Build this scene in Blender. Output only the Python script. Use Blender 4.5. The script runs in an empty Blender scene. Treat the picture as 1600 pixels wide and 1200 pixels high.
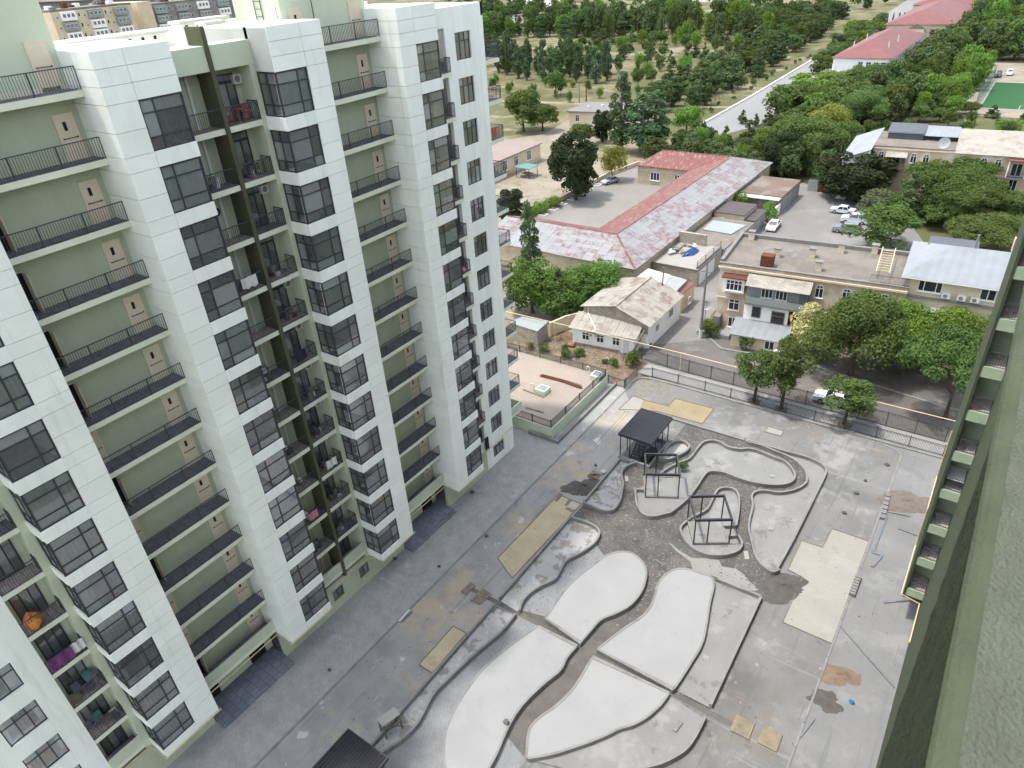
import bpy, math, random
import numpy as np
from mathutils import Vector, Matrix
random.seed(7); RNG=np.random.default_rng(11)
SC=bpy.context.scene
COL=SC.collection
# ------------------------------------------------------------ camera
cd=bpy.data.cameras.new('camera'); CAM=bpy.data.objects.new('camera',cd); COL.objects.link(CAM)
_f=Vector((-0.512325,0.678428,-0.526553)); _r=Vector((0.818674,0.571028,-0.060822)); _u=Vector((-0.259414,0.462236,0.847964))
mw=Matrix((( _r.x,_u.x,-_f.x,0),(_r.y,_u.y,-_f.y,0),(_r.z,_u.z,-_f.z,44.7),(0,0,0,1))); CAM.matrix_world=mw
cd.sensor_width=36; cd.lens=24.6306; cd.clip_start=0.05; cd.clip_end=6000
cd.dof.use_dof=True; cd.dof.focus_distance=62; cd.dof.aperture_fstop=7.0
SC.camera=CAM
# ------------------------------------------------------------ light
SUN_AZ=(-0.86,-0.51); SUN_EL=math.radians(71)
W=bpy.data.worlds.new('World'); SC.world=W; W.use_nodes=True
nt=W.node_tree; bg=nt.nodes['Background']; sky=nt.nodes.new('ShaderNodeTexSky'); sky.sky_type='NISHITA'; sky.sun_disc=False
sky.sun_elevation=SUN_EL; sky.sun_rotation=math.atan2(SUN_AZ[0],SUN_AZ[1]); sky.air_density=1.0; sky.dust_density=1.6; sky.ozone_density=1.0
hz=nt.nodes.new('ShaderNodeHueSaturation'); hz.inputs['Saturation'].default_value=.42; nt.links.new(sky.outputs[0],hz.inputs['Color']); nt.links.new(hz.outputs[0],bg.inputs[0]); bg.inputs[1].default_value=0.15
sl=bpy.data.lights.new('sun','SUN'); sl.energy=1.35; sl.angle=math.radians(2.5); sl.color=(1,.96,.9)
SUN=bpy.data.objects.new('sun',sl); COL.objects.link(SUN)
_d=Vector((SUN_AZ[0]*math.cos(SUN_EL),SUN_AZ[1]*math.cos(SUN_EL),math.sin(SUN_EL)))
SUN.rotation_euler=_d.to_track_quat('Z','Y').to_euler(); SUN.location=(0,0,120)
vs=SC.view_settings; vs.view_transform='Standard'; vs.look='None'; vs.exposure=1.75; vs.gamma=1
SC.cycles.max_bounces=4; SC.cycles.transparent_max_bounces=8; SC.cycles.diffuse_bounces=2; SC.cycles.glossy_bounces=2; SC.cycles.transmission_bounces=2; SC.cycles.use_adaptive_sampling=True; SC.cycles.adaptive_threshold=.03; SC.cycles.caustics_reflective=False; SC.cycles.caustics_refractive=False
# ------------------------------------------------------------ helpers
WL={}   # world location of unrotated parents
def tag(o,label=None,cat=None,group=None,kind=None):
    if label: o['label']=label
    if cat: o['category']=cat
    if group: o['group']=group
    if kind: o['kind']=kind
    return o
def thing(name,label,cat,loc=(0,0,0),rz=0,group=None):
    o=bpy.data.objects.new(name,None); COL.objects.link(o); o.location=loc; o.rotation_euler=(0,0,rz); o.empty_display_size=.3
    WL[o]=Vector(loc); return tag(o,label,cat,group)
def place(name,mesh,loc=(0,0,0),rz=0,parent=None,scale=None,local=False):
    o=bpy.data.objects.new(name,mesh); COL.objects.link(o)
    L=Vector(loc)
    if parent is not None:
        o.parent=parent
        if not local: L=L-WL.get(parent,Vector((0,0,0)))
    o.location=L; o.rotation_euler=(0,0,rz)
    if scale is not None: o.scale=scale
    WL[o]=Vector(loc) if not local else WL.get(parent,Vector((0,0,0)))+Vector(loc)
    return o
class MB:
    def __init__(s): s.v=[]; s.f=[]; s.m=[]
    def face(s,pts,mi=0):
        n=len(s.v); s.v+= [tuple(p) for p in pts]; s.f.append(tuple(range(n,n+len(pts)))); s.m.append(mi); return s
    def box(s,x0,y0,z0,x1,y1,z1,mi=0):
        n=len(s.v); s.v+=[(x0,y0,z0),(x1,y0,z0),(x1,y1,z0),(x0,y1,z0),(x0,y0,z1),(x1,y0,z1),(x1,y1,z1),(x0,y1,z1)]
        for q in ((0,3,2,1),(4,5,6,7),(0,1,5,4),(1,2,6,5),(2,3,7,6),(3,0,4,7)): s.f.append(tuple(n+i for i in q)); s.m.append(mi)
        return s
    def prism(s,poly,z0,z1,mi=0,bottom=True,mt=None):
        a=sum(poly[i][0]*poly[(i+1)%len(poly)][1]-poly[(i+1)%len(poly)][0]*poly[i][1] for i in range(len(poly)))
        if a<0: poly=poly[::-1]
        n=len(s.v); k=len(poly); s.v+=[(p[0],p[1],z0) for p in poly]+[(p[0],p[1],z1) for p in poly]
        s.f.append(tuple(range(n+k,n+2*k))); s.m.append(mi if mt is None else mt)
        if bottom: s.f.append(tuple(range(n+k-1,n-1,-1))); s.m.append(mi)
        for i in range(k):
            j=(i+1)%k; s.f.append((n+i,n+j,n+k+j,n+k+i)); s.m.append(mi)
        return s
    def sheet(s,poly,z,mi=0):
        a=sum(poly[i][0]*poly[(i+1)%len(poly)][1]-poly[(i+1)%len(poly)][0]*poly[i][1] for i in range(len(poly)))
        if a<0: poly=poly[::-1]
        return s.face([(p[0],p[1],z) for p in poly],mi)
    def bar(s,a,b,w,h=None,mi=0):
        h=h or w; a=Vector(a); b=Vector(b); d=(b-a)
        if d.length<1e-6: return s
        d.normalize(); up=Vector((0,0,1)) if abs(d.z)<.95 else Vector((1,0,0))
        x=d.cross(up).normalized()*(w/2); y=x.cross(d).normalized()*(h/2); n=len(s.v)
        for p in (a,b):
            for q in ((-1,-1),(1,-1),(1,1),(-1,1)): s.v.append(tuple(p+x*q[0]+y*q[1]))
        for q in ((3,2,1,0),(4,5,6,7),(0,1,5,4),(1,2,6,5),(2,3,7,6),(3,0,4,7)): s.f.append(tuple(n+i for i in q)); s.m.append(mi)
        return s
    def tube(s,path,r,n=6,mi=0,cap=True):
        if not hasattr(r,'__len__'): r=[r]*len(path)
        P=[Vector(p) for p in path]; b=len(s.v); px=None
        for i,p in enumerate(P):
            d=(P[min(i+1,len(P)-1)]-P[max(i-1,0)])
            d=d.normalized() if d.length>1e-9 else Vector((0,0,1))
            up=Vector((0,0,1)) if abs(d.z)<.9 else Vector((1,0,0))
            x=d.cross(up).normalized() if px is None else (px-d*px.dot(d)).normalized()
            px=x; y=d.cross(x)
            for k in range(n):
                a=2*math.pi*k/n; s.v.append(tuple(p+(x*math.cos(a)+y*math.sin(a))*r[i]))
        for i in range(len(P)-1):
            for k in range(n):
                j=(k+1)%n; s.f.append((b+i*n+k,b+i*n+j,b+i*n+n+j,b+i*n+n+k)); s.m.append(mi)
        if cap:
            s.f.append(tuple(b+k for k in range(n))[::-1]); s.m.append(mi)
            e=b+(len(P)-1)*n; s.f.append(tuple(e+k for k in range(n))); s.m.append(mi)
        return s
    def cyl(s,c,r,z0,z1,n=14,r2=None,mi=0): return s.tube([(c[0],c[1],z0),(c[0],c[1],z1)],[r,r if r2 is None else r2],n,mi)
    def mesh(s,name,mats,smooth=False):
        me=bpy.data.meshes.new(name); me.from_pydata(s.v,[],s.f)
        for m in (mats if isinstance(mats,(list,tuple)) else [mats]): me.materials.append(m)
        if any(s.m): me.polygons.foreach_set('material_index',s.m)
        if smooth: me.polygons.foreach_set('use_smooth',[True]*len(s.f))
        me.update(); return me
    def obj(s,name,mats,parent=None,smooth=False,local=False,loc=None):
        # verts are in world coordinates; object origin = parent's origin (or loc)
        if parent is None:
            L=Vector(loc) if loc is not None else Vector((0,0,0))
            if L.length>0: s.v=[(a-L.x,b-L.y,c-L.z) for a,b,c in s.v]
            return place(name,s.mesh(name,mats,smooth),L)
        if not local:
            L=WL.get(parent,Vector((0,0,0))); s.v=[(a-L.x,b-L.y,c-L.z) for a,b,c in s.v]
        return place(name,s.mesh(name,mats,smooth),(0,0,0),0,parent,None,True)
def struct(name,mb,m): return tag(mb.obj(name,m),kind='structure')
def one(name,mb,m,label,cat,group=None,loc=None,smooth=False): return tag(mb.obj(name,m,None,smooth,False,loc),label,cat,group)
def copy_tree(o,parent=None):
    c=o.copy(); COL.objects.link(c); c.parent=parent
    for ch in o.children: copy_tree(ch,c)
    return c
# ------------------------------------------------------------ materials
def _mat(name):
    m=bpy.data.materials.new(name); m.use_nodes=True; t=m.node_tree; b=t.nodes['Principled BSDF']; return m,t,b
def N(t,k,**kw):
    n=t.nodes.new(k)
    for a,v in kw.items(): setattr(n,a,v)
    return n
def noise(t,vec,scale,detail=4,rough=.55,seed=0):
    n=N(t,'ShaderNodeTexNoise'); n.inputs['Scale'].default_value=scale; n.inputs['Detail'].default_value=detail; n.inputs['Roughness'].default_value=rough
    if seed:
        mp=N(t,'ShaderNodeVectorMath',operation='ADD'); t.links.new(vec,mp.inputs[0]); mp.inputs[1].default_value=(seed*13.1,seed*7.7,seed*3.3); vec=mp.outputs[0]
    t.links.new(vec,n.inputs['Vector']); return n.outputs['Fac']
def ramp(t,fac,a,b):
    n=N(t,'ShaderNodeMapRange'); n.inputs['From Min'].default_value=a; n.inputs['From Max'].default_value=b; t.links.new(fac,n.inputs['Value']); return n.outputs[0]
def mix(t,f,a,b,mode='MIX'):
    n=N(t,'ShaderNodeMix',data_type='RGBA',blend_type=mode)
    for s,v in ((n.inputs[0],f),(n.inputs[6],a),(n.inputs[7],b)):
        if hasattr(v,'is_linked') or isinstance(v,bpy.types.NodeSocket): t.links.new(v,s)
        elif isinstance(v,(int,float)): s.default_value=v
        else: s.default_value=(*v[:3],1)
    return n.outputs[2]
KF=1.0
def kf(c): return tuple(v*KF for v in c)
def C(*c): return c if len(c)==3 else (c[0],)*3
def M(name,col,rough=.8,var=.12,scale=.8,bump=0,bscale=25,metal=0,spec=.25,stains=(),coord='pos',fine=.06,rand=0,stretch=None):
    m,t,b=_mat(name)
    if coord=='pos': vec=N(t,'ShaderNodeNewGeometry').outputs['Position']
    else: vec=N(t,'ShaderNodeTexCoord').outputs['Object']
    if stretch:
        mp=N(t,'ShaderNodeMapping'); mp.inputs['Scale'].default_value=stretch; t.links.new(vec,mp.inputs[0]); vec=mp.outputs[0]
    c=kf(col)
    lo=tuple(max(0,v*(1-var)) for v in c); hi=tuple(min(1,v*(1+var)) for v in c)
    out=mix(t,ramp(t,noise(t,vec,scale,3),.3,.7),lo,hi)
    if fine:
        out=mix(t,ramp(t,noise(t,vec,scale*14,3,.6,2),.3,.7),mix(t,1.0,out,C(1-fine),'MULTIPLY'),out)
    for i,st in enumerate(stains):
        sc,ssc,a,w,amt=st[:5]; v2=vec
        if len(st)>5: mp2=N(t,'ShaderNodeMapping'); mp2.inputs['Scale'].default_value=st[5]; mp2.inputs['Rotation'].default_value=(0,0,st[6] if len(st)>6 else 0); t.links.new(vec,mp2.inputs[0]); v2=mp2.outputs[0]
        f=ramp(t,noise(t,v2,ssc,4,.65,3+i),a,a+w); mm=N(t,'ShaderNodeMath',operation='MULTIPLY'); t.links.new(f,mm.inputs[0]); mm.inputs[1].default_value=amt
        out=mix(t,mm.outputs[0],out,kf(sc))
    if rand:
        oi=N(t,'ShaderNodeObjectInfo'); hs=N(t,'ShaderNodeHueSaturation'); t.links.new(out,hs.inputs['Color'])
        mr=N(t,'ShaderNodeMapRange'); t.links.new(oi.outputs['Random'],mr.inputs[0]); mr.inputs[3].default_value=1-rand; mr.inputs[4].default_value=1+rand; t.links.new(mr.outputs[0],hs.inputs['Value']); out=hs.outputs[0]
    t.links.new(out,b.inputs['Base Color'])
    b.inputs['Roughness'].default_value=rough; b.inputs['Metallic'].default_value=metal; b.inputs['Specular IOR Level'].default_value=spec
    if bump:
        bp=N(t,'ShaderNodeBump'); bp.inputs['Strength'].default_value=bump; bp.inputs['Distance'].default_value=.05; t.links.new(noise(t,vec,bscale,4),bp.inputs['Height']); t.links.new(bp.outputs[0],b.inputs['Normal'])
    return m
def M_brick(name,c1,c2,mortar,bw,bh,msize=.01,rough=.85,axis='xy',rot=0,stains=(),offset=.5,bump=.3):
    m,t,b=_mat(name); vec=N(t,'ShaderNodeNewGeometry').outputs['Position']
    if axis!='xy':
        sx=N(t,'ShaderNodeSeparateXYZ'); cx=N(t,'ShaderNodeCombineXYZ'); t.links.new(vec,sx.inputs[0])
        add=N(t,'ShaderNodeMath',operation='ADD'); t.links.new(sx.outputs[0],add.inputs[0]); t.links.new(sx.outputs[1],add.inputs[1])
        t.links.new(add.outputs[0],cx.inputs[0]); t.links.new(sx.outputs[2],cx.inputs[1]); v2=cx.outputs[0]
    else: v2=vec
    mp=N(t,'ShaderNodeMapping'); mp.inputs['Rotation'].default_value=(0,0,rot); t.links.new(v2,mp.inputs[0])
    br=N(t,'ShaderNodeTexBrick'); br.offset=offset; br.inputs['Color1'].default_value=(*kf(c1),1); br.inputs['Color2'].default_value=(*kf(c2),1); br.inputs['Mortar'].default_value=(*kf(mortar),1)
    br.inputs['Scale'].default_value=1; br.inputs['Mortar Size'].default_value=msize; br.inputs['Brick Width'].default_value=bw; br.inputs['Row Height'].default_value=bh
    t.links.new(mp.outputs[0],br.inputs['Vector']); out=br.outputs['Color']
    out=mix(t,ramp(t,noise(t,vec,.9,5),.3,.7),mix(t,1.0,out,C(.78),'MULTIPLY'),out)
    for i,(sc,ssc,a,w,amt) in enumerate(stains):
        f=ramp(t,noise(t,vec,ssc,4,.65,3+i),a,a+w); mm=N(t,'ShaderNodeMath',operation='MULTIPLY'); t.links.new(f,mm.inputs[0]); mm.inputs[1].default_value=amt
        out=mix(t,mm.outputs[0],out,kf(sc))
    t.links.new(out,b.inputs['Base Color']); b.inputs['Roughness'].default_value=rough; b.inputs['Specular IOR Level'].default_value=.2
    if bump:
        bp=N(t,'ShaderNodeBump'); bp.inputs['Strength'].default_value=bump; bp.inputs['Distance'].default_value=.02; bp.invert=True; t.links.new(br.outputs['Fac'],bp.inputs['Height']); t.links.new(bp.outputs[0],b.inputs['Normal'])
    return m
def M_ribs(name,col,pitch,axis,rough=.5,depth=.03,var=.1,stains=(),metal=0,spec=.3):
    m=M(name,col,rough,var,.5,stains=stains,metal=metal,spec=spec); t=m.node_tree; b=t.nodes['Principled BSDF']
    g=N(t,'ShaderNodeNewGeometry'); sx=N(t,'ShaderNodeSeparateXYZ'); t.links.new(g.outputs['Position'],sx.inputs[0])
    mu=N(t,'ShaderNodeMath',operation='MULTIPLY'); mu.inputs[1].default_value=2*math.pi/pitch; t.links.new(sx.outputs['XYZ'.index(axis)],mu.inputs[0])
    sn=N(t,'ShaderNodeMath',operation='SINE'); t.links.new(mu.outputs[0],sn.inputs[0])
    bp=N(t,'ShaderNodeBump'); bp.inputs['Strength'].default_value=.9; bp.inputs['Distance'].default_value=depth; t.links.new(sn.outputs[0],bp.inputs['Height']); t.links.new(bp.outputs[0],b.inputs['Normal'])
    return m
def M_sheetroof(name,ca,cb,bx,by,bias,clump):
    # rows of metal sheets, each sheet worn to one of two paints
    m,t,b=_mat(name); g=N(t,'ShaderNodeNewGeometry').outputs['Position']
    mp=N(t,'ShaderNodeVectorMath',operation='DIVIDE'); mp.inputs[1].default_value=(bx,by,50); t.links.new(g,mp.inputs[0])
    fl=N(t,'ShaderNodeVectorMath',operation='FLOOR'); t.links.new(mp.outputs[0],fl.inputs[0])
    wn=N(t,'ShaderNodeTexWhiteNoise'); t.links.new(fl.outputs[0],wn.inputs[0])
    nz=noise(t,g,clump,3,.5,1)
    ad=N(t,'ShaderNodeMath',operation='ADD'); t.links.new(wn.outputs[0],ad.inputs[0]); m2=N(t,'ShaderNodeMath',operation='MULTIPLY'); m2.inputs[1].default_value=2.2; t.links.new(nz,m2.inputs[0]); t.links.new(m2.outputs[0],ad.inputs[1])
    f=ramp(t,ad.outputs[0],bias,bias+.25)
    wear=ramp(t,noise(t,g,1.6,8,.75,4),.42,.6)
    mm=N(t,'ShaderNodeMath',operation='MULTIPLY'); t.links.new(f,mm.inputs[0]); t.links.new(wear,mm.inputs[1])
    out=mix(t,mm.outputs[0],kf(ca),kf(cb))
    fr=N(t,'ShaderNodeVectorMath',operation='FRACTION'); t.links.new(mp.outputs[0],fr.inputs[0]); sx=N(t,'ShaderNodeSeparateXYZ'); t.links.new(fr.outputs[0],sx.inputs[0])
    ln=N(t,'ShaderNodeMath',operation='MINIMUM'); t.links.new(sx.outputs[0],ln.inputs[0]); t.links.new(sx.outputs[1],ln.inputs[1])
    lf=ramp(t,ln.outputs[0],.02,.07)
    out=mix(t,lf,mix(t,1.0,out,C(.62),'MULTIPLY'),out)
    out=mix(t,ramp(t,noise(t,g,.35,5,.6,6),.3,.7),mix(t,1.0,out,C(.82),'MULTIPLY'),out)
    t.links.new(out,b.inputs['Base Color']); b.inputs['Roughness'].default_value=.55; b.inputs['Specular IOR Level'].default_value=.3
    return m
def M_glass(name,tint=(.55,.62,.62),dirt=.12,refl=.16):
    m,t,b=_mat(name); t.nodes.remove(b); o=t.nodes['Material Output']
    tr=N(t,'ShaderNodeBsdfTransparent'); tr.inputs[0].default_value=(*tint,1); gl=N(t,'ShaderNodeBsdfGlossy'); gl.inputs['Roughness'].default_value=.02; gl.inputs[0].default_value=(.9,.95,1,1)
    df=N(t,'ShaderNodeBsdfDiffuse'); df.inputs[0].default_value=(.45,.48,.48,1)
    fr=N(t,'ShaderNodeFresnel'); fr.inputs[0].default_value=1.5
    ad=N(t,'ShaderNodeMath',operation='ADD'); ad.inputs[1].default_value=refl*.4; t.links.new(fr.outputs[0],ad.inputs[0])
    a=N(t,'ShaderNodeMixShader'); oi=N(t,'ShaderNodeObjectInfo'); pw=N(t,'ShaderNodeMath',operation='POWER'); t.links.new(oi.outputs['Random'],pw.inputs[0]); pw.inputs[1].default_value=2.6; ma=N(t,'ShaderNodeMath',operation='MULTIPLY_ADD'); t.links.new(pw.outputs[0],ma.inputs[0]); ma.inputs[1].default_value=.42; ma.inputs[2].default_value=dirt; t.links.new(ma.outputs[0],a.inputs[0]); t.links.new(tr.outputs[0],a.inputs[1]); t.links.new(df.outputs[0],a.inputs[2])  # random paleness per pane paints sky reflections over the base dust
    c=N(t,'ShaderNodeMixShader'); t.links.new(ad.outputs[0],c.inputs[0]); t.links.new(a.outputs[0],c.inputs[1]); t.links.new(gl.outputs[0],c.inputs[2]); t.links.new(c.outputs[0],o.inputs[0])
    return m
def M_leaf(name,col,col2,rand=.18,trans=.3):
    m,t,b=_mat(name); t.nodes.remove(b); o=t.nodes['Material Output']; g=N(t,'ShaderNodeNewGeometry'); oi=N(t,'ShaderNodeObjectInfo')
    f=ramp(t,noise(t,g.outputs['Position'],.9,4,.6),.32,.68); c=mix(t,f,col,col2)
    hs=N(t,'ShaderNodeHueSaturation'); t.links.new(c,hs.inputs['Color'])
    mr=N(t,'ShaderNodeMapRange'); t.links.new(oi.outputs['Random'],mr.inputs[0]); mr.inputs[3].default_value=1.12-rand; mr.inputs[4].default_value=1.12+rand; t.links.new(mr.outputs[0],hs.inputs['Value'])
    ml=N(t,'ShaderNodeMath',operation='MULTIPLY_ADD'); t.links.new(oi.outputs['Random'],ml.inputs[0]); ml.inputs[1].default_value=.04; ml.inputs[2].default_value=.48; t.links.new(ml.outputs[0],hs.inputs['Hue'])
    d=N(t,'ShaderNodeBsdfDiffuse'); d.inputs['Roughness'].default_value=.6; tl=N(t,'ShaderNodeBsdfTranslucent'); mx=N(t,'ShaderNodeMixShader'); mx.inputs[0].default_value=trans
    t.links.new(hs.outputs[0],d.inputs[0]); t.links.new(hs.outputs[0],tl.inputs[0]); t.links.new(d.outputs[0],mx.inputs[1]); t.links.new(tl.outputs[0],mx.inputs[2]); t.links.new(mx.outputs[0],o.inputs[0])
    return m
m={}
# building paints
m['panel']=M('white_panel',(.79,.82,.745),.75,.04,.5,bump=.15,bscale=60,fine=.03,rand=.03,stains=[((.6,.63,.56),.35,.55,.2,.35),((.56,.58,.5),1.6,.6,.12,.4,(1,1,.08))])
m['white']=M('white_render',(.78,.81,.74),.8,.06,.9,fine=.03,stains=[((.54,.57,.5),1.4,.54,.18,.45)],stretch=(1,1,.12))
m['groove']=M('joint_sealant',(.42,.44,.41),.9,.05,1)
m['green']=M('sage_render',(.42,.46,.33),.85,.06,.6,bump=.15,bscale=50,fine=.04,stains=[((.33,.36,.26),1.1,.55,.2,.4)],stretch=(1,1,.15))
m['greenlt']=M('pale_green_render',(.50,.55,.41),.85,.05,.5,fine=.04)
m['slabedge']=M('pale_slab_paint',(.64,.67,.53),.85,.06,.8,fine=.05)
m['olive']=M('dark_olive_render',(.085,.085,.05),.85,.1,.8,bump=.2,bscale=50)
m['metal']=M('anthracite_metal',(.035,.038,.043),.45,.1,2,spec=.5)
m['railing']=M('railing_paint',(.05,.055,.065),.5,.1,2,spec=.4)
m['tile']=M_brick('grey_gallery_tile',(.15,.15,.165),(.18,.18,.195),(.09,.09,.1),.6,.6,.02)
m['tiledk']=M_brick('slate_entrance_tile',(.15,.165,.2),(.2,.215,.25),(.1,.11,.13),.6,.6,.02)
m['tilebrown']=M_brick('brown_balcony_tile',(.3,.25,.23),(.36,.31,.28),(.2,.17,.16),.4,.4,.02)
m['door']=M('beige_door',(.66,.57,.43),.6,.05,1)
m['black']=M('black_rubber',(.015,.015,.017),.7,.1,2)
m['room']=M('room_plaster',(.62,.63,.6),.9,.06,.8)
m['roomfloor']=M('room_floor',(.3,.27,.23),.7,.2,1)
m['glass']=M_glass('bay_glass',(.72,.78,.77),.13,.3); m['glassdk']=M_glass('dark_glass',(.55,.6,.6),.12,.3); m['glassold']=M_glass('old_glass',(.12,.14,.15),.1,.12)
m['curtain']=M('white_curtain',(.78,.77,.72),.9,.06,3,rand=.12,coord='obj')
m['blind']=M('grey_blind',(.6,.56,.5),.9,.06,3,rand=.3,coord='obj')
m['pipe']=M('yellow_gas_pipe',(.55,.44,.26),.55,.08,2,spec=.4)
m['deck']=M('cream_roof_deck',(.62,.56,.45),.9,.1,.3)
# ground
KF=.40
m['ground']=M('dry_grass_ground',(.40,.34,.19),.95,.25,.05,stains=[((.17,.2,.065),.06,.42,.12,.85),((.58,.5,.34),.035,.56,.05,.8),((.2,.21,.09),.35,.5,.1,.6)])
m['dust']=M('dusty_track',(.56,.49,.37),.95,.15,.15,stains=[((.3,.3,.15),.25,.57,.06,.6),((.7,.64,.52),.12,.55,.1,.6)])
m['soil']=M('bare_soil',(.4,.29,.18),.95,.25,.4,bump=.5,bscale=5,stains=[((.22,.15,.09),.6,.52,.1,.7),((.58,.5,.38),.8,.58,.08,.6)])
m['forest']=M('forest_floor',(.12,.12,.055),.95,.3,.1,stains=[((.3,.26,.14),.08,.55,.1,.6)])
KF=.95
m['service']=M_brick('dark_paver_road',(.31,.315,.30),(.38,.38,.36),(.22,.22,.21),.2,.1,.008,rot=.785,stains=[((.46,.46,.45),.35,.62,.08,.5),((.2,.2,.2),.18,.56,.12,.35)])
KF=.40
m['yard']=M('courtyard_concrete',(.40,.395,.375),.85,.13,.22,bump=.1,bscale=12,stains=[((.25,.25,.245),.16,.5,.16,.8),((.58,.575,.55),.27,.54,.1,.85),((.42,.33,.23),.21,.6,.13,.75),((.66,.66,.64),1.1,.64,.05,.6),((.17,.165,.16),.55,.63,.07,.6),((.3,.3,.3),3.0,.6,.1,.4),((.27,.265,.26),2.6,.6,.05,.55,(1,.035,1)),((.6,.595,.57),1.8,.63,.04,.5,(.04,1,1),.25)])
m['strip']=M('pale_concrete_strip',(.44,.44,.43),.85,.12,.3,stains=[((.56,.56,.54),.3,.55,.1,.7),((.3,.3,.29),.25,.58,.12,.6),((.42,.36,.29),.5,.63,.08,.4),((.33,.325,.32),2.6,.6,.05,.5,(1,.04,1)),((.6,.6,.58),3,.66,.04,.5)])
m['gravel']=M('compacted_gravel',(.27,.258,.24),.95,.2,.6,bump=.9,bscale=9,fine=.3,stains=[((.35,.31,.26),.22,.53,.1,.6),((.13,.13,.125),1.1,.58,.1,.6),((.62,.61,.58),5,.6,.04,.8),((.1,.1,.095),6,.6,.05,.7)])
KF=.5
m['drive']=M('dusty_drive_shade_lift',(.50,.49,.465),.9,.15,.25,bump=.1,bscale=12,stains=[((.36,.36,.355),.2,.5,.14,.8),((.68,.56,.4),.24,.5,.14,.9),((.52,.36,.25),.3,.63,.07,.8),((.85,.85,.83),.55,.63,.05,.75),((.26,.26,.26),.6,.64,.06,.6),((.75,.75,.73),2.2,.68,.04,.6),((.3,.295,.285),2.4,.6,.05,.6,(1,.03,1)),((.8,.79,.76),2.0,.66,.03,.6,(1,.15,1),.6)])  # dusty yard concrete, colour also raised to offset the long block's shade
KF=.40
m['path']=M('sandy_path',(.27,.25,.225),.95,.15,.6,bump=.4,bscale=9,stains=[((.36,.34,.3),.5,.55,.1,.6)])
m['kerb']=M('concrete_kerb',(.52,.51,.485),.8,.12,.8,bump=.2,bscale=20,stains=[((.33,.32,.3),.8,.55,.12,.6)])
m['island']=M('fresh_white_concrete',(.66,.66,.65),.8,.05,.3,stains=[((.5,.49,.46),.5,.6,.12,.35),((.35,.34,.31),5.5,.71,.02,.8),((.7,.695,.675),.4,.55,.1,.7),((.56,.55,.53),1.3,.66,.04,.5),((.5,.5,.48),3.5,.7,.03,.6)],fine=.02)
m['bed']=M('grey_screed',(.5,.495,.475),.85,.08,.35,stains=[((.63,.625,.6),.35,.53,.1,.8),((.34,.325,.29),.55,.6,.05,.8)])
KF=.72
m['bedshade']=M('patchy_screed_shade_lift',(.44,.435,.415),.85,.1,.4,stains=[((.27,.24,.2),.7,.52,.03,.85),((.58,.575,.55),.6,.57,.05,.7)])  # patchy screed for the shaded beds, colour lifted to offset that shade
KF=.37
m['paver']=M_brick('light_paver',(.6,.61,.61),(.7,.71,.71),(.44,.45,.45),.2,.1,.012,rot=.785,stains=[((.1,.1,.1),2.2,.7,.02,.9)])
KF=.40
m['sandpit_lifted']=M('yellow_sand_shade_lift',(.95,.8,.52),.95,.1,.5,stains=[((.72,.58,.34),.6,.56,.1,.5),((.9,.88,.8),.5,.62,.05,.8),((1,.9,.64),2,.55,.1,.5)])  # pit fill copy for the shaded pits, brightened in colour against the shade
m['sandpit']=M('yellow_sand_fill',(.62,.50,.30),.95,.1,.4,stains=[((.45,.35,.2),.5,.57,.1,.6),((.52,.5,.44),.6,.62,.06,.7)])
m['pale']=M('pale_screed',(.67,.635,.56),.9,.06,.3,stains=[((.5,.42,.3),.35,.63,.06,.5),((.74,.72,.67),.4,.55,.1,.5)])
m['asphalt']=M('worn_asphalt',(.3,.275,.25),.9,.12,.15,stains=[((.22,.19,.16),.2,.5,.12,.6),((.42,.39,.35),.35,.58,.08,.6),((.2,.13,.09),.12,.6,.12,.35)])
m['lot']=M('pale_asphalt',(.42,.40,.375),.9,.1,.08,stains=[((.52,.5,.46),.12,.52,.12,.7),((.3,.285,.265),.25,.6,.1,.5)])
m['avenue']=M('pale_road',(.5,.5,.485),.9,.06,.05,stretch=(.4,.05,1))
m['yardslab']=M('yard_slabs',(.5,.475,.425),.9,.08,.1,stains=[((.4,.37,.33),.12,.55,.15,.5)])
m['footpath']=M('footpath_concrete',(.6,.59,.55),.85,.08,.4,stains=[((.45,.44,.41),.5,.56,.1,.5)])
m['turf']=M('green_turf',(.045,.19,.06),.9,.12,.03)
m['line']=M('white_line',(.75,.77,.72),.8,.05,1)
# bits
KF=.42
m['wood']=M('old_timber',(.42,.35,.26),.85,.2,2,stretch=(1,1,6)); m['ply']=M('plywood',(.5,.41,.28),.8,.18,1.2,stains=[((.3,.24,.17),1.5,.55,.1,.6)])
m['plypale']=M('pale_board',(.7,.66,.58),.8,.06,1)
m['galv']=M('galvanised',(.55,.57,.6),.35,.08,2,metal=.6); m['rust']=M('rusty_steel',(.27,.095,.05),.85,.3,3)
KF=.75; m['whitepaint']=M('white_paint',(.76,.76,.73),.7,.05,1); KF=.42; m['grey']=M('cast_concrete',(.42,.41,.39),.85,.12,1.2,bump=.3)
m['charcoal']=M_ribs('charcoal_sheet_roof',(.055,.055,.068),.22,'X',.4,.05,spec=.5)
m['frame']=M('charcoal_steel',(.06,.062,.072),.45,.1,2,spec=.5)
m['tileshed']=M('slate_floor',(.2,.22,.26),.7,.1,1)

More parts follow.
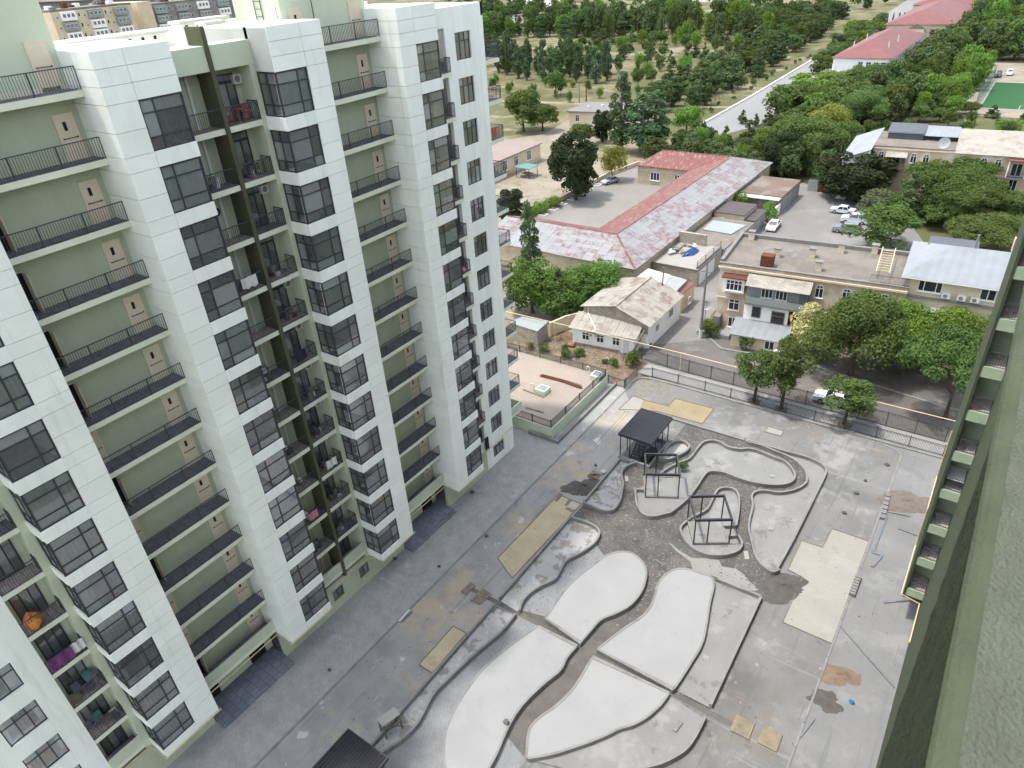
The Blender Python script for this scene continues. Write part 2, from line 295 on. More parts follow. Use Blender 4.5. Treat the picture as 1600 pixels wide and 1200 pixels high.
# ------------------------------------------------------------ ground and surfaces
def cat(pts,closed=False,sub=5):
    P=[Vector((p[0],p[1],0)) for p in pts]; n=len(P); out=[]
    rng=range(n) if closed else range(n-1)
    for i in rng:
        g=(lambda k:P[k%n]) if closed else (lambda k:P[max(0,min(n-1,k))])
        a,b,c,d=g(i-1),g(i),g(i+1),g(i+2)
        for j in range(sub):
            t=j/sub; q=.5*((2*b)+(c-a)*t+(2*a-5*b+4*c-d)*t*t+(3*b-a-3*c+d)*t**3); out.append((q.x,q.y))
    if not closed: out.append((P[-1].x,P[-1].y))
    return out
def kerb(mb,pts,w=.17,z0=0,z1=.44,closed=False,mi=0):
    n=len(pts); L=[];R=[]
    for i in range(n):
        a=Vector(pts[(i-1)%n] if closed else pts[max(0,i-1)]); c=Vector(pts[(i+1)%n] if closed else pts[min(n-1,i+1)]); b=Vector(pts[i])
        d=(c-a); d=d.normalized() if d.length>1e-6 else Vector((1,0)); nn=Vector((-d.y,d.x)); 
        k=1.0
        if 0<i<n-1 or closed:
            d1=(b-a).normalized() if (b-a).length>1e-6 else d
            cs=max(.5,abs(d1.dot(d))); k=1/cs
        L.append(b+nn*w/2*k); R.append(b-nn*w/2*k)
    s=len(mb.v)
    for i in range(n):
        mb.v+=[(L[i].x,L[i].y,z0),(L[i].x,L[i].y,z1),(R[i].x,R[i].y,z1),(R[i].x,R[i].y,z0)]
    for i in range(n if closed else n-1):
        a=s+i*4; b=s+((i+1)%n)*4
        for q in range(3): mb.f.append((a+q,b+q,b+q+1,a+q+1)); mb.m.append(mi)
    if not closed:
        mb.f.append((s,s+1,s+2,s+3)); mb.m.append(mi); e=s+(n-1)*4; mb.f.append((e+3,e+2,e+1,e)); mb.m.append(mi)
    return mb
R4=lambda x0,y0,x1,y1:[(x0,y0),(x1,y0),(x1,y1),(x0,y1)]
def sheet(name,poly,z,mm): return struct(name,MB().sheet(poly,z),mm)
sheet('ground',R4(-3000,-800,2200,3200),-.06,m['ground'])
sheet('dusty_ground',[(-140,60),(-31,60),(-31,70),(-34.5,72),(-34.5,86),(-56,87),(-68,87),(-76,101),(-76,152),(-92,152),(-92,200),(-104,215),(-118,205),(-112,172),(-125,150),(-140,120)],-.03,m['dust'])
sheet('soil_slope',[(-53,62.8),(-33.6,62.8),(-31.2,66.6),(-31.5,72.5),(-53,72.5)],-.015,m['soil'])
sheet('courtyard_pavement',R4(-31,-6,-2.15,66.9),0,m['yard'])
sheet('driveway_pavement',[(-31,-6),(-25.35,-6),(-25.35,41),(-25.35,51),(-25.8,52),(-25.8,57),(-31,62.8)],.004,m['drive'])
sheet('service_road',R4(-48,-8,-31,63.6),.004,m['service'])
sheet('side_pavement',R4(-2.15,-6,6,66.9),.004,m['strip'])
sheet('street',[(-36,70.0),(60,70.0),(60,76.6),(0,76.6),(-12,78.4),(-26,78.2),(-28,80),(-29.3,84),(-34.7,86),(-36,76)],-.01,m['asphalt'])
sheet('house_forecourt',[(-29,79.5),(-26,77.9),(-12,78.4),(0,76.7),(30,76.7),(30,92),(-28,88)],-.014,m['asphalt'])
sheet('alley',[(-34.9,73),(-27.6,79),(-29.6,86),(-30.2,100),(-30.2,121),(-34.6,150),(-35.6,150),(-35.6,90)],-.004,m['lot'])
sheet('parking_lot',[(-34.5,96.5),(-6,100.5),(-6,118),(-15,140),(-22,147),(-36,152),(-36.2,120)],.002,m['lot'])
sheet('footpath',R4(-31.4,67.15,4,69.9),.1,m['footpath'])
sheet('yard_pavement',R4(-75,100,-54,151),-.005,m['yardslab'])
sheet('avenue',[(-75.3,183),(-76,240),(-78.6,330),(-92,640),(-80,640),(-66,330),(-62,232),(-61,200),(-66,186)],-.02,m['avenue'])
sheet('park_track',[(-190,205),(-92,214),(-70,222),(-70,224.5),(-92,217),(-190,208)],-.03,m['dust'])
sheet('forest_floor',[(-62,160),(-62,700),(-600,900),(-60,1200),(260,900),(120,300),(-16,300),(-18,236),(-8,190),(-2,165),(-30,150)],-.04,m['forest'])
sheet('pitch_surround',[(-18,228),(60,228),(60,320),(-17,320)],-.03,m['dust'])
sheet('sports_pitch',R4(-13.2,238.5,30,280),-.015,m['turf'])
mb=MB()
for x in (-3,6): mb.sheet(R4(x,238.6,x+.12,279.9),-.010)
for a in (R4(-13.4,238.2,30,238.7),R4(-13.4,279.8,30,280.3),R4(-13.4,238.2,-12.95,280.2),R4(-4.2,238.7,-4.0,243.6),R4(-4.2,243.5,12,243.8)): mb.sheet(a,-.008)
struct('pitch_markings',mb,m['line'])
# courtyard sheets
sheet('gravel_bed_ground',[(-25.3,29.7),(-7.65,29.7),(-7.65,60.1),(-22.3,60.1),(-22.3,56),(-25.3,51.2)],.004,m['gravel'])
pav=cat([(-23.4,29.91),(-23.7,31.74),(-23.37,32.84),(-22.77,34.12),(-22.9,35.29),(-23.0,36.43),(-22.35,37.98),(-21.92,39.42)])+[(-20.45,38.48),(-20.76,37.24),(-21.22,35.23),(-21.41,33.61),(-21.33,31.63),(-21.35,30.43)]
sheet('paver_path',pav,.012,m['paver'])
pav2=cat([(-23.5,29.43),(-23.45,27.56),(-23.77,25.8),(-24.1,23.85),(-24.37,21.66),(-24.42,20.37),(-24.08,18.95),(-23.91,18.0),(-24.01,17.02),(-24.23,16.18)])+[(-24.2,9.5),(-17.5,9.0)]+[(-16.22,20.13),(-18.16,20.72),(-22.02,18.94),(-22.58,21.92),(-22.39,25.46),(-21.22,29.41)]
sheet('paver_path',pav2,.016,m['paver'])
sheet('sandy_path',[(-18.16,20.72),(-16.44,20.17),(-17.16,21.97),(-16.25,26.97),(-16.39,29.13),(-16.38,29.75),(-15.92,31.81),(-15.41,32.78),(-16.68,35.28),(-17.37,31.82),(-17.67,29.75),(-17.78,29.24),(-17.82,26.9),(-18.6,22.49)],.02,m['path'])
sheet('white_slurry_patch',[(-16.67,42.94),(-15.32,42.41),(-14.13,42.16),(-13.0,42.78),(-12.08,43.1),(-11.67,42.56),(-10.58,42.92),(-9.78,42.65),(-9.32,42.18),(-8.22,41.82),(-8.62,41.29),(-11.57,41.24),(-12.54,41.1),(-13.52,40.95),(-14.06,41.73),(-15.58,42.25)],.012,m['footpath'])
sheet('drain_channel_bed',R4(-28.2,29.35,-4.9,29.75),.024,m['path'])
mb=MB()
for yy in (29.28,29.75): mb.box(-25.2,yy,.0,-7.2,yy+.05,.34)
# fills
sheet('sand_pit',[(-28.05,43.25),(-25.51,43.22),(-25.83,32.31),(-28.19,33.49)],.014,m['sandpit_lifted'])
sheet('sand_pit',[(-26.96,25.83),(-25.66,25.85),(-25.61,21.71),(-26.94,21.75)],.014,m['sandpit_lifted'])
sheet('sand_pit',[(-28.32,62.19),(-25.35,62.32),(-25.31,64.19),(-20.83,64.35),(-20.82,61.03),(-26.1,60.79),(-27.96,58.91)],.014,m['sandpit'])
sheet('pale_screed_patch',[(-29.68,62.35),(-28.32,62.19),(-27.81,60.09),(-28.12,59.22),(-29.83,59.07)],.018,m['pale'])
sheet('pale_screed_patch',[(-5.2,51.7),(-2.22,51.7),(-2.2,39.5),(-5.76,39.53),(-5.77,44.8),(-7.0,45),(-7.0,48.9),(-5.3,49)],.014,m['pale'])
sheet('pale_screed_patch',[(-14.71,63.99),(-13.06,63.94),(-13.06,62.91),(-14.72,62.86)],.014,m['pale'])
# kerb lines that edge the paving
mb=MB(); y=-5.6
while y<63: mb.box(-31.09,y,-.05,-30.93,y+1.96,.07); y+=2
struct('road_kerb',mb,m['kerb'])
mb=MB(); y=20.2
while y<64: mb.box(-2.2,y,-.05,-2.06,y+1.96,.06); y+=2
kerb(mb,cat([(-2.13,64.2),(-2.2,65.6),(-2.9,66.3),(-4.5,66.6)]),.14,-.05,.06); struct('pavement_kerb',mb,m['kerb'])
struct('fence_plinth',kerb(MB(),cat([(-31.2,63.2),(-31.1,65.5),(-30.2,66.5),(-27,66.85),(-20,66.9),(-10,66.95),(2,67.0)]),.35,-.05,.13),m['kerb'])
struct('street_kerb',kerb(MB(),[(-27.2,79.4),(-25,77.6),(-16,78.8),(-12,78.5),(0,76.6),(30,76.6)],.25,-.05,.13),m['kerb'])
struct('avenue_kerb_wall',kerb(MB(),[(-75.4,184),(-76.1,240),(-78.8,332)],.6,-.1,.32),m['whitepaint'])
# ------------------------------------------------------------ beds and islands
ZK=.44
def bed(name,label,kerbs,fill,zf,mf,catg='planting bed',group=None,zk=ZK):
    cx=sum(p[0] for p in fill)/len(fill); cy=sum(p[1] for p in fill)/len(fill)
    t=thing(name,label,catg,(cx,cy,0),0,group)
    MB().sheet(fill,zf).obj('fill',mf,t)
    for k in kerbs: kerb(MB(),k[0],k[1] if len(k)>1 else .17,0,zk).obj('kerb',m['kerb'],t)
    return t
inner=cat([(-15.92,60.14),(-15.38,59.86),(-14.05,59.93),(-12.66,59.7),(-11.42,59.52),(-10.23,59.0),(-9.29,58.06),(-8.79,56.89),(-8.81,55.96),(-9.35,54.78),(-10.36,53.75),(-11.55,53.33),(-12.26,52.75),(-12.38,51.95),(-11.88,50.72),(-11.5,48.74),(-11.14,47.54),(-10.44,46.26),(-9.77,45.03),(-9.04,44.2),(-7.97,43.78),(-7.5,44.35)])
outer=cat([(-15.92,60.14),(-12.31,60.13),(-10.58,60.24),(-9.43,60.24),(-8.21,59.87),(-7.61,59.05),(-7.52,57.23)])+[(-7.56,48.4),(-7.7,44.18)]
bed('planting_bed','large grey concrete bed with rounded far corner along the right of the play area',[(inner,),(outer,)],outer+inner[::-1],.06,m['bed'])
k2=cat([(-20.9,50.78),(-20.61,51.93),(-20.11,53.07),(-19.54,54.12),(-19.42,55.28),(-19.41,56.77),(-19.23,57.73),(-18.58,58.3)]+[(-17.87,58.41),(-16.86,58.06),(-15.81,58.25),(-14.91,58.84),(-13.84,58.9),(-12.46,58.69),(-11.37,58.55),(-10.45,57.79),(-9.9,56.86),(-9.88,55.84),(-10.5,54.96),(-11.64,54.28),(-13.2,53.86),(-14.47,53.83),(-15.57,53.92),(-16.45,53.72),(-17.1,53.22),(-17.22,52.3),(-17.19,50.47),(-17.29,48.43),(-17.75,46.25)]+[(-18.08,45.77),(-18.92,44.8),(-19.8,44.64),(-20.69,45.24),(-21.35,46.19),(-22.05,47.47)])
bed('planting_bed','winding central concrete bed with one pergola standing in it',[(k2,),([(-21.85,47.38),(-21.25,47.69)],)],k2,.06,m['bed'])
k3=cat([(-22.05,52.83),(-22.05,53.74),(-22.15,55.36),(-21.65,56.38),(-21.04,56.68),(-20.44,56.36),(-20.19,55.85),(-20.3,54.95),(-20.72,54.01),(-21.18,53.19),(-22.05,52.83)])
bed('planting_bed','small teardrop concrete bed beside the covered stair',[(k3,)],k3,.06,m['bedshade'])
k4=[(-25.39,50.8),(-25.29,43.37)]; k4b=cat([(-25.29,43.25),(-24.45,43.17),(-23.09,43.22),(-22.42,43.82),(-22.48,45.12),(-23.03,46.79)]+[(-23.37,47.54),(-24.09,48.59),(-24.33,49.53),(-24.1,50.5),(-23.74,50.98)])
bed('planting_bed','sand strewn bed left of the pergolas with a straight side',[(k4,),(k4b,),([(-25.39,50.8),(-24.12,50.93)],)],k4+k4b,.06,m['bedshade'])
k5=cat([(-16.11,45.98),(-15.79,46.78),(-15.21,48.15),(-15.29,49.82),(-15.35,51.16),(-14.9,51.83),(-14.18,52.06),(-13.57,51.63),(-13.02,50.41),(-12.56,48.82),(-12.24,47.49)]); k5b=cat([(-16.12,45.78),(-16.28,44.96),(-16.07,44.32),(-15.15,43.37),(-14.14,42.92),(-13.11,42.9),(-12.12,43.37),(-11.39,44.08),(-11.0,44.84),(-11.1,45.7),(-11.61,46.31),(-11.8,46.36)])
bed('planting_bed','keyhole shaped concrete bed around the pergola nearest the camera',[(k5,),(k5b,),([(-12.24,47.49),(-13.15,46.85)],),([(-11.78,46.3),(-12.31,45.89)],)],k5+k5b[::-1],.06,m['bed'])
k6=[(-25.3,40.9),(-25.3,29.8)]; k6b=cat([(-25.28,40.87),(-23.76,41.06),(-22.55,40.89),(-21.97,40.27),(-21.83,39.15),(-22.18,37.68),(-22.82,36.15),(-22.72,35.01),(-22.59,33.86),(-23.18,32.58),(-23.52,31.49),(-23.53,30.47),(-23.23,29.6)])
bed('planting_bed','shaded bed with stained screed above the drain channel',[(k6,),(k6b,)],[(-25.3,29.8)]+k6b[::-1],.06,m['bedshade'])
k7=[(-25.3,29.0),(-25.3,14.6)]; k7b=cat([(-23.32,29.2),(-23.27,27.35),(-23.58,25.6),(-23.91,23.66),(-24.18,21.49),(-24.23,20.21),(-23.89,18.8),(-23.73,17.86),(-23.83,16.88),(-24.04,16.05)]+[(-24.6,14.7)])
bed('planting_bed','narrow tapering bed with patchy screed below the drain channel',[(k7,),(k7b,)],k7b+[(-25.3,14.6),(-25.3,29)],.06,m['bedshade'])
k8=[(-11.37,40.76),(-7.85,40.83)]
i3=cat([(-16.29,29.7),(-15.86,31.16),(-15.36,32.74)]+[(-14.89,33.9),(-14.7,35.18),(-14.9,36.59),(-15.18,37.74),(-15.06,39.09),(-14.52,40.03),(-13.76,40.45),(-12.77,40.57),(-11.89,40.66),(-11.38,39.94),(-10.92,37.94),(-10.21,35.2),(-10.02,33.81),(-10.06,32.58),(-10.16,30.66)]+[(-10.26,29.65)])
bed('planting_bed','long pale wedge of screed right of the white islands',[([k8[0],k8[1]],.2),([k8[1],(-7.68,29.9)],.2)],k8+[(-7.68,29.85),(-13.1,29.85)]+[(q[0]+.1,q[1]) for q in i3[::-1][:70]],.09,m['bed'])
k9=cat([(-7.65,28.91),(-7.66,27.32),(-7.82,26.16),(-8.33,25.08),(-9.09,24.04),(-10.5,22.67),(-11.65,21.66)])
i4=cat([(-10.39,29.21),(-10.52,28.03),(-10.86,26.87),(-11.4,25.81),(-12.06,25.03),(-12.58,24.16),(-13.17,23.29),(-13.84,22.42)]+[(-14.74,21.31),(-15.59,20.48),(-16.09,20.11),(-16.46,20.59),(-17.0,21.61),(-17.04,22.4),(-16.84,23.14),(-16.48,24.11),(-16.17,25.5),(-16.13,26.76),(-16.26,28.9)])
bed('planting_bed','curved grey bed at the bottom edge below the white islands',[(k9,)],k9+i4[::-1][-48:],.09,m['bed'])
def island(label,out):
    cx=sum(p[0] for p in out)/len(out); cy=sum(p[1] for p in out)/len(out)
    t=thing('concrete_island',label,'concrete island',(cx,cy,0),0,'white concrete islands')
    MB().prism(out,0,ZK-.03).obj('screed',m['island'],t); kerb(MB(),out,.16,0,ZK,True).obj('kerb',m['kerb'],t)
i1=cat([(-21.09,30.04),(-21.16,31.38),(-21.24,33.34),(-21.06,34.95),(-20.59,36.95),(-20.2,38.32),(-19.53,39.22),(-18.63,39.69),(-17.6,39.43),(-16.81,38.81),(-16.31,37.89),(-15.97,36.32),(-16.1,34.67),(-16.67,33.35),(-17.34,32.26),(-17.52,31.08)])+[(-17.62,29.53)]
island('white concrete island with a rounded top, left of the pair above the drain channel',i1)
i2=cat([(-21.12,29.11),(-21.7,27.34),(-22.22,25.26),(-22.48,23.54),(-22.41,21.75),(-22.2,20.13),(-21.81,18.82),(-21.27,17.87),(-20.16,16.69),(-18.56,16.1),(-17.6,17.08),(-17.79,18.22),(-17.91,19.17),(-18.14,20.18),(-18.34,21.15),(-18.46,22.32),(-18.37,23.66),(-18.04,25.32),(-17.68,26.69),(-17.82,27.92),(-17.72,29.11)])
island('white concrete island below the drain channel, the leftmost, with a dark stone on it',i2)
island('white concrete island above the drain channel on the right, narrow at its head',i3)
island('white concrete island below the drain channel, the right one with a wavy dark front',i4)
struct('gravel_edge_kerb',kerb(MB(),[(-23.9,60.15),(-16,60.2)],.15,0,.2),m['kerb'])

# thin dark bars drawn as edge lines round the recessed patches
def edging(poly,mm=None):
    n=len(poly)
    for i in range(n):
        a,b=poly[i],poly[(i+1)%n]; struct('dark_edging',MB().bar((a[0],a[1],.03),(b[0],b[1],.03),.05,.07),mm or m['wood'])
edging([(-28.05,43.25),(-25.51,43.22),(-25.83,32.31),(-28.19,33.49)]); edging([(-26.96,25.83),(-25.66,25.85),(-25.61,21.71),(-26.94,21.75)])
edging([(-5.2,51.7),(-2.22,51.7),(-2.2,39.5),(-5.76,39.53),(-5.77,44.8),(-7.0,45),(-7.0,48.9),(-5.3,49)])
edging([(-29.68,62.35),(-28.32,62.19),(-25.35,62.32),(-25.31,64.19),(-20.83,64.35),(-20.82,61.03),(-26.1,60.79),(-29.83,59.07)]); edging([(-14.71,63.99),(-13.06,63.94),(-13.06,62.91),(-14.72,62.86)])
# loose stones too many to count
def stones(name,label,region,n,r0,r1,mm,seed,z=.0,excl=None):
    rr=np.random.default_rng(seed); V=[];F=[]
    base=np.array([(1,0,0),(0,1,0),(-1,0,0),(0,-1,0),(0,0,.8),(0,0,-.3)]); tri=[(0,1,4),(1,2,4),(2,3,4),(3,0,4),(1,0,5),(2,1,5),(3,2,5),(0,3,5)]
    x0,y0,x1,y1=region
    for i in range(n):
        r=r0+(r1-r0)*rr.random()**3; c=np.array([rr.uniform(x0,x1),rr.uniform(y0,y1),z+r*.2]); a=rr.uniform(0,6.28); R=np.array([[math.cos(a),-math.sin(a),0],[math.sin(a),math.cos(a),0],[0,0,1]]); v=(base*(.6+.7*rr.random((6,3))))@R.T*r+c; k=len(V); V+=v.tolist(); F+=[tuple(k+q for q in t) for t in tri]
    mb=MB(); mb.v=[tuple(v) for v in V]; mb.f=F; mb.m=[0]*len(F); return tag(mb.obj(name,mm),label,'stones',None,'stuff')
m['pebble']=M('pale_pebble',(.55,.53,.49),.9,.4,3); m['pebbledk']=M('dark_pebble',(.22,.21,.2),.9,.4,3)
stones('loose_gravel','loose pale stones over the gravel of the play area',(-25.1,30,-7.8,60),5200,.02,.09,m['pebble'],1,.006)
stones('loose_gravel','loose dark stones over the gravel of the play area',(-25.1,30,-7.8,60),2600,.02,.08,m['pebbledk'],2,.006)
stones('site_debris','small dark debris strewn over the courtyard paving',(-30.8,5,1,66),1500,.015,.07,m['pebbledk'],3)
stones('site_debris','pale crumbs of mortar strewn over the courtyard paving',(-30.8,5,1,66),1300,.015,.08,m['pebble'],4)
stones('slope_rubble','loose pale rubble on the soil slope by the cottage',(-50,63.2,-33.4,70),900,.04,.22,m['pebble'],5,-.01)
stones('yard_rubble','loose stones on the dusty ground beyond the long block',(-100,75,-70,150),800,.05,.3,m['pebble'],6,-.03)

# ------------------------------------------------------------ the long apartment block
T=-34.45; S=-36.1; XB=-37.35; H=3.1
A=thing('apartment_block','long white and sage green apartment block with stacked balconies and bay windows','apartment block',(-42,23.45,0))
_cache={}
def cached(key,fn):
    if key not in _cache: _cache[key]=fn()
    return _cache[key]
PI=math.pi; FX=PI/2; FY=0.0; FNX=-PI/2; FPY=PI   # facing +x, -y, -x, +y
def wallgrid(mb,u0,u1,z0,z1,opens,th,org,rz,mi=0):
    # wall in a vertical plane: local x along wall, front at local y=0, thickness behind
    us=sorted({u0,u1,*[o[0] for o in opens],*[o[1] for o in opens]}); zs=sorted({z0,z1,*[o[2] for o in opens],*[o[3] for o in opens]})
    c,s=math.cos(rz),math.sin(rz)
    def tr(x,y,z): return (org[0]+x*c-y*s,org[1]+x*s+y*c,z)
    for i in range(len(us)-1):
        a,b=us[i],us[i+1]; k=0
        while k<len(zs)-1:
            inside=lambda k:any(o[0]-1e-4<=a and b<=o[1]+1e-4 and o[2]-1e-4<=zs[k] and zs[k+1]<=o[3]+1e-4 for o in opens)
            if inside(k): k+=1; continue
            j=k
            while j+1<len(zs)-1 and not inside(j+1): j+=1
            n=len(mb.v); lo,hi=zs[k],zs[j+1]
            mb.v+=[tr(a,0,lo),tr(b,0,lo),tr(b,th,lo),tr(a,th,lo),tr(a,0,hi),tr(b,0,hi),tr(b,th,hi),tr(a,th,hi)]
            for q in ((0,3,2,1),(4,5,6,7),(0,1,5,4),(1,2,6,5),(2,3,7,6),(3,0,4,7)): mb.f.append(tuple(n+i2 for i2 in q)); mb.m.append(mi)
            k=j+1
    return mb
def frame_mesh(w,h,cols,rows,fw,dp,fm,key):
    def fn():
        mb=MB(); mb.box(0,-.01,0,fw,dp,h).box(w-fw,-.01,0,w,dp,h).box(fw,-.01,0,w-fw,dp,fw).box(fw,-.01,h-fw,w-fw,dp,h)
        for cpos in cols: mb.box(cpos-fw/2,-.005,fw,cpos+fw/2,dp-.01,h-fw)
        xs=[0]+list(cols)+[w]
        for rr in rows:
            for i in range(len(xs)-1): mb.box(xs[i]+fw*.5,0,rr-fw/2,xs[i+1]-fw*.5,dp-.015,rr+fw/2)
        return mb.mesh('window_frame',fm)
    return cached(('fr',w,h,tuple(cols),tuple(rows),fw,dp,fm.name),fn)
def pane_mesh(w,h,gm,off=.03):
    def fn(): return MB().face([(.02,off,.02),(w-.02,off,.02),(w-.02,off,h-.02),(.02,off,h-.02)]).mesh('pane',gm)
    return cached(('pn',round(w,3),round(h,3),gm.name,off),fn)
def window(parent,loc,rz,w,h,cols=(),rows=(),fw=.06,dp=.06,fm=None,gm=None,name='window',split=True):
    f=place(name,frame_mesh(w,h,tuple(cols),tuple(rows),fw,dp,fm or m['metal'],None),loc,rz,parent)
    if split and (cols or rows):
        xs=[0]+list(cols)+[w]; zs=[0]+list(rows)+[h]
        for i in range(len(xs)-1):
            for k in range(len(zs)-1):
                ww=xs[i+1]-xs[i]; hh=zs[k+1]-zs[k]
                place('pane',pane_mesh(ww,hh,gm or m['glass']),(xs[i],0,zs[k]),0,f,None,True)
    else: place('pane',pane_mesh(w,h,gm or m['glass']),(0,0,0),0,f,None,True)
    return f
def rail_mesh(L,h=1.02,post=1.6,ends=(1,1)):
    def fn():
        mb=MB(); mb.box(0,-.02,h-.045,L,.02,h).box(0,-.015,.06,L,.015,.085)
        n=max(1,round(L/post)); 
        for i in range(n+1):
            x=i*L/n; mb.box(max(0,x-.022),-.022,0,min(L,x+.022),.022,h)
        k=int(L/.125)
        for i in range(1,k):
            x=i*L/k; mb.box(x-.009,-.009,.085,x+.009,.009,h-.045)
        return mb.mesh('railing',m['railing'])
    return cached(('rl',round(L,2),h,post),fn)
def boxmesh(w,d,h,mm,key=''):
    return cached(('bx',round(w,3),round(d,3),round(h,3),mm.name,key),lambda:MB().box(0,0,0,w,d,h).mesh('box',mm))
def part(name,x0,y0,z0,x1,y1,z1,mm,parent): return MB().box(x0,y0,z0,x1,y1,z1).obj(name,mm,parent)
ZB=[40.13-H*k for k in range(13)]   # slab undersides
ZS=[None]+[37.43-H*(k-1) for k in range(1,13)]   # bay sill tops
# core mass, back, roof
YN,YF=-.5,47.4
MB().box(-48,YN,0,-40.2,YF,40.4).obj('core_wall',m['white'],A)
MB().box(-48,YN,40.4,-37.3,YF,40.62).obj('roof_deck',m['deck'],A)
mb=MB(); mb.box(-48.25,YN,0,-48,YF,41.75).box(-48,YN-.01,40.62,-36.1,YN+.22,41.5).box(-48,YF-.22,40.62,-36.1,YF,41.5); mb.obj('roof_parapet',m['white'],A)
for (y0,y1) in ((10.3,16.85),(29.8,36.6)):
    part('stair_head',-41.6,y0,40.62,XB+.0,y1,46.2,m['greenlt'],A)
for (x0,y0,x1,y1,z) in ((-46.4,21.2,-45.3,27.2,41.9),(-45.2,27.6,-44.2,31,42.3),(-47.6,34.4,-46.6,36,42.5),(-43,30.4-2.4,-42.2,29.2,42.2),(-46,38.4,-45,42,42)):
    v=part('vent_housing',x0,y0,40.62,x1,y1,z-.25,m['white'],A)
    MB().prism([(x0-.12,y0-.12),(x1+.12,y0-.12),(x1+.12,y1+.12),(x0-.12,y1+.12)],z-.25,z-.1).obj('vent_cap',m['whitepaint'],v)
    n=int((y1-y0)/.8)
    for i in range(n): MB().box(x1-.005,y0+.3+i*.8,z-.55,x1+.012,y0+.48+i*.8,z-.36).obj('vent_hole',m['black'],v)
# towers: (corner facing gallery, joint, bay end, direction)
def panel(parent,w,h,loc,rz):
    me=cached(('pan',round(w,3),round(h,3)),lambda:MB().box(.009,0,.011,w-.009,.05,h-.011).mesh('panel',m['panel'])); return place('panel',me,loc,rz,parent)
GR=[]   # groove levels per floor
for k in range(1,13): GR+=[ZS[k],ZS[k]+1.12]; GR+=[ZS[k]-.73]
GR=sorted(set([round(g,3) for g in GR]+[39.78,40.55,41.29,42.03]))
GR=[g for g in GR if g>2.5]
CURT=random.Random(5)
def tower(yp0,yp1,yb0,yb1,gal_side):
    # yp: panel strip, yb: bay; gal_side: -1 when the gallery is on the small-y side
    ylo,yhi=min(yp0,yp1),max(yp0,yp1); blo,bhi=min(yb0,yb1),max(yb0,yb1)
    MB().box(-40.2,ylo+.05,2.62,T-.045,yhi-.02,41.95).obj('tower_core',m['groove'],A); MB().box(-40.2,ylo+.05,41.95,T-.052,yhi-.02,42.02).obj('tower_cap',m['white'],A)
    MB().box(-40.2,blo+.0,39.8,T-.048,bhi-.0,41.95).obj('tower_head',m['groove'],A); MB().box(-40.2,blo+.0,41.95,T-.055,bhi-.0,42.018).obj('tower_cap',m['white'],A)
    mb=MB(); mb.box(T-.26,ylo,41.7,T-.06,bhi if bhi>yhi else yhi,42.05)
    for i in range(len(GR)-1):
        z0,z1=GR[i],GR[i+1]
        panel(A,yhi-ylo,z1-z0,(T,ylo,z0),FX)
        if gal_side<0: panel(A,T-XB-.02,z1-z0,(XB,ylo,z0),FY)
        if z0>39.7: panel(A,bhi-blo,z1-z0,(T,blo,z0),FX)
    if gal_side>0: MB().box(XB,yhi-.03,2.62,T-.06,yhi,42.0).obj('tower_side',m['white'],A)
    opn=bhi if gal_side<0 else blo     # glazed corner side
    # inner back wall beside the bay (plane S)
    if 1:
        if gal_side<0: MB().box(S-.25,bhi-.12,2.62,S-.0,bhi+.0,42.0).obj('bay_pier',m['greenlt'],A)
        else: MB().box(S-.25,blo-.0,2.62,S-.0,blo+.12,42.0).obj('bay_pier',m['greenlt'],A)
    for k in range(1,13):
        z=ZS[k]; bw=bhi-blo
        # spandrel: beam in front and along the side
        mb=MB(); mb.box(T-.3,blo,z-.73,T+.03,bhi,z)
        if gal_side<0: mb.box(S,bhi-.3,z-.73,T-.3,bhi+.03,z)
        else: mb.box(S,blo-.03,z-.73,T-.3,blo+.3,z)
        mb.obj('spandrel',m['white'],A)
        mb=MB(); mb.box(-40.1,blo+.3 if gal_side>0 else blo+.01,z-.4,T-.3,bhi-.3 if gal_side<0 else bhi-.01,z-.12); mb.obj('bay_floor',m['roomfloor'],A)
        hw=2.34; nar=.72
        cols=(nar,) if gal_side<0 else (bw-nar,)
        window(A,(T-.06,blo+.0,z),FX,bw,hw,cols,(.62,1.72),.07,.07)
        sd=T-S-.06
        if gal_side<0: window(A,(T-.06,bhi-.05,z),FPY,sd,hw,(.75,),(.62,1.72),.07,.06)
        else: window(A,(S,blo+.05,z),FY,sd,hw,(.8,),(.62,1.72),.07,.06)
        # room behind
        rm=MB(); x0=-40.1; yl=blo+.02 if gal_side<0 else blo+.1; yh=bhi-.1 if gal_side<0 else bhi-.02
        za,zb=z-.11,z+2.36
        rm.face([(x0,yl,za),(x0,yh,za),(x0,yh,zb),(x0,yl,zb)]); 
        if gal_side<0: rm.face([(x0,yl,za),(T-.15,yl,za),(T-.15,yl,zb),(x0,yl,zb)]); rm.face([(x0,yh,za),(S-.26,yh,za),(S-.26,yh,zb),(x0,yh,zb)])
        else: rm.face([(x0,yh,za),(T-.15,yh,za),(T-.15,yh,zb),(x0,yh,zb)]); rm.face([(x0,yl,za),(S-.26,yl,za),(S-.26,yl,zb),(x0,yl,zb)])
        rm.face([(x0,yl,zb),(x0,yh,zb),(T-.2,yh,zb),(T-.2,yl,zb)]); rm.obj('room_lining',m['room'],A)
        c=CURT.random()
        if c<.8:
            full=c<.34; L=bw*(.95 if full else CURT.uniform(.35,.65)); y0=blo+.06 if CURT.random()<.5 else bhi-.06-L
            mb=MB(); n=int(L/.06); prev=None
            for i in range(n+1):
                yy=y0+L*i/n; xx=T-.24+.04*math.sin(i*1.7)+.015*math.sin(i*.9)
                if prev: mb.face([(prev[0],prev[1],z+.03),(xx,yy,z+.03),(xx,yy,z+2.25),(prev[0],prev[1],z+2.25)])
                prev=(xx,yy)
            mb.obj('curtain',m['curtain'] if c<.6 else m['blind'],A,smooth=True)
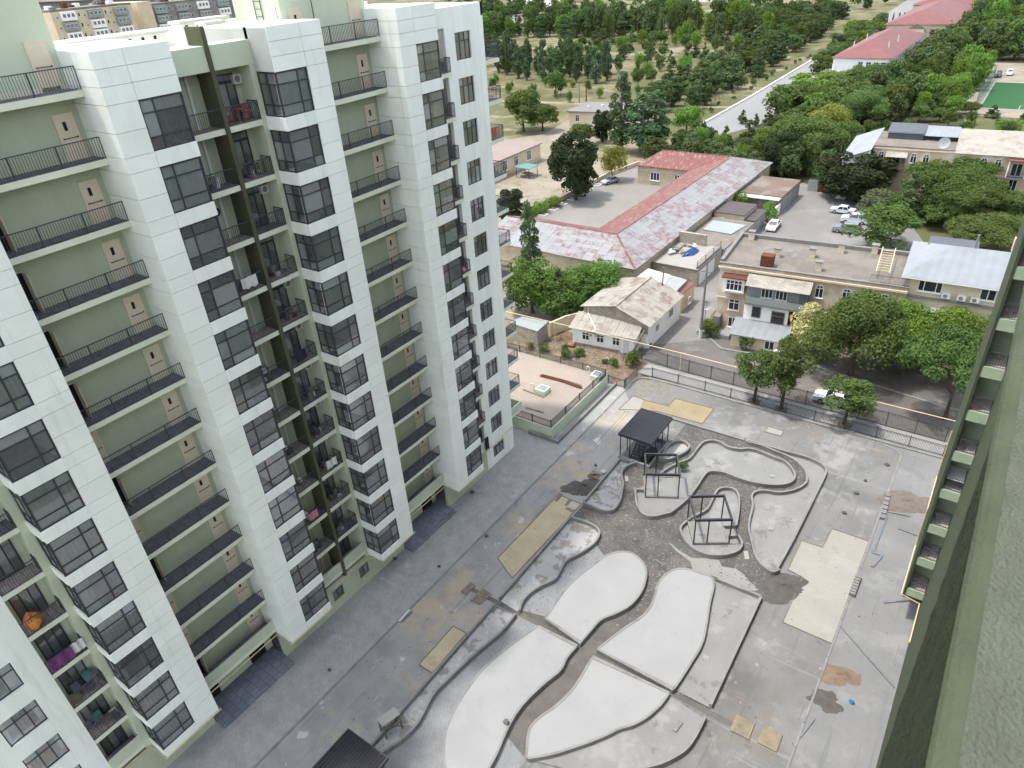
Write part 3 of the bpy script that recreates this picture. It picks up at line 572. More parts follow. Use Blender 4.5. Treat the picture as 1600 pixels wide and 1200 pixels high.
tower(8.95,10.55,6.7,8.95,1)
tower(16.8,18.32,18.32,20.63,-1)
tower(28.55,30.1,26.3,28.55,1)
tower(36.35,37.85,37.85,40.15,-1)
# galleries
def door(parent,x,y0,z,w=.86,h=2.06,rz=FX,opened=False,glaze=True):
    d=MB()
    if opened:
        d.box(0,.02,0,w,.06,h,1); f=place('door',cached(('dopen',w,h),lambda:MB().box(.05,.02,0,w,.05,h,0).box(-.0,-.02,0,.05,.05,h,1).box(w-.05,-.03,0,w,.05,h,1).box(0.05,-.02,h-.05,w-.05,.04,h,1).box(w-.06,-.55,.02,w-.02,-.02,h-.05,1).mesh('door',[m['black'],m['door']])),(x,y0,z),rz,parent)
        return f
    f=place('door',cached(('dr',w,h),lambda:MB().box(0,-.02,0,w,.04,h).box(-.05,-.03,0,-.0,.03,h+.05).box(w,-.03,0,w+.05,.03,h+.05).box(0,-.03,h,w,.03,h+.05).mesh('door',m['door'])),(x,y0,z),rz,parent)
    if glaze: place('door_glass',cached('dg',lambda:MB().box(.3,-.028,1.35,.46,-.02,1.75).mesh('door_glass',m['black'])),(0,0,0),0,f,None,True)
    place('door_handle',cached('dh',lambda:MB().box(.1,-.075,1.0,.8,-.05,1.03).box(.1,-.06,.98,.14,-.02,1.05).box(.76,-.06,.98,.8,-.02,1.05).mesh('door_handle',m['metal'])),(0,0,0),0,f,None,True)
    return f
for gi,(g0,g1) in enumerate(((10.55,16.8),(30.1,36.35))):
    MB().box(-40.2,g0-.1,2.9,XB,g1+.05,40.4).obj('gallery_wall',m['green'],A)
    MB().box(-40.2,g0-.1,0,XB-.25,g1+.05,2.9).obj('entrance_wall',m['greenlt'],A)
    for k in range(13):
        zb=ZB[k]; b=MB().box(XB,g0+.01,zb,S,g1-.01,zb+.3).obj('gallery_slab',m['slabedge'],A)
        MB().sheet(R4(XB+.01,g0+.02,S-.03,g1-.02),zb+.305).obj('floor_tiles',m['tile'],b)
        if k<12: place('railing',rail_mesh(g1-g0-.04,post=2.05),(S-.05,g0+.02,zb+.3),FX,A)
        else: MB().box(S-.14,g0+.01,zb+.3,S,g1-.01,zb+1.12).obj('gallery_parapet',m['greenlt'],A)
        dz=zb+.31
        y0=15.6+19.55*gi
        door(A,XB+.03,y0,dz,glaze=k>0)
        opened=(gi==0 and k in (2,3,4,5,7,9,12)); 
        door(A,XB+.03,y0-4.75,dz,opened=opened)
    # entrance
    dd=place('entrance_door',cached('edoor',lambda:MB().box(0,-.03,0,1.3,.05,2.2).mesh('entrance_door',m['black'])),(XB-.2,g1-1.9,.3),FX,A)
    dd=place('entrance_door',cached('edoor',lambda:None),(XB-.2,g0+.3,.3),FX,A)
    pl=MB().box(XB-.24,g0+.03,0,-35.3,g1-.03,.22).obj('entrance_platform',m['tiledk'],A)
    MB().box(-35.3,g0+.03,0,-34.98,g1-.03,.1).obj('entrance_step',m['tiledk'],pl)
# loggia strip between the middle towers
L0,L1=20.63,26.3; FN=(23.47,23.72)
MB().box(-40.2,L0-.0,0,XB,L1+.0,40.4).obj('loggia_wall',m['green'],A)
MB().box(XB,FN[0],2.6,S+.12,FN[1],42.3).obj('dividing_fin',m['olive'],A)
for (y0,y1) in ((L0,FN[0]),(FN[1],L1)): MB().box(XB,y0,40.2,S+.03,y1,41.42).obj('loggia_head',m['greenlt'],A)
MB().box(XB,25.98,2.6,S-.0,26.29,40.2).obj('loggia_pier',m['greenlt'],A)
MB().box(XB,20.64,2.6,S-.3,20.9,40.2).obj('loggia_pier',m['greenlt'],A)
for k in range(1,13):
    zb=ZB[k]
    for j,(y0,y1) in enumerate(((L0+.27,FN[0]),(FN[1],25.98))):
        sl=MB().box(XB,y0+.005,zb,S+.02,y1-.005,zb+.3).obj('loggia_slab',m['slabedge'],A)
        MB().sheet(R4(XB+.01,y0+.02,S-.03,y1-.02),zb+.305).obj('floor_tiles',m['tile'] if (k*3+j)%4==2 else m['tilebrown'],sl)
        if k<12:
            place('railing',rail_mesh(y1-y0-.04,post=1.9),(S-.04,y0+.02,zb+.3),FX,A)
            if j==1: place('railing',rail_mesh(.9,post=.9),(S-.94,y1-.03,zb+.3),FY,A)
        else: MB().box(S-.14,y0,zb+.3,S+.02,y1,zb+1.15).obj('loggia_parapet',m['greenlt'],A)
    MB().box(XB,22.62,zb+.3,XB+.1,22.78,zb+3.1).obj('downpipe_casing',m['whitepaint'] if k<9 else m['greenlt'],A)
    d=window(A,(XB+.06,24.45,zb+.31),FX,1.15,2.05,(.58,),(),.07,.06,m['metal'],m['glassdk'],'balcony_door')
    window(A,(XB+.06,24.45,zb+2.37),FX,1.15,.42,(),(),.05,.06,m['metal'],m['glassdk'],'fanlight')
    MB().face([(XB+.015,24.46,zb+.31),(XB+.015,25.6,zb+.31),(XB+.015,25.6,zb+2.79),(XB+.015,24.46,zb+2.79)]).obj('dark_backing',m['roomfloor'],A)
# end bays with punched windows and little balconies, mirrored about the middle
def endbay(y_in,y_out,w0,w1,far):
    lo,hi=min(y_in,y_out),max(y_in,y_out); opens=[]
    for k in range(1,13):
        z=ZS[k]+.47
        if far or k>=4: opens.append((w0-lo,w1-lo,z,z+1.88))
    if far: opens.append((w0-lo,w1-lo,.75,2.25))
    mb=MB(); wallgrid(mb,0,hi-lo,0,41.5,opens,.3,(S,lo),FX); mb.obj('end_wall',m['white'],A)
    for o in opens:
        ww=o[1]-o[0]; hh=o[3]-o[2]
        window(A,(S-.14,lo+o[0],o[2]),FX,ww,hh,(ww*.36,ww*.68),(hh*.68,),.06,.06,m['metal'],m['glassdk'])
        MB().face([(-37.9,lo+o[0]-.1,o[2]-.1),(-37.9,lo+o[1]+.1,o[2]-.1),(-37.9,lo+o[1]+.1,o[3]+.1),(-37.9,lo+o[0]-.1,o[3]+.1)]).obj('room_lining',m['room'],A)
        if CURT.random()<.8:
            L=ww*CURT.uniform(.25,.95); y0=lo+o[0]+CURT.random()*(ww-L); mb=MB(); n=int(L/.08)+2; prev=None
            for i in range(n+1):
                yy=y0+L*i/n; xx=S-.42+.04*math.sin(i*1.9)
                if prev: mb.face([(prev[0],prev[1],o[2]),(xx,yy,o[2]),(xx,yy,o[3]),(prev[0],prev[1],o[3])])
                prev=(xx,yy)
            mb.obj('curtain',m['curtain'] if CURT.random()<.6 else m['blind'],A,smooth=True)
    # recess next to the tower
    r0,r1=(40.15,y_in) if far else (y_in,6.7)
    MB().box(-40.2,r0,0,XB,r1,40.4).obj('recess_wall',m['white'] if far else m['greenlt'],A)
    MB().box(XB,r0 if far else r0-.0,40.2,S-.001,r1,41.5).obj('recess_head',m['white'],A)
    if not far: MB().box(XB,6.3,2.6,S-.0,6.69,40.2).obj('recess_pier',m['greenlt'],A)
    a,b=(r0+.25,r1-.005) if far else (r0+.005,6.3)
    for k in range(1,13):
        zb=ZB[k]; xs=S+.35 if far else S+.02
        sl=MB().box(XB,a,zb,xs,b,zb+.3).obj('balcony_slab',m['slabedge'],A); MB().sheet(R4(XB+.01,a+.02,xs-.03,b-.02),zb+.305).obj('floor_tiles',m['tilebrown'] if k%3 else m['tile'],sl)
        if k<12:
            place('railing',rail_mesh(b-a-.04,post=1.9),(xs-.04,a+.02,zb+.3),FX,A)
            place('railing',rail_mesh(.5,post=.5),(xs-.54,b-.04,zb+.3),FY,A)
        else: MB().box(xs-.14,a,zb+.3,xs,b,zb+1.15).obj('balcony_parapet',m['greenlt'],A)
        if not far:
            window(A,(XB+.06,a+.3,zb+.31),FX,1.4,2.2,(.47,.93),(),.07,.06,m['metal'],m['glassdk'],'balcony_door')
            MB().face([(XB+.015,a+.3,zb+.31),(XB+.015,a+1.7,zb+.31),(XB+.015,a+1.7,zb+2.5),(XB+.015,a+.3,zb+2.5)]).obj('dark_backing',m['roomfloor'],A)
endbay(42.75,47.4,43.9,45.75,True)
endbay(4.25,-.5,1.15,3.1,False)
# balconies on the far gable
MB().box(-47,47.4,0,-37.0,47.95,41.2).obj('gable_wall',m['greenlt'],A)
for k in range(1,13):
    zb=ZB[k]; sl=MB().box(-38.6,47.95,zb,-36.7,50.0,zb+.3).obj('balcony_slab',m['slabedge'],A); MB().sheet(R4(-38.55,48,-36.75,49.95),zb+.305).obj('floor_tiles',m['tile'],sl)
    if k<12:
        place('railing',rail_mesh(2.0,post=1.9),(-36.75,47.97,zb+.3),FX,A); place('railing',rail_mesh(1.8,post=1.8),(-38.56,49.96,zb+.3),FY,A)
    else: MB().box(-36.84,47.95,zb+.3,-36.7,50,zb+1.15).box(-38.6,49.86,zb+.3,-36.84,50,zb+1.15).obj('balcony_parapet',m['greenlt'],A)
# green base storey and yellow gas main
mb=MB(); opens=[(22.0-20.63,23.1-20.63,.9,2.1),(24.9-20.63,26.0-20.63,.9,2.1)]
wallgrid(mb,-3.83,9.47,0,2.6,opens,.3,(-36.0,20.63),FX); mb.obj('base_wall',m['green'],A)
for o in opens:
    window(A,(-36.14,20.63+o[0],o[2]),FX,1.1,1.2,(.55,),(),.06,.05,m['metal'],m['glassdk'])
    MB().face([(-36.5,20.6+o[0],o[2]-.1),(-36.5,20.65+o[1],o[2]-.1),(-36.5,20.65+o[1],o[3]+.1),(-36.5,20.6+o[0],o[3]+.1)]).obj('dark_backing',m['roomfloor'],A)
for a_,b_ in ((4.25,10.5),(36.4,42.7)): MB().box(-36.3,a_,0,-36.0,b_,2.6).obj('base_wall',m['green'],A)
q=.1; z=2.72
path=[(S+q,-.4,z),(S+q,6.5,z),(T+q,6.6,z),(T+q,10.65,z),(S+q,10.7,z),(S+q,16.7,z),(T+q,16.7,z),(T+q,20.75,z),(S+q+.05,20.8,z-.3),(S+q+.05,26.15,z-.3),(T+q,26.2,z),(T+q,30.2,z),(S+q,30.2,z),(S+q,36.25,z),(T+q,36.25,z),(T+q,40.3,z),(S+q+.3,40.4,z),(S+q,47.5,z)]
MB().tube(path,.045,6).obj('gas_pipe',m['pipe'],A)
MB().bar((-37.2,32.1,43.4),(-37.2,32.1,40.7),.04).obj('roof_ladder_rail',m['metal'],A)
# stair-head details seen on the near side face
for xx in (-39.5,-38.9): MB().bar((xx,29.72,40.6),(xx,29.72,46),.04).obj('ladder_rail',m['metal'],A)
for i in range(12): MB().bar((-39.5,29.72,41+i*.4),(-38.9,29.72,41+i*.4),.03).obj('ladder_rung',m['metal'],A)
door(A,-38.6,29.76,40.64,rz=FY,glaze=False)

KF=1.0
# ------------------------------------------------------------ the near block the view is taken from
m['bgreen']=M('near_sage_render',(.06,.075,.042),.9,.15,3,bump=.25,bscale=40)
m['brough']=M('rough_plaster_shade',(.02,.03,.009),.9,.4,14,bump=1,bscale=70)  # rough render of the ledge wedge, shade put into its dark colour
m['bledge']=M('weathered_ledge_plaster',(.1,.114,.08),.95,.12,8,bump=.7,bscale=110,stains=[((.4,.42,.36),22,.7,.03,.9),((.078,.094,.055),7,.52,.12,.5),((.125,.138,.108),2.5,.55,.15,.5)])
m['bslab']=M('near_pale_slab',(.36,.43,.3),.9,.08,2)
m['bfloor']=M('dusty_screed',(.42,.37,.33),.95,.2,1.2,stains=[((.25,.19,.17),1.5,.5,.1,.7),((.6,.57,.53),2,.6,.06,.7)])
Bb=thing('apartment_block','sage green apartment block at the right edge with a stack of small loggias','apartment block',(2.4,40,0))
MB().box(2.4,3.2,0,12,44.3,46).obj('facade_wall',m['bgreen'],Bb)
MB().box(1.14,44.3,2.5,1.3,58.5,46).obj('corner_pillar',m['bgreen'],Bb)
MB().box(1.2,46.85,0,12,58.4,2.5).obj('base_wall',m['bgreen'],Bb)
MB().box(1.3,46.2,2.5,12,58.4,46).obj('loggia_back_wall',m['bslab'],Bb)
for k in range(14):
    z=3.4+3.13*k-.72
    sl=MB().box(1.3,44.32,z,2.4,46.2,z+.72).obj('loggia_slab',m['bslab'],Bb)
    MB().sheet(R4(1.31,44.4,2.39,46.19),z+.725).obj('floor',m['bfloor'],sl)
    place('railing',rail_mesh(1.08,1.0,1.08),(1.31,44.4,z+.72),FY,Bb)
mb=MB(); mb.tube([(2.3,40,2.7),(2.3,43.9,2.7),(1.05,44.2,2.7),(1.05,50,2.7),(1.05,50,6.5)],.05,6); mb.obj('gas_pipe',m['pipe'],Bb)
MB().tube([(1.05,50.1,6.5),(1.05,54.5,6.5),(1.05,54.5,11)],.05,6).obj('gas_pipe',m['pipe'],Bb)
# parapet ledge right under the camera
x0=.12; zl=44.7-1.08
mb=MB(); ny=60; 
led=thing('balcony_ledge','rough plastered green balcony ledge close to the lens at the right edge','balcony ledge',(.5,1.5,zl-.6))
mb=MB(); prof=[(x0,zl-.02),(x0+.006,zl-.004),(x0+.018,zl+.008),(x0+.036,zl+.015)]
for j in range(len(prof)-1):
    (a,za),(b,zb)=prof[j],prof[j+1]; mb.face([(a,-.6,za),(b,-.6,zb),(b,6.5,zb),(a,6.5,za)])
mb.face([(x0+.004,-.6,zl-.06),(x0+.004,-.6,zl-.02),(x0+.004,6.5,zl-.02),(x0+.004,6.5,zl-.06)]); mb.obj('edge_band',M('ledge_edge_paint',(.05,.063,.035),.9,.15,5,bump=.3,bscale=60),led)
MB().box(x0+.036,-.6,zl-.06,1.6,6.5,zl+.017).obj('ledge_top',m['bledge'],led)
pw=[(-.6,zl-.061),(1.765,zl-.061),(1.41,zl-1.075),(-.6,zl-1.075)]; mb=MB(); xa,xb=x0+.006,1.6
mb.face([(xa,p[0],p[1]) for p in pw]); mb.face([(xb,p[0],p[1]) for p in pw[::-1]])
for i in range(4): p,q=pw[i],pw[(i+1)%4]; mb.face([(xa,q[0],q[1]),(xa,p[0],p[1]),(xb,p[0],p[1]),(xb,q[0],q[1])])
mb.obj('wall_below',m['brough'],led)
# rough plaster face beneath the edge, ending on a slant, its shade painted in
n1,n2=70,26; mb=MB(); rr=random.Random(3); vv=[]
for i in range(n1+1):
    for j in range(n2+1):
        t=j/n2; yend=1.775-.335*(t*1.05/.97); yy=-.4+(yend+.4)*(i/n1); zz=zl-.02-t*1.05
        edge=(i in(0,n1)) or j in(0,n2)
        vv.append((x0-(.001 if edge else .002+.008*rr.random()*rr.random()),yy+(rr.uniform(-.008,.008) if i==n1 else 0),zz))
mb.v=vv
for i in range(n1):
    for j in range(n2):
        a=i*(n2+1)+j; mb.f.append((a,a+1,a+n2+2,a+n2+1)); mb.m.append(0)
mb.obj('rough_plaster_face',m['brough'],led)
tag(one('perforated_sheet',MB().box(1.36,44.55,13.55,2.36,46.1,13.6),m['whitepaint'],'white perforated sheet lying on a loggia floor of the near block','sheet'))

KF=.42

# ------------------------------------------------------------ gazebos, pergolas, fences
def gazebo(name,label,x0,y0,x1,y1,zr,stair):
    t=thing(name,label,'canopy',((x0+x1)/2,(y0+y1)/2,0))
    rf=MB().box(x0,y0,zr-.02,x1,y1,zr+.06).obj('roof',m['charcoal'],t)
    n=int((x1-x0)/.22)
    for i in range(n): MB().box(x0+.08+i*.22,y0+.02,zr+.062,x0+.12+i*.22,y1-.02,zr+.095).obj('seam',m['frame'],rf)
    mb=MB()
    for a in ((x0-.03,y0-.03,x1+.03,y0+.05),(x0-.03,y1-.05,x1+.03,y1+.03),(x0-.03,y0+.05,x0+.05,y1-.05),(x1-.05,y0+.05,x1+.03,y1-.05)): MB().box(a[0],a[1],zr-.2,a[2],a[3],zr+.1).obj('fascia',m['frame'],t)
    for xx in (x0+.12,x0+1.15,(x0+x1)/2+.45,x1-.25):
        for yy in (y0+.25,y1-.3): MB().box(xx-.04,yy-.04,.1,xx+.04,yy+.04,zr-.2).obj('post',m['frame'],t)
    for yy in (y0+1.8,y0+3.4): 
        for xx in (x0+.12,x1-.25): MB().box(xx-.04,yy-.04,.1,xx+.04,yy+.04,zr-.2).obj('post',m['frame'],t)
    for xx in (x0+.12,x1-.25):
        for zz in (1.1,): MB().box(xx-.015,y0+.3,zz,xx+.015,y1-.3,zz+.04).obj('side_rail',m['frame'],t)
    if stair:
        MB().box(x0+.0,y0+.05,-.02,x1-.05,y0+.3,.4).obj('plinth',m['kerb'],t); MB().box(x0+.0,y1-.3,-.02,x1-.05,y1,.4).obj('plinth',m['kerb'],t)
        MB().box(x1-.25,y0+.3,-.02,x1-.05,y1-.3,.4).obj('plinth',m['kerb'],t)
        MB().sheet(R4(x0+.1,y0+.3,x1-.25,y1-.3),.05).obj('floor',m['tileshed'],t)
        s=[]
        for i in range(7): MB().box(x0+1.15,y0+.35+i*.28,.05+i*.2,x0+2.15,y0+.63+i*.28,.09+i*.2).obj('tread',m['frame'],t)
        for xx in (x0+1.12,x0+2.18): MB().bar((xx,y0+.3,.12),(xx,y0+2.4,1.6),.05,.2).obj('stringer',m['frame'],t)
        MB().bar((x0+2.2,y0+.3,1.1),(x0+2.2,y0+2.4,2.5),.04).obj('handrail',m['frame'],t)
        MB().box(x0+2.3,y0+.45,.05,x0+3.1,y0+2.6,.9).obj('dark_hatch',m['black'],t)
    return t
gazebo('stair_canopy','charcoal ribbed roof on steel posts over an open metal stair',-25.72,51,-22.26,56.1,3.2,True)
gazebo('stair_canopy','charcoal ribbed roof cut off by the bottom edge of the picture',-25.66,8.9,-22.22,14.15,3.2,True)
def pergola(label,c,rz,h=2.85):
    t=thing('pergola',label,'pergola',(c[0],c[1],0),rz,'steel pergolas in the beds'); a=1.5
    K=dict(local=True)
    MB().box(-a,-a,.1,a,a,.16).obj('floor',m['bed'],t,**K)
    for (x0,y0,x1,y1) in ((-a-.06,-a-.06,a+.06,-a+.12),(-a-.06,a-.12,a+.06,a+.06),(-a-.06,-a+.12,-a+.12,a-.12),(a-.12,-a+.12,a+.06,a-.12)): MB().box(x0,y0,.0,x1,y1,.24).obj('base_kerb',m['kerb'],t,**K)
    for (x,y) in ((-a,-a),(a,-a),(-a,a),(a,a),(-a*.25,-a),(-a*.25,a)): MB().box(x-.05,y-.05,.2,x+.05,y+.05,h-.1).obj('post',m['frame'],t,**K)
    for (x0,y0,x1,y1) in ((-a-.07,-a-.07,a+.07,-a+.07),(-a-.07,a-.07,a+.07,a+.07),(-a-.07,-a+.07,-a+.07,a-.07),(a-.07,-a+.07,a+.07,a-.07)): MB().box(x0,y0,h-.1,x1,y1,h+.14).obj('beam',m['frame'],t,**K)
    return t
import math as _m
p1=[(-20.79,47.07),(-18.14,48.5),(-22.26,49.73)]; p2=[(-14.6,43.66),(-12.2,45.2),(-16.21,46.26)]
for pp,lab in ((p1,'open charcoal steel pergola frame standing in the winding central bed'),(p2,'open charcoal steel pergola frame in the keyhole bed, nearer the camera')):
    a,b,c=map(Vector,pp); u=(b-a); rz=math.atan2(u.y,u.x); un=u.normalized(); vn=Vector((-un.y,un.x)); ctr=a+un*1.5+vn*1.5
    pergola(lab,(ctr.x,ctr.y),rz)
def fence(name,label,pts,h=1.15,z=.0,post=2.85,mm=None,group=None,extra=.0):
    t=thing(name,label,'fence',(pts[0][0],pts[0][1],z),0,group); mm=mm or m['railing']
    for a,b in zip(pts[:-1],pts[1:]):
        a=Vector(a);b=Vector(b); L=(b-a).length; n=max(1,round(L/post)); d=(b-a)/n; rz=math.atan2(d.y,d.x); l=d.length
        me=cached(('fp',round(l,2),h),lambda:(lambda q:q.mesh('fence_panel',mm))(fpanel(l,h)))
        for i in range(n):
            p=a+d*i; place('fence_panel',me,(p.x,p.y,z),rz,t)
            place('post',cached(('fpost',h),lambda:MB().box(-.045,-.045,-.02,.045,.045,h+.1).mesh('post',mm)),(p.x,p.y,z),rz,t)
    p=Vector(pts[-1]); place('post',cached(('fpost',h),lambda:None),(p.x,p.y,z),0,t)
    return t
def fpanel(l,h):
    mb=MB(); mb.box(.03,-.025,h-.05,l-.03,.025,h).box(.03,-.025,.09,l-.03,.025,.14).box(.03,-.012,h-.2,l-.03,.012,h-.17); k=int(l/.13)
    for i in range(1,k): mb.box(i*l/k-.013,-.013,.14,i*l/k+.013,.013,h-.04)
    return mb
fence('metal_fence','low black bar fence on the kerb between courtyard and footpath',[(-31.2,63.4),(-31.1,66.2),(-29.5,67.0),(-23,67.15),(1.2,67.2)],1.25,.13)
fence('metal_fence','taller black bar fence along the street side of the footpath',[(-32.6,70.4),(-29,70.1),(-23.4,69.95),(1.0,69.8)],1.75,.08)
fence('metal_fence','short black bar fence between the terrace corner and the courtyard gate',[(-33.5,63.4),(-31.3,63.3)],1.1,.05)
# terrace with hatches
tr=thing('garage_terrace','flat cream terrace roof with pale green side walls beside the long block','terrace',(-40,56,0))
MB().box(-52,50.45,0,-33.3,62.8,1.38).obj('terrace_wall',m['greenlt'],tr); MB().sheet(R4(-51.9,50.55,-33.4,62.7),1.385).obj('terrace_floor',M('terrace_screed',(.66,.56,.46),.9,.08,.4,stains=[((.45,.38,.32),.5,.58,.1,.5),((.5,.3,.2),.7,.66,.03,.5)]),tr)
kerb(MB(),[(-36.1,50.15),(-32.5,50.15),(-32.5,63.5)],.2,0,.38).obj('low_planter_wall',m['kerb'],tr)
fence('metal_fence','bar fence along the right edge of the cream terrace',[(-38.2,50.6),(-33.45,50.6),(-33.45,62.6)],.95,1.38)
fence('metal_fence','bar fence along the far edge of the cream terrace above the soil slope',[(-51.8,62.6),(-33.5,62.65)],.95,1.38)
for (q,lab) in (((-38.02,56.09),'pale green skylight box nearest the white block on the cream terrace'),((-34.13,61.81),'pale green skylight box in the far corner of the cream terrace')):
    t=thing('skylight_box',lab,'skylight',(q[0],q[1],1.385))
    MB().box(q[0]-.65,q[1]-.65,1.385,q[0]+.65,q[1]+.65,1.95).obj('housing',m['greenlt'],t); MB().box(q[0]-.48,q[1]-.48,1.95,q[0]+.48,q[1]+.48,1.99).obj('dark_glazing',m['glassdk'],t)
    for s_ in (-.52,.52): MB().box(q[0]-.6,q[1]+s_-.04,1.951,q[0]+.6,q[1]+s_+.04,2.0).obj('frame_bar',m['whitepaint'],t)
for (q,lab) in (((-39.05,55.76),'white hooked vent pipe beside the nearer skylight box'),((-35.38,62.2),'white hooked vent pipe beside the far skylight box')):
    one('vent_pipe',MB().tube([(q[0],q[1],1.385),(q[0],q[1],2.2),(q[0]-.1,q[1],2.35),(q[0]-.28,q[1],2.35),(q[0]-.36,q[1],2.2),(q[0]-.36,q[1],2.0)],.06,8),m['whitepaint'],lab,'vent pipe',loc=(q[0],q[1],1.385))
rb=thing('rebar_bundle','bundle of rusty steel bars lying on the cream terrace','steel bars',(-42,58,1.385)); ra,rb_=Vector((*(-40.11,59.04),1.43)),Vector((*(-34.73,59.12),1.43))
for i in range(14):
    o=Vector((random.uniform(-.15,.15),random.uniform(-.25,.25),random.uniform(0,.12))); e=Vector((random.uniform(-.4,.4),random.uniform(-.15,.15),0)); MB().tube([ra+o-e*.3,ra.lerp(rb_,.5)+o+Vector((0,.12,0)),rb_+o+e],.035,5).obj('bar',m['rust'],rb)
for (a,b,lab) in (((-40.24,55.41),(-37.3,55.21),'loose timber plank by the nearer skylight box'),((-37.9,52.47),(-35.69,52.58),'loose timber plank near the front corner of the cream terrace')):
    one('timber_plank',MB().bar((a[0],a[1],1.44),(b[0],b[1],1.44),.18,.09),m['wood'],lab,'plank')
rm=thing('street_gas_pipe','yellow gas pipe carried on thin posts along the street','gas pipe',(-20,69.2,0))
gp=[(-52,68.6,3.0),(-44.4,69.0,2.95),(-35,69.2,2.95),(-27,69.35,2.95),(-18,69.3,2.95),(-8,69.4,2.95),(3,69.5,2.95)]
MB().tube(gp,.05,8).obj('pipe',m['pipe'],rm)
for (x,y,z) in gp[1:-1]: MB().tube([(x,y,0),(x,y,z)],.045,6).obj('post',m['pipe'],rm)
# ------------------------------------------------------------ loose site things
def heap(label,c,r,h,mm,seed,ex=1.3,rz=.5):
    rr=random.Random(seed); mb=MB(); n,k=72,9; ph=[(q,rr.uniform(0,6.28),rr.uniform(.4,1)/q**.75) for q in (2,3,5,7,9,13,17,23,29)]
    for j in range(k+1):
        f=j/k
        for i in range(n):
            a=2*PI*i/n; w=1+.34*sum(s_*math.sin(q*a+p_) for q,p_,s_ in ph)*f; rad=r*f*w; zz=h*(math.cos(f*PI)+1)/2*(1+rr.uniform(-.15,.15))
            x,y=rad*ex*math.cos(a),rad*math.sin(a); mb.v.append((c[0]+x*math.cos(rz)-y*math.sin(rz),c[1]+x*math.sin(rz)+y*math.cos(rz),.01+zz))
    for j in range(k):
        for i in range(n):
            a=j*n+i;b=j*n+(i+1)%n; mb.f.append((a,b,b+n,a+n)); mb.m.append(0)
    one('sand_heap',mb,mm,label,'sand heap',None,(c[0],c[1],0),True)
m['greysand']=M('grey_sand',(.2,.185,.165),.95,.15,2,bump=.5,bscale=14); m['redsand']=M('reddish_sand',(.4,.29,.21),.95,.15,2,bump=.4,bscale=14)
heap('dark grey heap of sand beside the bed left of the pergolas',(-26.44,45.42),1.4,.35,m['greysand'],1)
heap('grey sand spilled over the pale screed, right of the white islands',(-6.81,42.9),1.5,.28,m['greysand'],2)
heap('reddish brown heap of sand on the right hand pavement',(-1.09,37.03),.95,.2,m['redsand'],3)
heap('wide grey brown sand patch near the near block, beside scattered metal strips',(-0.54,58.48),1.7,.22,M('brown_sand',(.33,.28,.23),.95,.15,2),4)
heap('low dark smear of sand below the reddish heap',(-1.36,34.58),.8,.05,m['greysand'],5)
heap('low grey mound of gravel near the far corner of the courtyard',(-28.49,65.04),1.9,.18,M('pale_grit',(.42,.38,.32),.95,.15,2),6)
def strip(label,a,b,w=.12,z=.03,mm=None,name='metal_strip',cat_='metal strip'): one(name,MB().bar((a[0],a[1],z+.03),(b[0],b[1],z+.03),w,.06),mm or m['galv'],label,cat_,None,(a[0],a[1],0))
strip('long grey metal pipe slanting across the right hand pavement',(-2.1,41.44),(2.25,38.03),.09)
strip('pale metal strip touching the kerb near the brown sand patch',(-1.62,56.35),(0.12,56.72),.16)
strip('pale metal strip running down from the brown sand patch',(-1.59,55.88),(-1.67,50.64),.2)
strip('short pale metal strip, middle leg of a zigzag on the right pavement',(-1.74,50.51),(-0.97,50.56),.2)
strip('short pale metal strip, lowest leg of a zigzag on the right pavement',(-0.95,50.49),(-1.39,48.8),.22)
strip('metal strip pointing at the base of the near block, upper one',(-0.47,54.58),(1.09,54.44),.12)
strip('metal strip pointing at the base of the near block, lower one',(0.17,45.42),(1.8,46.66),.12)
strip('short metal strip by the pavement kerb at the bottom right',(-2.05,31.05),(-1.64,32.8),.12)
strip('white metal profile lying on the service road kerb, left of a pair',(-30.86,23.85),(-30.94,25.15),.14,.07,m['whitepaint'])
strip('white metal profile lying on the service road kerb, right of a pair',(-30.65,23.92),(-30.67,25.16),.14,.07,m['galv'])
strip('concrete kerb stone left lying in the curved bottom bed',(-9.02,26.98),(-8.91,27.86),.3,.12,m['grey'],'kerb_stone','kerb stone')
strip('concrete kerb stone lying at the head of the narrow tapering bed',(-25.24,28.48),(-25.19,29.19),.25,.12,m['grey'],'kerb_stone','kerb stone')
def boards(label,pts,n,mm,z=.03,th=.04):
    # n boards between two long edges a-b and d-c
    a,b,c,d=[Vector(q) for q in pts]; t=thing('timber_boards',label,'boards',(a.x,a.y,0))
    for i in range(n):
        f0,f1=(i+.06)/n,(i+.94)/n; P4=[a.lerp(d,f0),b.lerp(c,f0),b.lerp(c,f1),a.lerp(d,f1)]; MB().prism([(q.x,q.y) for q in P4],z,z+th).obj('board',mm,t)
boards('pale timber boards bridging the trench, smaller set by the kerb',[(-28.6,28.85),(-28.56,30.09),(-27.86,29.98),(-28.01,28.82)],3,m['wood'],.06)
boards('pale timber boards bridging the trench beside the drain channel',[(-27.38,28.57),(-27.22,30.1),(-26.22,29.93),(-26.42,28.6)],4,m['wood'],.06)
boards('brown plywood sheet over the right end of the drain channel, left one',[(-6.08,29.03),(-6.11,30.34),(-4.7,30.37),(-4.66,29.07)],1,m['ply'],.06)
boards('brown plywood sheet over the right end of the drain channel, right one',[(-4.34,29.18),(-4.28,30.54),(-2.95,30.55),(-2.92,29.19)],1,m['ply'],.06)
boards('dark timber planks across the top of the long yellow sand pit',[(-27.89,42.35),(-28.09,43.53),(-27.65,43.49),(-27.61,42.32)],2,m['wood'],.03)
boards('two worn planks near the corner of the long yellow sand pit',[(-26.8,42.31),(-26.85,43.27),(-26.49,43.22),(-26.52,42.28)],2,m['wood'],.03)
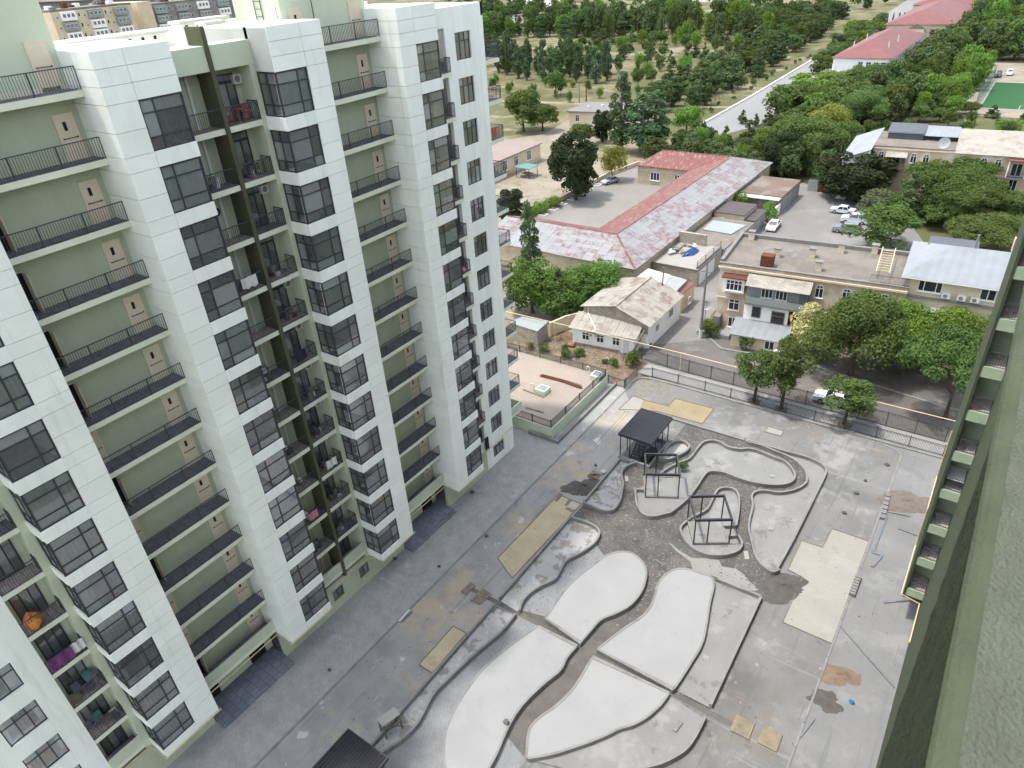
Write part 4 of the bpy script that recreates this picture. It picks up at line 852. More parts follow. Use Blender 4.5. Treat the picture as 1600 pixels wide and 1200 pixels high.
boards('single worn plank at the edge of the long yellow sand pit',[(-26.5,41.91),(-26.46,42.18),(-25.52,42.12),(-25.63,41.76)],1,m['wood'],.03)
t=thing('pallet','wooden pallet with rubble near the dark sand heap','pallet',(*(-26.49,47.53),0)); q=[(-27.05,47.01),(-26.95,48.04),(-25.97,47.86),(-26.02,46.98)]; a,b,c,d=map(Vector,q)
for i in range(6):
    f0,f1=(i+.1)/6,(i+.85)/6; P4=[a.lerp(d,f0),b.lerp(c,f0),b.lerp(c,f1),a.lerp(d,f1)]; MB().prism([(v.x,v.y) for v in P4],.12,.16).obj('slat',m['wood'],t)
for f in (.08,.5,.92): p0,p1=a.lerp(b,f),d.lerp(c,f); MB().bar((p0.x,p0.y,.07),(p1.x,p1.y,.07),.1,.1).obj('runner',m['wood'],t)
for i in range(7): x=a.lerp(c,random.uniform(.3,.75)); MB().box(x.x-.12+random.uniform(-.3,.3),x.y-.1,.16,x.x+.1,x.y+.12+random.uniform(0,.1),.16+random.uniform(.1,.22)).obj('rubble_block',m['ply'],t)
def blob(name,label,cat_,c,r,h,mm,seed):
    rr=random.Random(seed); mb=MB(); n,k=10,5
    for j in range(k+1):
        ph=PI*j/k
        for i in range(n):
            a=2*PI*i/n; w=1+rr.uniform(-.16,.16); mb.v.append((c[0]+r*w*math.sin(ph)*math.cos(a),c[1]+r*.8*w*math.sin(ph)*math.sin(a),c[2]+h/2+h/2*math.cos(ph)*w))
    for j in range(k):
        for i in range(n): a=j*n+i;b=j*n+(i+1)%n; mb.f.append((a,a+n,b+n,b)); mb.m.append(0)
    one(name,mb,mm,label,cat_,None,c)
blob('white_sack','crumpled white sack beside the pallet near the straight bed','sack',(*(-25.92,48.33),0),.3,.35,m['whitepaint'],1)
blob('blue_bag','bright blue bag on the right hand pavement','bag',(*(0.13,35.37),0),.2,.18,M('blue_plastic',(.02,.3,.62),.5,.1,2),2)
blob('stone','upright dark stone on the leftmost lower white island','stone',(*(-18.61,21.28),.32),.22,.5,m['grey'],3)
for i,(q,lab) in enumerate((((-27.12,48.92),'dark lump of rubble in open paving between kerb and covered stair'),((-35.84,28.67),'dark tangle of scrap at the foot of the long block, left'),((-35.39,39.21),'dark scrap heap at the foot of the long block below the last bay'),((-32.27,17.75),'small lump of rubble on the grey service road'),((-30.64,35.14),'small blue grey scrap beside the service road kerb'),((-2.99,63.26),'dark stone on the paving near the curved kerb corner'),((-4.2,59.75),'dark stone on the open paving right of the beds'),((-4.79,54.24),'small dark stone beside the right bed wall'),((-4.51,57.54),'small dark stone between two others right of the bed'),((-31.93,30.02),'small lump near the middle of the service road'))):
    blob('rubble_lump',lab,'rubble',(*q,0),.16+.05*(i%3),.2,m['greysand'] if i!=4 else m['tileshed'],20+i)
t=thing('kerb_stone_stack','row of stacked concrete kerb stones along the pavement edge at right','kerb stones',(*(-2.01,46.1),0)); a,b=Vector((-2.05,44.78)),Vector((-2.05,47.11))
for i in range(7): p_=a.lerp(b,i/7); q_=a.lerp(b,(i+.8)/7); MB().bar((p_.x,p_.y,.16),(q_.x,q_.y,.16),.45,.3).obj('kerb_stone',m['grey'],t)
t=thing('kerb_stone_stack','short stack of concrete kerb stones beside the brown sand patch','kerb stones',(*(-1.98,57.12),0)); a,b=Vector((-1.84,55.06)),Vector((-2.05,58.91))
for i in range(6): p_=a.lerp(b,i/6); q_=a.lerp(b,(i+.8)/6); MB().bar((p_.x,p_.y,.13),(q_.x,q_.y,.13),.4,.25).obj('kerb_stone',m['grey'],t)
# timber trestle
t=thing('timber_trestle','tall timber trestle with a pale board top beside the bottom canopy','trestle',(-25.0,16.8,0))
tp=[(-25.53,16.21),(-25.2,17.54),(-24.48,17.38),(-24.87,16.07)]; MB().prism(tp,1.58,1.64).obj('board',m['plypale'],t)
cs=[Vector((*q,0)) for q in tp]; cc=sum(cs,Vector())/4
for c in cs: MB().bar(tuple(c.lerp(cc,.1)+Vector((0,0,.1))),tuple(c.lerp(cc,.12)+Vector((0,0,1.58))),.09,.09).obj('leg',m['wood'],t)
for i in range(4):
    a=cs[i].lerp(cc,.1);b=cs[(i+1)%4].lerp(cc,.1); MB().bar(tuple(a+Vector((0,0,.35))),tuple(b+Vector((0,0,1.4))),.03,.1).obj('brace',m['wood'],t); MB().bar(tuple(a+Vector((0,0,.8))),tuple(b+Vector((0,0,.8))),.03,.1).obj('rail',m['wood'],t)
# plant thrown on the bed
# shallow cast covers in the beds
for (q,lab) in (((-9.65,48.89),'pale round cast mark in the right bed near its head'),((-9.3,39.2),'small square cast cover at the head of the pale wedge bed'),((-9.39,33.43),'pale square cast cover at the lower end of the wedge bed'),((-11.73,56.02),'square cast cover at the right end of the winding central bed'),((-17.55,54.53),'pale cast mark near the bushy scrap in the winding bed')):
    one('cast_cover',MB().box(q[0]-.22,q[1]-.2,.1,q[0]+.22,q[1]+.2,.13).box(q[0]-.06,q[1]-.06,.13,q[0]+.06,q[1]+.06,.16),m['footpath'],lab,'cover',None,(q[0],q[1],.1))
boards('pale plywood strip on the gravel below the keyhole bed',[(-10.75,45.18),(-10.48,45.41),(-9.99,44.47),(-10.27,44.21)],1,m['plypale'],.01)
boards('pale plywood strip on the gravel beside the sand strewn bed',[(-23.92,48.92),(-23.67,49.12),(-23.21,48.43),(-23.44,48.19)],1,m['plypale'],.01)

# ------------------------------------------------------------ town
m['farglass']=M('dark_window_glass',(.05,.06,.07),.12,.3,.6,spec=.6)
KF=.9; m['wframe']=M('white_window_frame',(.75,.75,.73),.6,.04,1); KF=.5
KF=.27
m['redroof']=M('red_paint_roof',(.6,.23,.21),.6,.08,.3,stains=[((.66,.33,.29),.3,.5,.2,.6)])
m['redworn']=M('worn_red_sheet_roof',(.58,.21,.18),.6,.1,.4,stains=[((.8,.66,.54),1.3,.56,.03,.85),((.62,.3,.25),.25,.5,.2,.5)],stretch=(1.6,.5,1))
m['sheetA']=M_sheetroof('patched_grey_red_roof',(.86,.87,.86),(.6,.27,.24),.85,1.6,1.5,.2)
m['sheetB']=M_sheetroof('patched_grey_red_front',(.86,.87,.86),(.6,.27,.24),1.6,.85,1.62,.2)
KF=.9
m['limestone']=M_brick('limestone_wall',(.47,.39,.28),(.54,.46,.34),(.36,.3,.22),.5,.25,.012,axis='v',stains=[((.35,.3,.23),.3,.55,.15,.4)])
m['cream']=M('cream_render',(.62,.53,.38),.9,.08,.4,stains=[((.5,.42,.3),.4,.58,.1,.5)])
m['rubble']=M_brick('rubble_stone',(.36,.31,.24),(.46,.41,.33),(.25,.22,.18),.45,.3,.03,axis='v',bump=.6,stains=[((.24,.2,.16),.7,.52,.1,.6)])
m['oldpeach']=M('peach_plaster',(.56,.42,.30),.9,.12,.35,stains=[((.62,.55,.43),.4,.5,.06,.85),((.55,.31,.2),.5,.6,.06,.7),((.35,.3,.25),.8,.62,.08,.5)])
KF=.42
m['bitumen']=M('old_bitumen_roof',(.40,.355,.3),.95,.12,.3,stains=[((.27,.24,.21),.25,.5,.1,.6),((.5,.45,.38),.5,.58,.06,.6)])
KF=.66
m['asb']=M_ribs('asbestos_sheet',(.50,.46,.39),.18,'X',.9,.03,stains=[((.3,.25,.19),.6,.52,.1,.55),((.58,.55,.5),.4,.55,.1,.5)])
m['asbY']=M_ribs('asbestos_sheet_cross',(.50,.46,.39),.18,'Y',.9,.03,stains=[((.27,.21,.15),.5,.5,.1,.75),((.58,.55,.5),.4,.55,.1,.5)])
KF=.42
m['silver']=M_ribs('silver_sheet_roof',(.5,.54,.57),1.0,'X',.45,.02,stains=[((.42,.45,.47),.2,.5,.2,.5)])
m['slate']=M('grey_sheet_roof',(.2,.21,.24),.6,.08,.4); m['brownroof']=M('brown_sheet_roof',(.17,.135,.125),.6,.1,.5)
KF=1.05; m['whitewall']=M('whitewashed_wall',(.76,.75,.72),.85,.05,.5,stains=[((.55,.5,.45),.5,.6,.1,.5)])
KF=.5; m['palegreen']=M('pale_green_sheet',(.5,.55,.53),.6,.08,.5); m['teal']=M('teal_paint',(.16,.4,.36),.6,.1,1); m['redgate']=M('red_brown_gate',(.33,.09,.06),.6,.15,1)
KF=.42
def local(name,label,cat_,o,rz=0,group=None):
    t=thing(name,label,cat_,(o[0],o[1],0),rz,group); WL[t]=Vector((0,0,0)); return t
def fwin(t,loc,rz,w,h,cols=None,rows=(),fm=None,name='window',sill=True):
    cols=(w/2,) if cols is None else cols
    f=place(name,frame_mesh(w,h,tuple(cols),tuple(rows),.09,.05,fm or m['wframe'],None),loc,rz,t)
    place('pane',pane_mesh(w,h,m['farglass'],.012),(0,0,0),0,f,None,True)
    if sill: place('sill',cached(('sill',w),lambda:MB().box(-.08,-.1,-.1,w+.08,.03,-.02).mesh('sill',m['whitewall'])),(0,0,0),0,f,None,True)
    return f
def archwin(t,x,z,w=.95,h=1.7,y=-.05):
    def fn():
        mb=MB(); n=10; r=w/2; zc=h-r
        pts=[(0,0),(w,0),(w,zc)]+[(r+r*math.cos(a),zc+r*math.sin(a)) for a in [PI*i/n for i in range(1,n)]]+[(0,zc)]
        k=len(pts); 
        ins=[(r+(p[0]-r)*.82,h*.48+(p[1]-h*.48)*.88) for p in pts]
        for i in range(k):
            j=(i+1)%k; mb.face([(pts[i][0],0,pts[i][1]),(pts[j][0],0,pts[j][1]),(ins[j][0],0,ins[j][1]),(ins[i][0],0,ins[i][1])]); mb.face([(pts[i][0],.08,pts[i][1]),(pts[j][0],.08,pts[j][1]),(pts[j][0],0,pts[j][1]),(pts[i][0],0,pts[i][1])])
        mb.box(r-.04,-.01,.08,r+.04,.04,h-.1); mb.box(.06,-.008,zc-.04,w-.06,.04,zc+.04)
        return mb.mesh('arched_window',m['wframe'])
    f=place('arched_window',cached(('arch',w,h),fn),(x,y,z),0,t)
    def fp():
        n=10;r=w/2;zc=h-r; return MB().face([(.03,.03,.03),(w-.03,.03,.03),(w-.03,.03,zc)]+[(r+(r-.03)*math.cos(a),.03,zc+(r-.03)*math.sin(a)) for a in [PI*i/n for i in range(1,n)]]+[(.03,.03,zc)]).mesh('pane',m['farglass'])
    place('pane',cached(('archp',w,h),fp),(0,0,0),0,f,None,True); place('sill',cached(('sill',w),lambda:MB().box(-.08,-.1,-.1,w+.08,.03,-.02).mesh('sill',m['whitewall'])),(0,0,0),0,f,None,True)
# ---- long U shaped building
U=thing('courtyard_building','long L shaped building with worn red and grey sheet roofs round a paved yard','building',(-48,95,0)); e,r=3.9,5.9
for nm,f,mm in (('roof_slope',[(-42,87.4,e),(-42,150.8,e),(-48.8,144.6,r),(-48.8,94.5,r)],m['sheetA']),('roof_slope',[(-70,87.4,e),(-42,87.4,e),(-48.8,94.5,r),(-70,94.5,r)],m['sheetB']),('roof_slope',[(-70,94.5,r),(-48.8,94.5,r),(-55.3,100.6,e),(-70,100.6,e)],m['redroof']),('roof_slope',[(-48.8,94.5,r),(-48.8,144.6,r),(-55.3,138.4,e),(-55.3,100.6,e)],m['redworn']),('roof_slope',[(-67.3,138.4,e),(-55.3,138.4,e),(-48.8,144.6,r),(-64,144.6,r)],m['redworn']),('roof_slope',[(-67.3,150.8,e),(-67.3,138.4,e),(-64,144.6,r)],m['redworn']),('roof_slope',[(-42,150.8,e),(-67.3,150.8,e),(-64,144.6,r),(-48.8,144.6,r)],m['redworn'])):
    nn=(Vector(f[1])-Vector(f[0])).cross(Vector(f[2])-Vector(f[0]))
    if nn.z<0: f=f[::-1]
    mb=MB().face(f); mb.face([(a,b,c-.1) for a,b,c in f[::-1]])
    for i in range(len(f)): a,b=f[i],f[(i+1)%len(f)]; mb.face([(a[0],a[1],a[2]-.1),(b[0],b[1],b[2]-.1),b,a])
    mb.obj(nm,mm,U)
MB().prism([(-69.6,87.8),(-42.4,87.8),(-42.4,150.4),(-66.9,150.4),(-66.9,138.8),(-55,138.8),(-55,100.2),(-69.6,100.2)],0,e-.12,0).obj('wall',m['limestone'],U)
for a,b in (((-48.8,94.5,r),(-42,87.4,e)),((-48.8,94.5,r),(-48.8,144.6,r)),((-48.8,94.5,r),(-70,94.5,r)),((-48.8,144.6,r),(-64,144.6,r))): MB().bar((a[0],a[1],a[2]+.03),(b[0],b[1],b[2]+.03),.25,.06).obj('ridge_cap',m['redworn'],U)
fwin(U,(-63.9,138.74,1.0),FY,2.1,1.7,(.7,1.4)); fwin(U,(-58.4,138.74,1.0),FY,1.1,1.7,(.55,))
MB().box(-66.9,138.74,2.9,-55,138.8,3.0).obj('string_course',m['cream'],U)
fwin(U,(-46.2,87.74,1.2),FY,1.2,1.0,(.6,),fm=m['teal'])
# yard wall
one('yard_wall',kerb(MB(),[(-75.4,101),(-75.6,120),(-75.2,140),(-73,152),(-67,152)],.3,0,.9),m['cream'],'low stone wall along the left of the paved yard','wall')
for i in range(8):
    y=108+i*3.6; one('tree_kerb',MB().box(-74.9,y,0,-73.3,y+.18,.16).box(-74.9,y+1.3,0,-73.3,y+1.48,.16).box(-73.5,y+.18,0,-73.3,y+1.3,.16),m['whitepaint'],'small whitewashed kerb square along the left side of the paved yard','kerb','tree kerbs in the paved yard',(-74.1,y,0))
# ---- white house with ribbed roofs
wh=thing('white_house','whitewashed house with brown stained ribbed roofs beside the alley','house',(-36,77,0))
RX,RZ=-37.6,5.25
MB().prism([(-42.3,73.0),(-33,73.0),(-33,83),(-42.3,83)],0,3.4).obj('wall',m['whitewall'],wh)
MB().face([(-42.3,72.96,2.2),(-33.02,72.96,2.2),(-33.02,72.96,3.4),(RX,72.96,5.15),(-42.3,72.96,4.1)]).obj('stone_gable',m['rubble'],wh)
MB().face([(-42.3,83,3.4),(-33,83,3.4),(RX,83,5.15),(-42.3,83,4.1)][::-1]).obj('rear_gable',m['rubble'],wh)
def sheets(t,A0,B0,C0,D0,nu,nv,mm,lift=.03,name='roof_sheet',seed=0):
    A0,B0,C0,D0=map(Vector,(A0,B0,C0,D0)); rr=random.Random(seed); nn=(B0-A0).cross(D0-A0).normalized()
    if nn.z<0: nn=-nn
    for i in range(nu):
        for j in range(nv):
            def q(u,v): return A0.lerp(B0,u).lerp(D0.lerp(C0,u),v)
            u0,u1=i/nu,(i+1)/nu-.004; v0,v1=j/nv,(j+1)/nv+(.03/nv if j<nv-1 else 0)
            jit=rr.uniform(-.012,.012); lo=nn*(lift+.025+jit); hi=nn*(lift+jit)
            pts=[q(u0,v0)+lo,q(u1,v0)+lo,q(u1,v1)+hi,q(u0,v1)+hi]
            mb=MB(); mb.face(pts); mb.face([p-nn*.03 for p in pts][::-1])
            for k in range(4): a,b=pts[k],pts[(k+1)%4]; mb.face([a-nn*.03,b-nn*.03,b,a])
            mb.obj(name,mm,t)
sheets(wh,(-32.6,72.6,3.45),(-32.6,83.3,3.45),(RX,83.3,RZ),(RX,72.6,RZ),9,3,m['asbY'],seed=1)
sheets(wh,(RX,72.6,RZ),(RX,83.3,RZ),(-42.7,82.9,4.15),(-42.7,72.6,4.15),6,3,m['asbY'],seed=2)
MB().bar((RX,72.6,RZ+.08),(RX,83.3,RZ+.08),.35,.06).obj('ridge_cap',m['asbY'],wh)
for y,w,h,z in ((75.2,.9,1.0,1.5),(79.2,1.3,1.2,1.7)): fwin(wh,(-32.94,y,z),FX,w,h,(w/2,),sill=False)
MB().box(-32.96,72.6+1.0,.2,-32.9,72.6+1.4,.6).obj('vent_grille',m['black'],wh)
lo=local('white_house','low whitewashed cottage with three white framed windows and a ribbed lean-to roof','house',(-42.2,69.8),.13)
MB().box(0,0,0,8.4,2.9,2.45).obj('wall',m['whitewall'],lo)
MB().face([(8.4,0,2.45),(8.4,2.9,2.45),(8.4,2.9,3.2)]).face([(0,0,2.45),(0,2.9,3.2),(0,2.9,2.45)]).face([(0,2.9,2.45),(0,2.9,3.2),(8.4,2.9,3.2),(8.4,2.9,2.45)]).obj('wall_top',m['rubble'],lo)
sheets(lo,(-.4,-.45,2.5),(8.8,-.45,2.5),(8.8,3.0,3.35),(-.4,3.0,3.35),9,2,m['asb'],seed=3)
for x in (1.35,3.35,5.5): fwin(lo,(x,-.05,.95),FY,1.0,1.15,(.5,),(.75,))
MB().box(7.0,-.04,.1,7.7,.0,2.0).obj('door',m['whitepaint'],lo)
MB().box(0.2,-.03,0,6.6,-.0,.35).obj('stone_plinth',m['rubble'],lo)
ac=MB().box(2.45,-.38,1.75,3.2,-.06,2.25).obj('air_conditioner',m['whitepaint'],lo); MB().tube([(2.7,-.39,2.0),(2.7,-.4,2.0)],.2,14).obj('fan_grille',m['grey'],ac)
MB().tube([(1.0,3.1,4.2),(1.0,2.9,3.4),(3.2,.1,2.75),(3.2,-.5,2.6)],.06,8).obj('stove_pipe',m['whitepaint'],lo)
one('leaning_pole',MB().tube([(-34.0,70.3,0),(-33.0,71.9,3.3)],.12,7),m['wood'],'rough timber pole leaning on the corner of the low cottage','pole')
# annexes behind
def block(name,label,cat_,poly,h,wm,rm,over=.15,slope=0):
    cx=sum(q[0] for q in poly)/len(poly); cy=sum(q[1] for q in poly)/len(poly); t=thing(name,label,cat_,(cx,cy,0))
    MB().prism(poly,0,h).obj('wall',wm,t); rp=[(cx+(q[0]-cx)*(1+over/6),cy+(q[1]-cy)*(1+over/6)) for q in poly]
    MB().prism(rp,h+.002,h+.12).obj('roof',rm,t); return t
t=block('shed','lean-to with a bright white sheet roof behind the white house','shed',[(-41.04,85.77),(-40.96,89.6),(-37.11,88.89),(-36.48,84.7)],3.3,m['rubble'],m['whitepaint'])
t=block('shed','lean-to with a pale grey sheet roof next to the bright white one','shed',[(-36.52,84.93),(-37.11,89.05),(-34.5,88.53),(-34.3,84.53)],3.2,m['rubble'],m['palegreen'])
t=block('shed','small lean-to with a faded red roof beside the alley','shed',[(-34.65,85.1),(-34.41,89.0),(-33.54,89.19),(-33.54,84.59)],2.7,m['cream'],m['redroof'])
fwin(t,(t.location.x+1.0,t.location.y-1,1),FX,.8,.9,(.4,))
sh=block('stone_shed','rough stone shed with a white sheet roof left of the soil slope','shed',[(-50.27,67.13),(-45.79,66.83),(-45.99,69.62),(-49.79,69.32)],2.3,m['rubble'],m['palegreen'],.3)
q=(-48.88,68.05); MB().box(q[0]-.4,q[1]-.12,0,q[0]+.4,q[1]+.05,1.9).obj('doorway',m['black'],sh)
one('boundary_wall',kerb(MB(),[(-46,70.2),(-45.2,73),(-43.6,75.5)],.25,0,2.0),m['cream'],'tan boundary wall behind the soil slope, by the stone shed','wall')
heap('brown heap of soil and brushwood beside the low cottage',(-43.94,69.9),1.2,.7,m['soil'],9)
blob('orange_tarp','crumpled orange tarp on the soil beside the low cottage','tarp',(*(-42.01,69.15),0),.55,.5,M('orange_cloth',(.62,.25,.1),.8,.1,2),41)
# garages along the alley
g1=block('garage','garage with a flat cream roof terrace used as storage','garage',[(-42.2,93.8),(-35,93.8),(-35,103.6),(-42.2,103.6)],2.7,m['rubble'],m['pale'])
for y in (94.6,98.0,): MB().box(-35.0,y,0,-34.95,y+2.6,2.25).obj('garage_door',m['whitepaint'],g1)
MB().box(-35.3,93.9,2.82,-35.05,103.5,3.15).obj('parapet',m['grey'],g1)
for z in (3.5,3.9): MB().box(-35.2,93.9,z,-35.12,103.5,z+.06).obj('terrace_rail',m['wood'],g1)
for y in (94,97.2,100.4,103.4): MB().box(-35.21,y-.04,3.15,-35.11,y+.04,3.98).obj('rail_post',m['wood'],g1)
MB().box(-42.1,103.0,2.82,-37.5,103.5,4.6).obj('stone_screen',m['rubble'],g1)
jk=thing('junk_pile','pile of tarps, timber and scrap on the garage roof terrace','junk',(-39.4,99.6,2.82)); rr=random.Random(4)
for i in range(16):
    a=Vector((-39.6+rr.uniform(-1.6,1.3),99.6+rr.uniform(-1.8,1.8),2.95+rr.uniform(0,.5))); b=a+Vector((rr.uniform(-.9,.9),rr.uniform(-1.2,1.2),rr.uniform(-.1,.3))); MB().bar(a,b,rr.uniform(.15,.5),rr.uniform(.05,.25)).obj('scrap',[m['whitepaint'],m['wood'],m['galv'],m['slate']][i%4],jk)
one('blue_tarp',MB().face([(-39.0,97.2,2.84),(-37.6,98.6,2.84),(-37.5,100.6,3.0),(-38.4,100.4,3.5),(-38.9,98.8,3.3)]),M('blue_tarp',(.03,.1,.35),.6,.15,2),'blue tarpaulin draped beside the junk pile on the garage roof','tarpaulin')
one('red_tank',MB().box(-41.6,104.4,2.4,-40.2,106,3.2).box(-41.4,104.6,3.2,-40.4,105.8,3.3),m['redroof'],'small red box tank against the wall of the sheet roofed building','tank',None,(-40.9,105.2,2.4))
g2=block('garage','row of garages with one flat grey roof, a red gate and a teal gate','garage',[(-41.8,103.8),(-34.8,103.8),(-34.6,117.5),(-41.8,117.5)],2.4,m['rubble'],m['bitumen'])
for y,mm in ((104.4,m['whitepaint']),(107.2,m['redgate']),(111.8,m['teal']),(115,m['palegreen'])): MB().box(-34.85,y,0,-34.6,y+2.2,2.15).obj('garage_door',mm,g2)
MB().prism([(-41,110.6),(-36,110.4),(-35.2,115.6),(-41.2,115.6)],2.56,2.66).obj('sheet_patch',m['palegreen'],g2)
g3=block('garage','stone garage with a brown roof halfway along the alley','garage',[(-42,118.2),(-36.6,118.2),(-36.6,124.8),(-42,124.8)],3.2,m['limestone'],m['brownroof'])
MB().box(-36.6,118.4,0,-34.9,124.6,2.5).obj('porch_wall',m['limestone'],g3); MB().box(-36.6,118.1,2.502,-34.6,124.7,2.62).obj('porch_roof',m['brownroof'],g3); fwin(g3,(-40.8,118.14,1.8),FY,.8,.6,(.4,),sill=False)
for y in (118.8,121.8): MB().box(-34.95,y,0,-34.85,y+2.4,2.1).obj('garage_door',m['palegreen'],g3)
g4=block('garage','far garage with a rusty flat roof and a white canopy','garage',[(-42.2,131.5),(-34.2,131.5),(-34.2,143),(-42.2,143)],3.0,m['rubble'],M('rusty_flat_roof',(.33,.24,.18),.9,.2,.2,stains=[((.42,.38,.33),.25,.5,.08,.9)]))
MB().box(-42,129.8,2.75,-34.3,131.6,2.9).obj('canopy',m['whitepaint'],g4)
for y in (132,135.4,138.8): MB().box(-34.25,y,0,-34.12,y+2.6,2.3).obj('garage_door',m['palegreen'],g4)
one('yard_wall',MB().box(-34.5,125.5,0,-34.25,131.4,1.9),m['whitewall'],'whitewashed wall stub between two garages on the alley','wall')
# ---- old two storey building on the street
ob=local('old_house','long old two storey house with peach plaster, flat bitumen roof and added balconies','house',(-27.9,82.7),.098)
LO,DO,HO=21.3,10.4,9.2
MB().box(0,0,0,LO,DO,HO).obj('wall',m['oldpeach'],ob); MB().sheet(R4(.3,.3,LO-.05,DO-.3),HO+.02).obj('roof',m['bitumen'],ob)
for b_ in ((-.15,-.15,LO,.3),(-.15,DO-.3,LO,DO+.15),(-.15,.3,.3,DO-.3)): MB().box(b_[0],b_[1],HO,b_[2],b_[3],HO+(.18 if b_[1]<1 and b_[3]<1 else .5)).obj('parapet',m['grey'],ob)
MB().box(-.2,-.28,HO-.55,LO,-.0,HO-.3).obj('cornice',m['cream'],ob); MB().box(-.05,-.12,4.5,LO,-.0,4.7).obj('string_course',m['cream'],ob)
for x in (11.6,14.6,18.65): archwin(ob,x,6.5)
for x in (14.6,18.65): archwin(ob,x,1.8)
fwin(ob,(1.55,-.05,3.05),FY,1.35,1.5,(.68,),(1.05,)); fwin(ob,(1.7,-.05,.6),FY,1.1,1.4,(.55,))
eb=MB().box(.8,-1.3,6.0,3.5,-.02,7.95).obj('glazed_balcony',m['whitewall'],ob)
MB().prism([(.6,-1.5),(3.7,-1.5),(3.7,0),(.6,0)],7.96,8.08).obj('rusty_canopy',m['rust'],eb); fwin(ob,(1.25,-1.36,6.35),FY,2.0,1.4,(.5,1.0,1.5),(.95,))
b2=MB().box(3.9,-1.9,5.0,11.2,-.02,5.25).obj('balcony_floor',m['grey'],ob); MB().box(3.9,-1.9,5.25,11.2,-1.8,6.1).obj('balcony_front',m['palegreen'],ob)
MB().face([(3.7,-2.1,7.6),(11.3,-2.1,7.6),(11.3,.0,8.55),(3.7,.0,8.55)]).face([(3.7,-2.1,7.55),(3.7,0,8.5),(11.3,0,8.5),(11.3,-2.1,7.55)]).obj('balcony_roof',m['asb'],ob)
MB().box(3.92,-1.2,5.25,11.18,-1.12,7.55).obj('balcony_infill',m['palegreen'],ob)
for x in (5.6,7.3): fwin(ob,(x,-1.26,6.0),FY,1.4,1.2,(.47,.93))
MB().box(10.2,-1.88,6.1,11.18,-1.1,7.5).obj('balcony_store',m['slate'],ob)
MB().box(3.8,-1.4,2.2,9.2,-.02,4.95).obj('lower_room',m['whitewall'],ob); fwin(ob,(4.8,-1.46,3.2),FY,1.1,1.5,(),(),m['wood'],sill=False); fwin(ob,(7.2,-1.46,2.75),FY,1.6,1.7,(),(1.1,),m['wood'])
MB().box(3.2,-4.1,0,9.6,-1.4,1.9).obj('lean_to_wall',m['cream'],ob); MB().face([(2.9,-4.4,1.85),(9.9,-4.4,1.85),(9.9,-1.3,2.85),(2.9,-1.3,2.85)]).face([(2.9,-4.4,1.8),(2.9,-1.3,2.8),(9.9,-1.3,2.8),(9.9,-4.4,1.8)]).obj('lean_to_roof',m['silver'],ob)
for x in (4.3,7.3): fwin(ob,(x,-4.16,.45),FY,1.2,1.2,(.6,))
MB().box(9.3,-.9,2.5,11.2,-.02,5.0).obj('timber_store',m['rust'],ob)
t_=MB().box(4.7,.5,HO+.03,6.2,1.7,HO+1.5).obj('rusty_tank',m['rust'],ob)
for x,y in ((1.2,9.2),(5.6,4.2),(9.6,5.6),(12.6,8.3),(16.4,9.4),(11,1.5)):
    c_=MB().box(x,y,HO+.02,x+.7,y+.7,HO+1.1).obj('chimney',m['cream'],ob); MB().box(x-.1,y-.1,HO+1.1,x+.8,y+.8,HO+1.25).obj('chimney_cap',m['grey'],c_)
for i in range(9): MB().bar((17.6,2.2+i*.7,HO+.9+.05*i),(19.0,2.2+i*.7,HO+.9+.05*i),.07).obj('ladder_rung',m['pipe'],ob)
for x in (17.6,19.0): MB().bar((x,1.8,HO+.85),(x,8.6,HO+1.4),.09).obj('ladder_rail',m['pipe'],ob)
place('roof_railing',rail_mesh(4.0,.9,2),(17.2,.1,HO+.2),0,ob)
MB().tube([(20.2,-.1,HO),(20.2,-.1,2)],.06,6).obj('downpipe',m['cream'],ob)
MB().box(-1.6,-2.6,0,2.6,-.05,.5).obj('porch_terrace',m['footpath'],ob); MB().box(.1,-1.4,0,.9,-.1,2.4).obj('grey_shed',m['grey'],ob)
dish=local('satellite_dish','white satellite dish on a pole at the left corner of the old house','satellite dish',(-28.9,81.6),.3)
def dishmesh(r=.65):
    mb=MB(); n=18
    for j in range(4):
        f0,f1=j/4,(j+1)/4
        for i in range(n):
            a0,a1=2*PI*i/n,2*PI*(i+1)/n; P_=lambda f,a:(r*f*math.cos(a),-.25*f*f+.1,3.6+r*f*math.sin(a)); mb.face([P_(f0,a0),P_(f1,a0),P_(f1,a1),P_(f0,a1)])
    return mb
dishmesh().obj('dish',m['whitepaint'],dish); MB().tube([(0,.12,0),(0,.12,3.6)],.05,6).obj('pole',m['grey'],dish); MB().bar((0,.1,3.1),(0,-.5,3.6),.03).obj('feed_arm',m['grey'],dish)
# ---- modern house
mh=local('modern_house','cream rendered house with a pale grey hipped metal roof and wall air conditioners','house',(-7.2,85.2),.066); LM,DM,HM=13.5,10.8,10.6
MB().box(0,0,0,LM,DM,HM).obj('wall',m['cream'],mh)
E0=HM+.05; RG=HM+2.1
for f in ([(-.5,-.6,E0),(LM+.5,-.6,E0),(LM-3.5,DM/2,RG),(3.5,DM/2,RG)],[(LM+.5,DM+.6,E0),(-.5,DM+.6,E0),(3.5,DM/2,RG),(LM-3.5,DM/2,RG)],[(-.5,DM+.6,E0),(-.5,-.6,E0),(3.5,DM/2,RG)],[(LM+.5,-.6,E0),(LM+.5,DM+.6,E0),(LM-3.5,DM/2,RG)]): MB().face(f).obj('roof_slope',m['silver'],mh)
MB().box(-.5,-.6,HM-.12,LM+.5,DM+.6,HM+.02).obj('soffit',m['whitewall'],mh)
MB().box(1.2,DM-2.6,HM+.9,6.4,DM+.5,HM+1.0).obj('dormer_roof',m['slate'],mh)
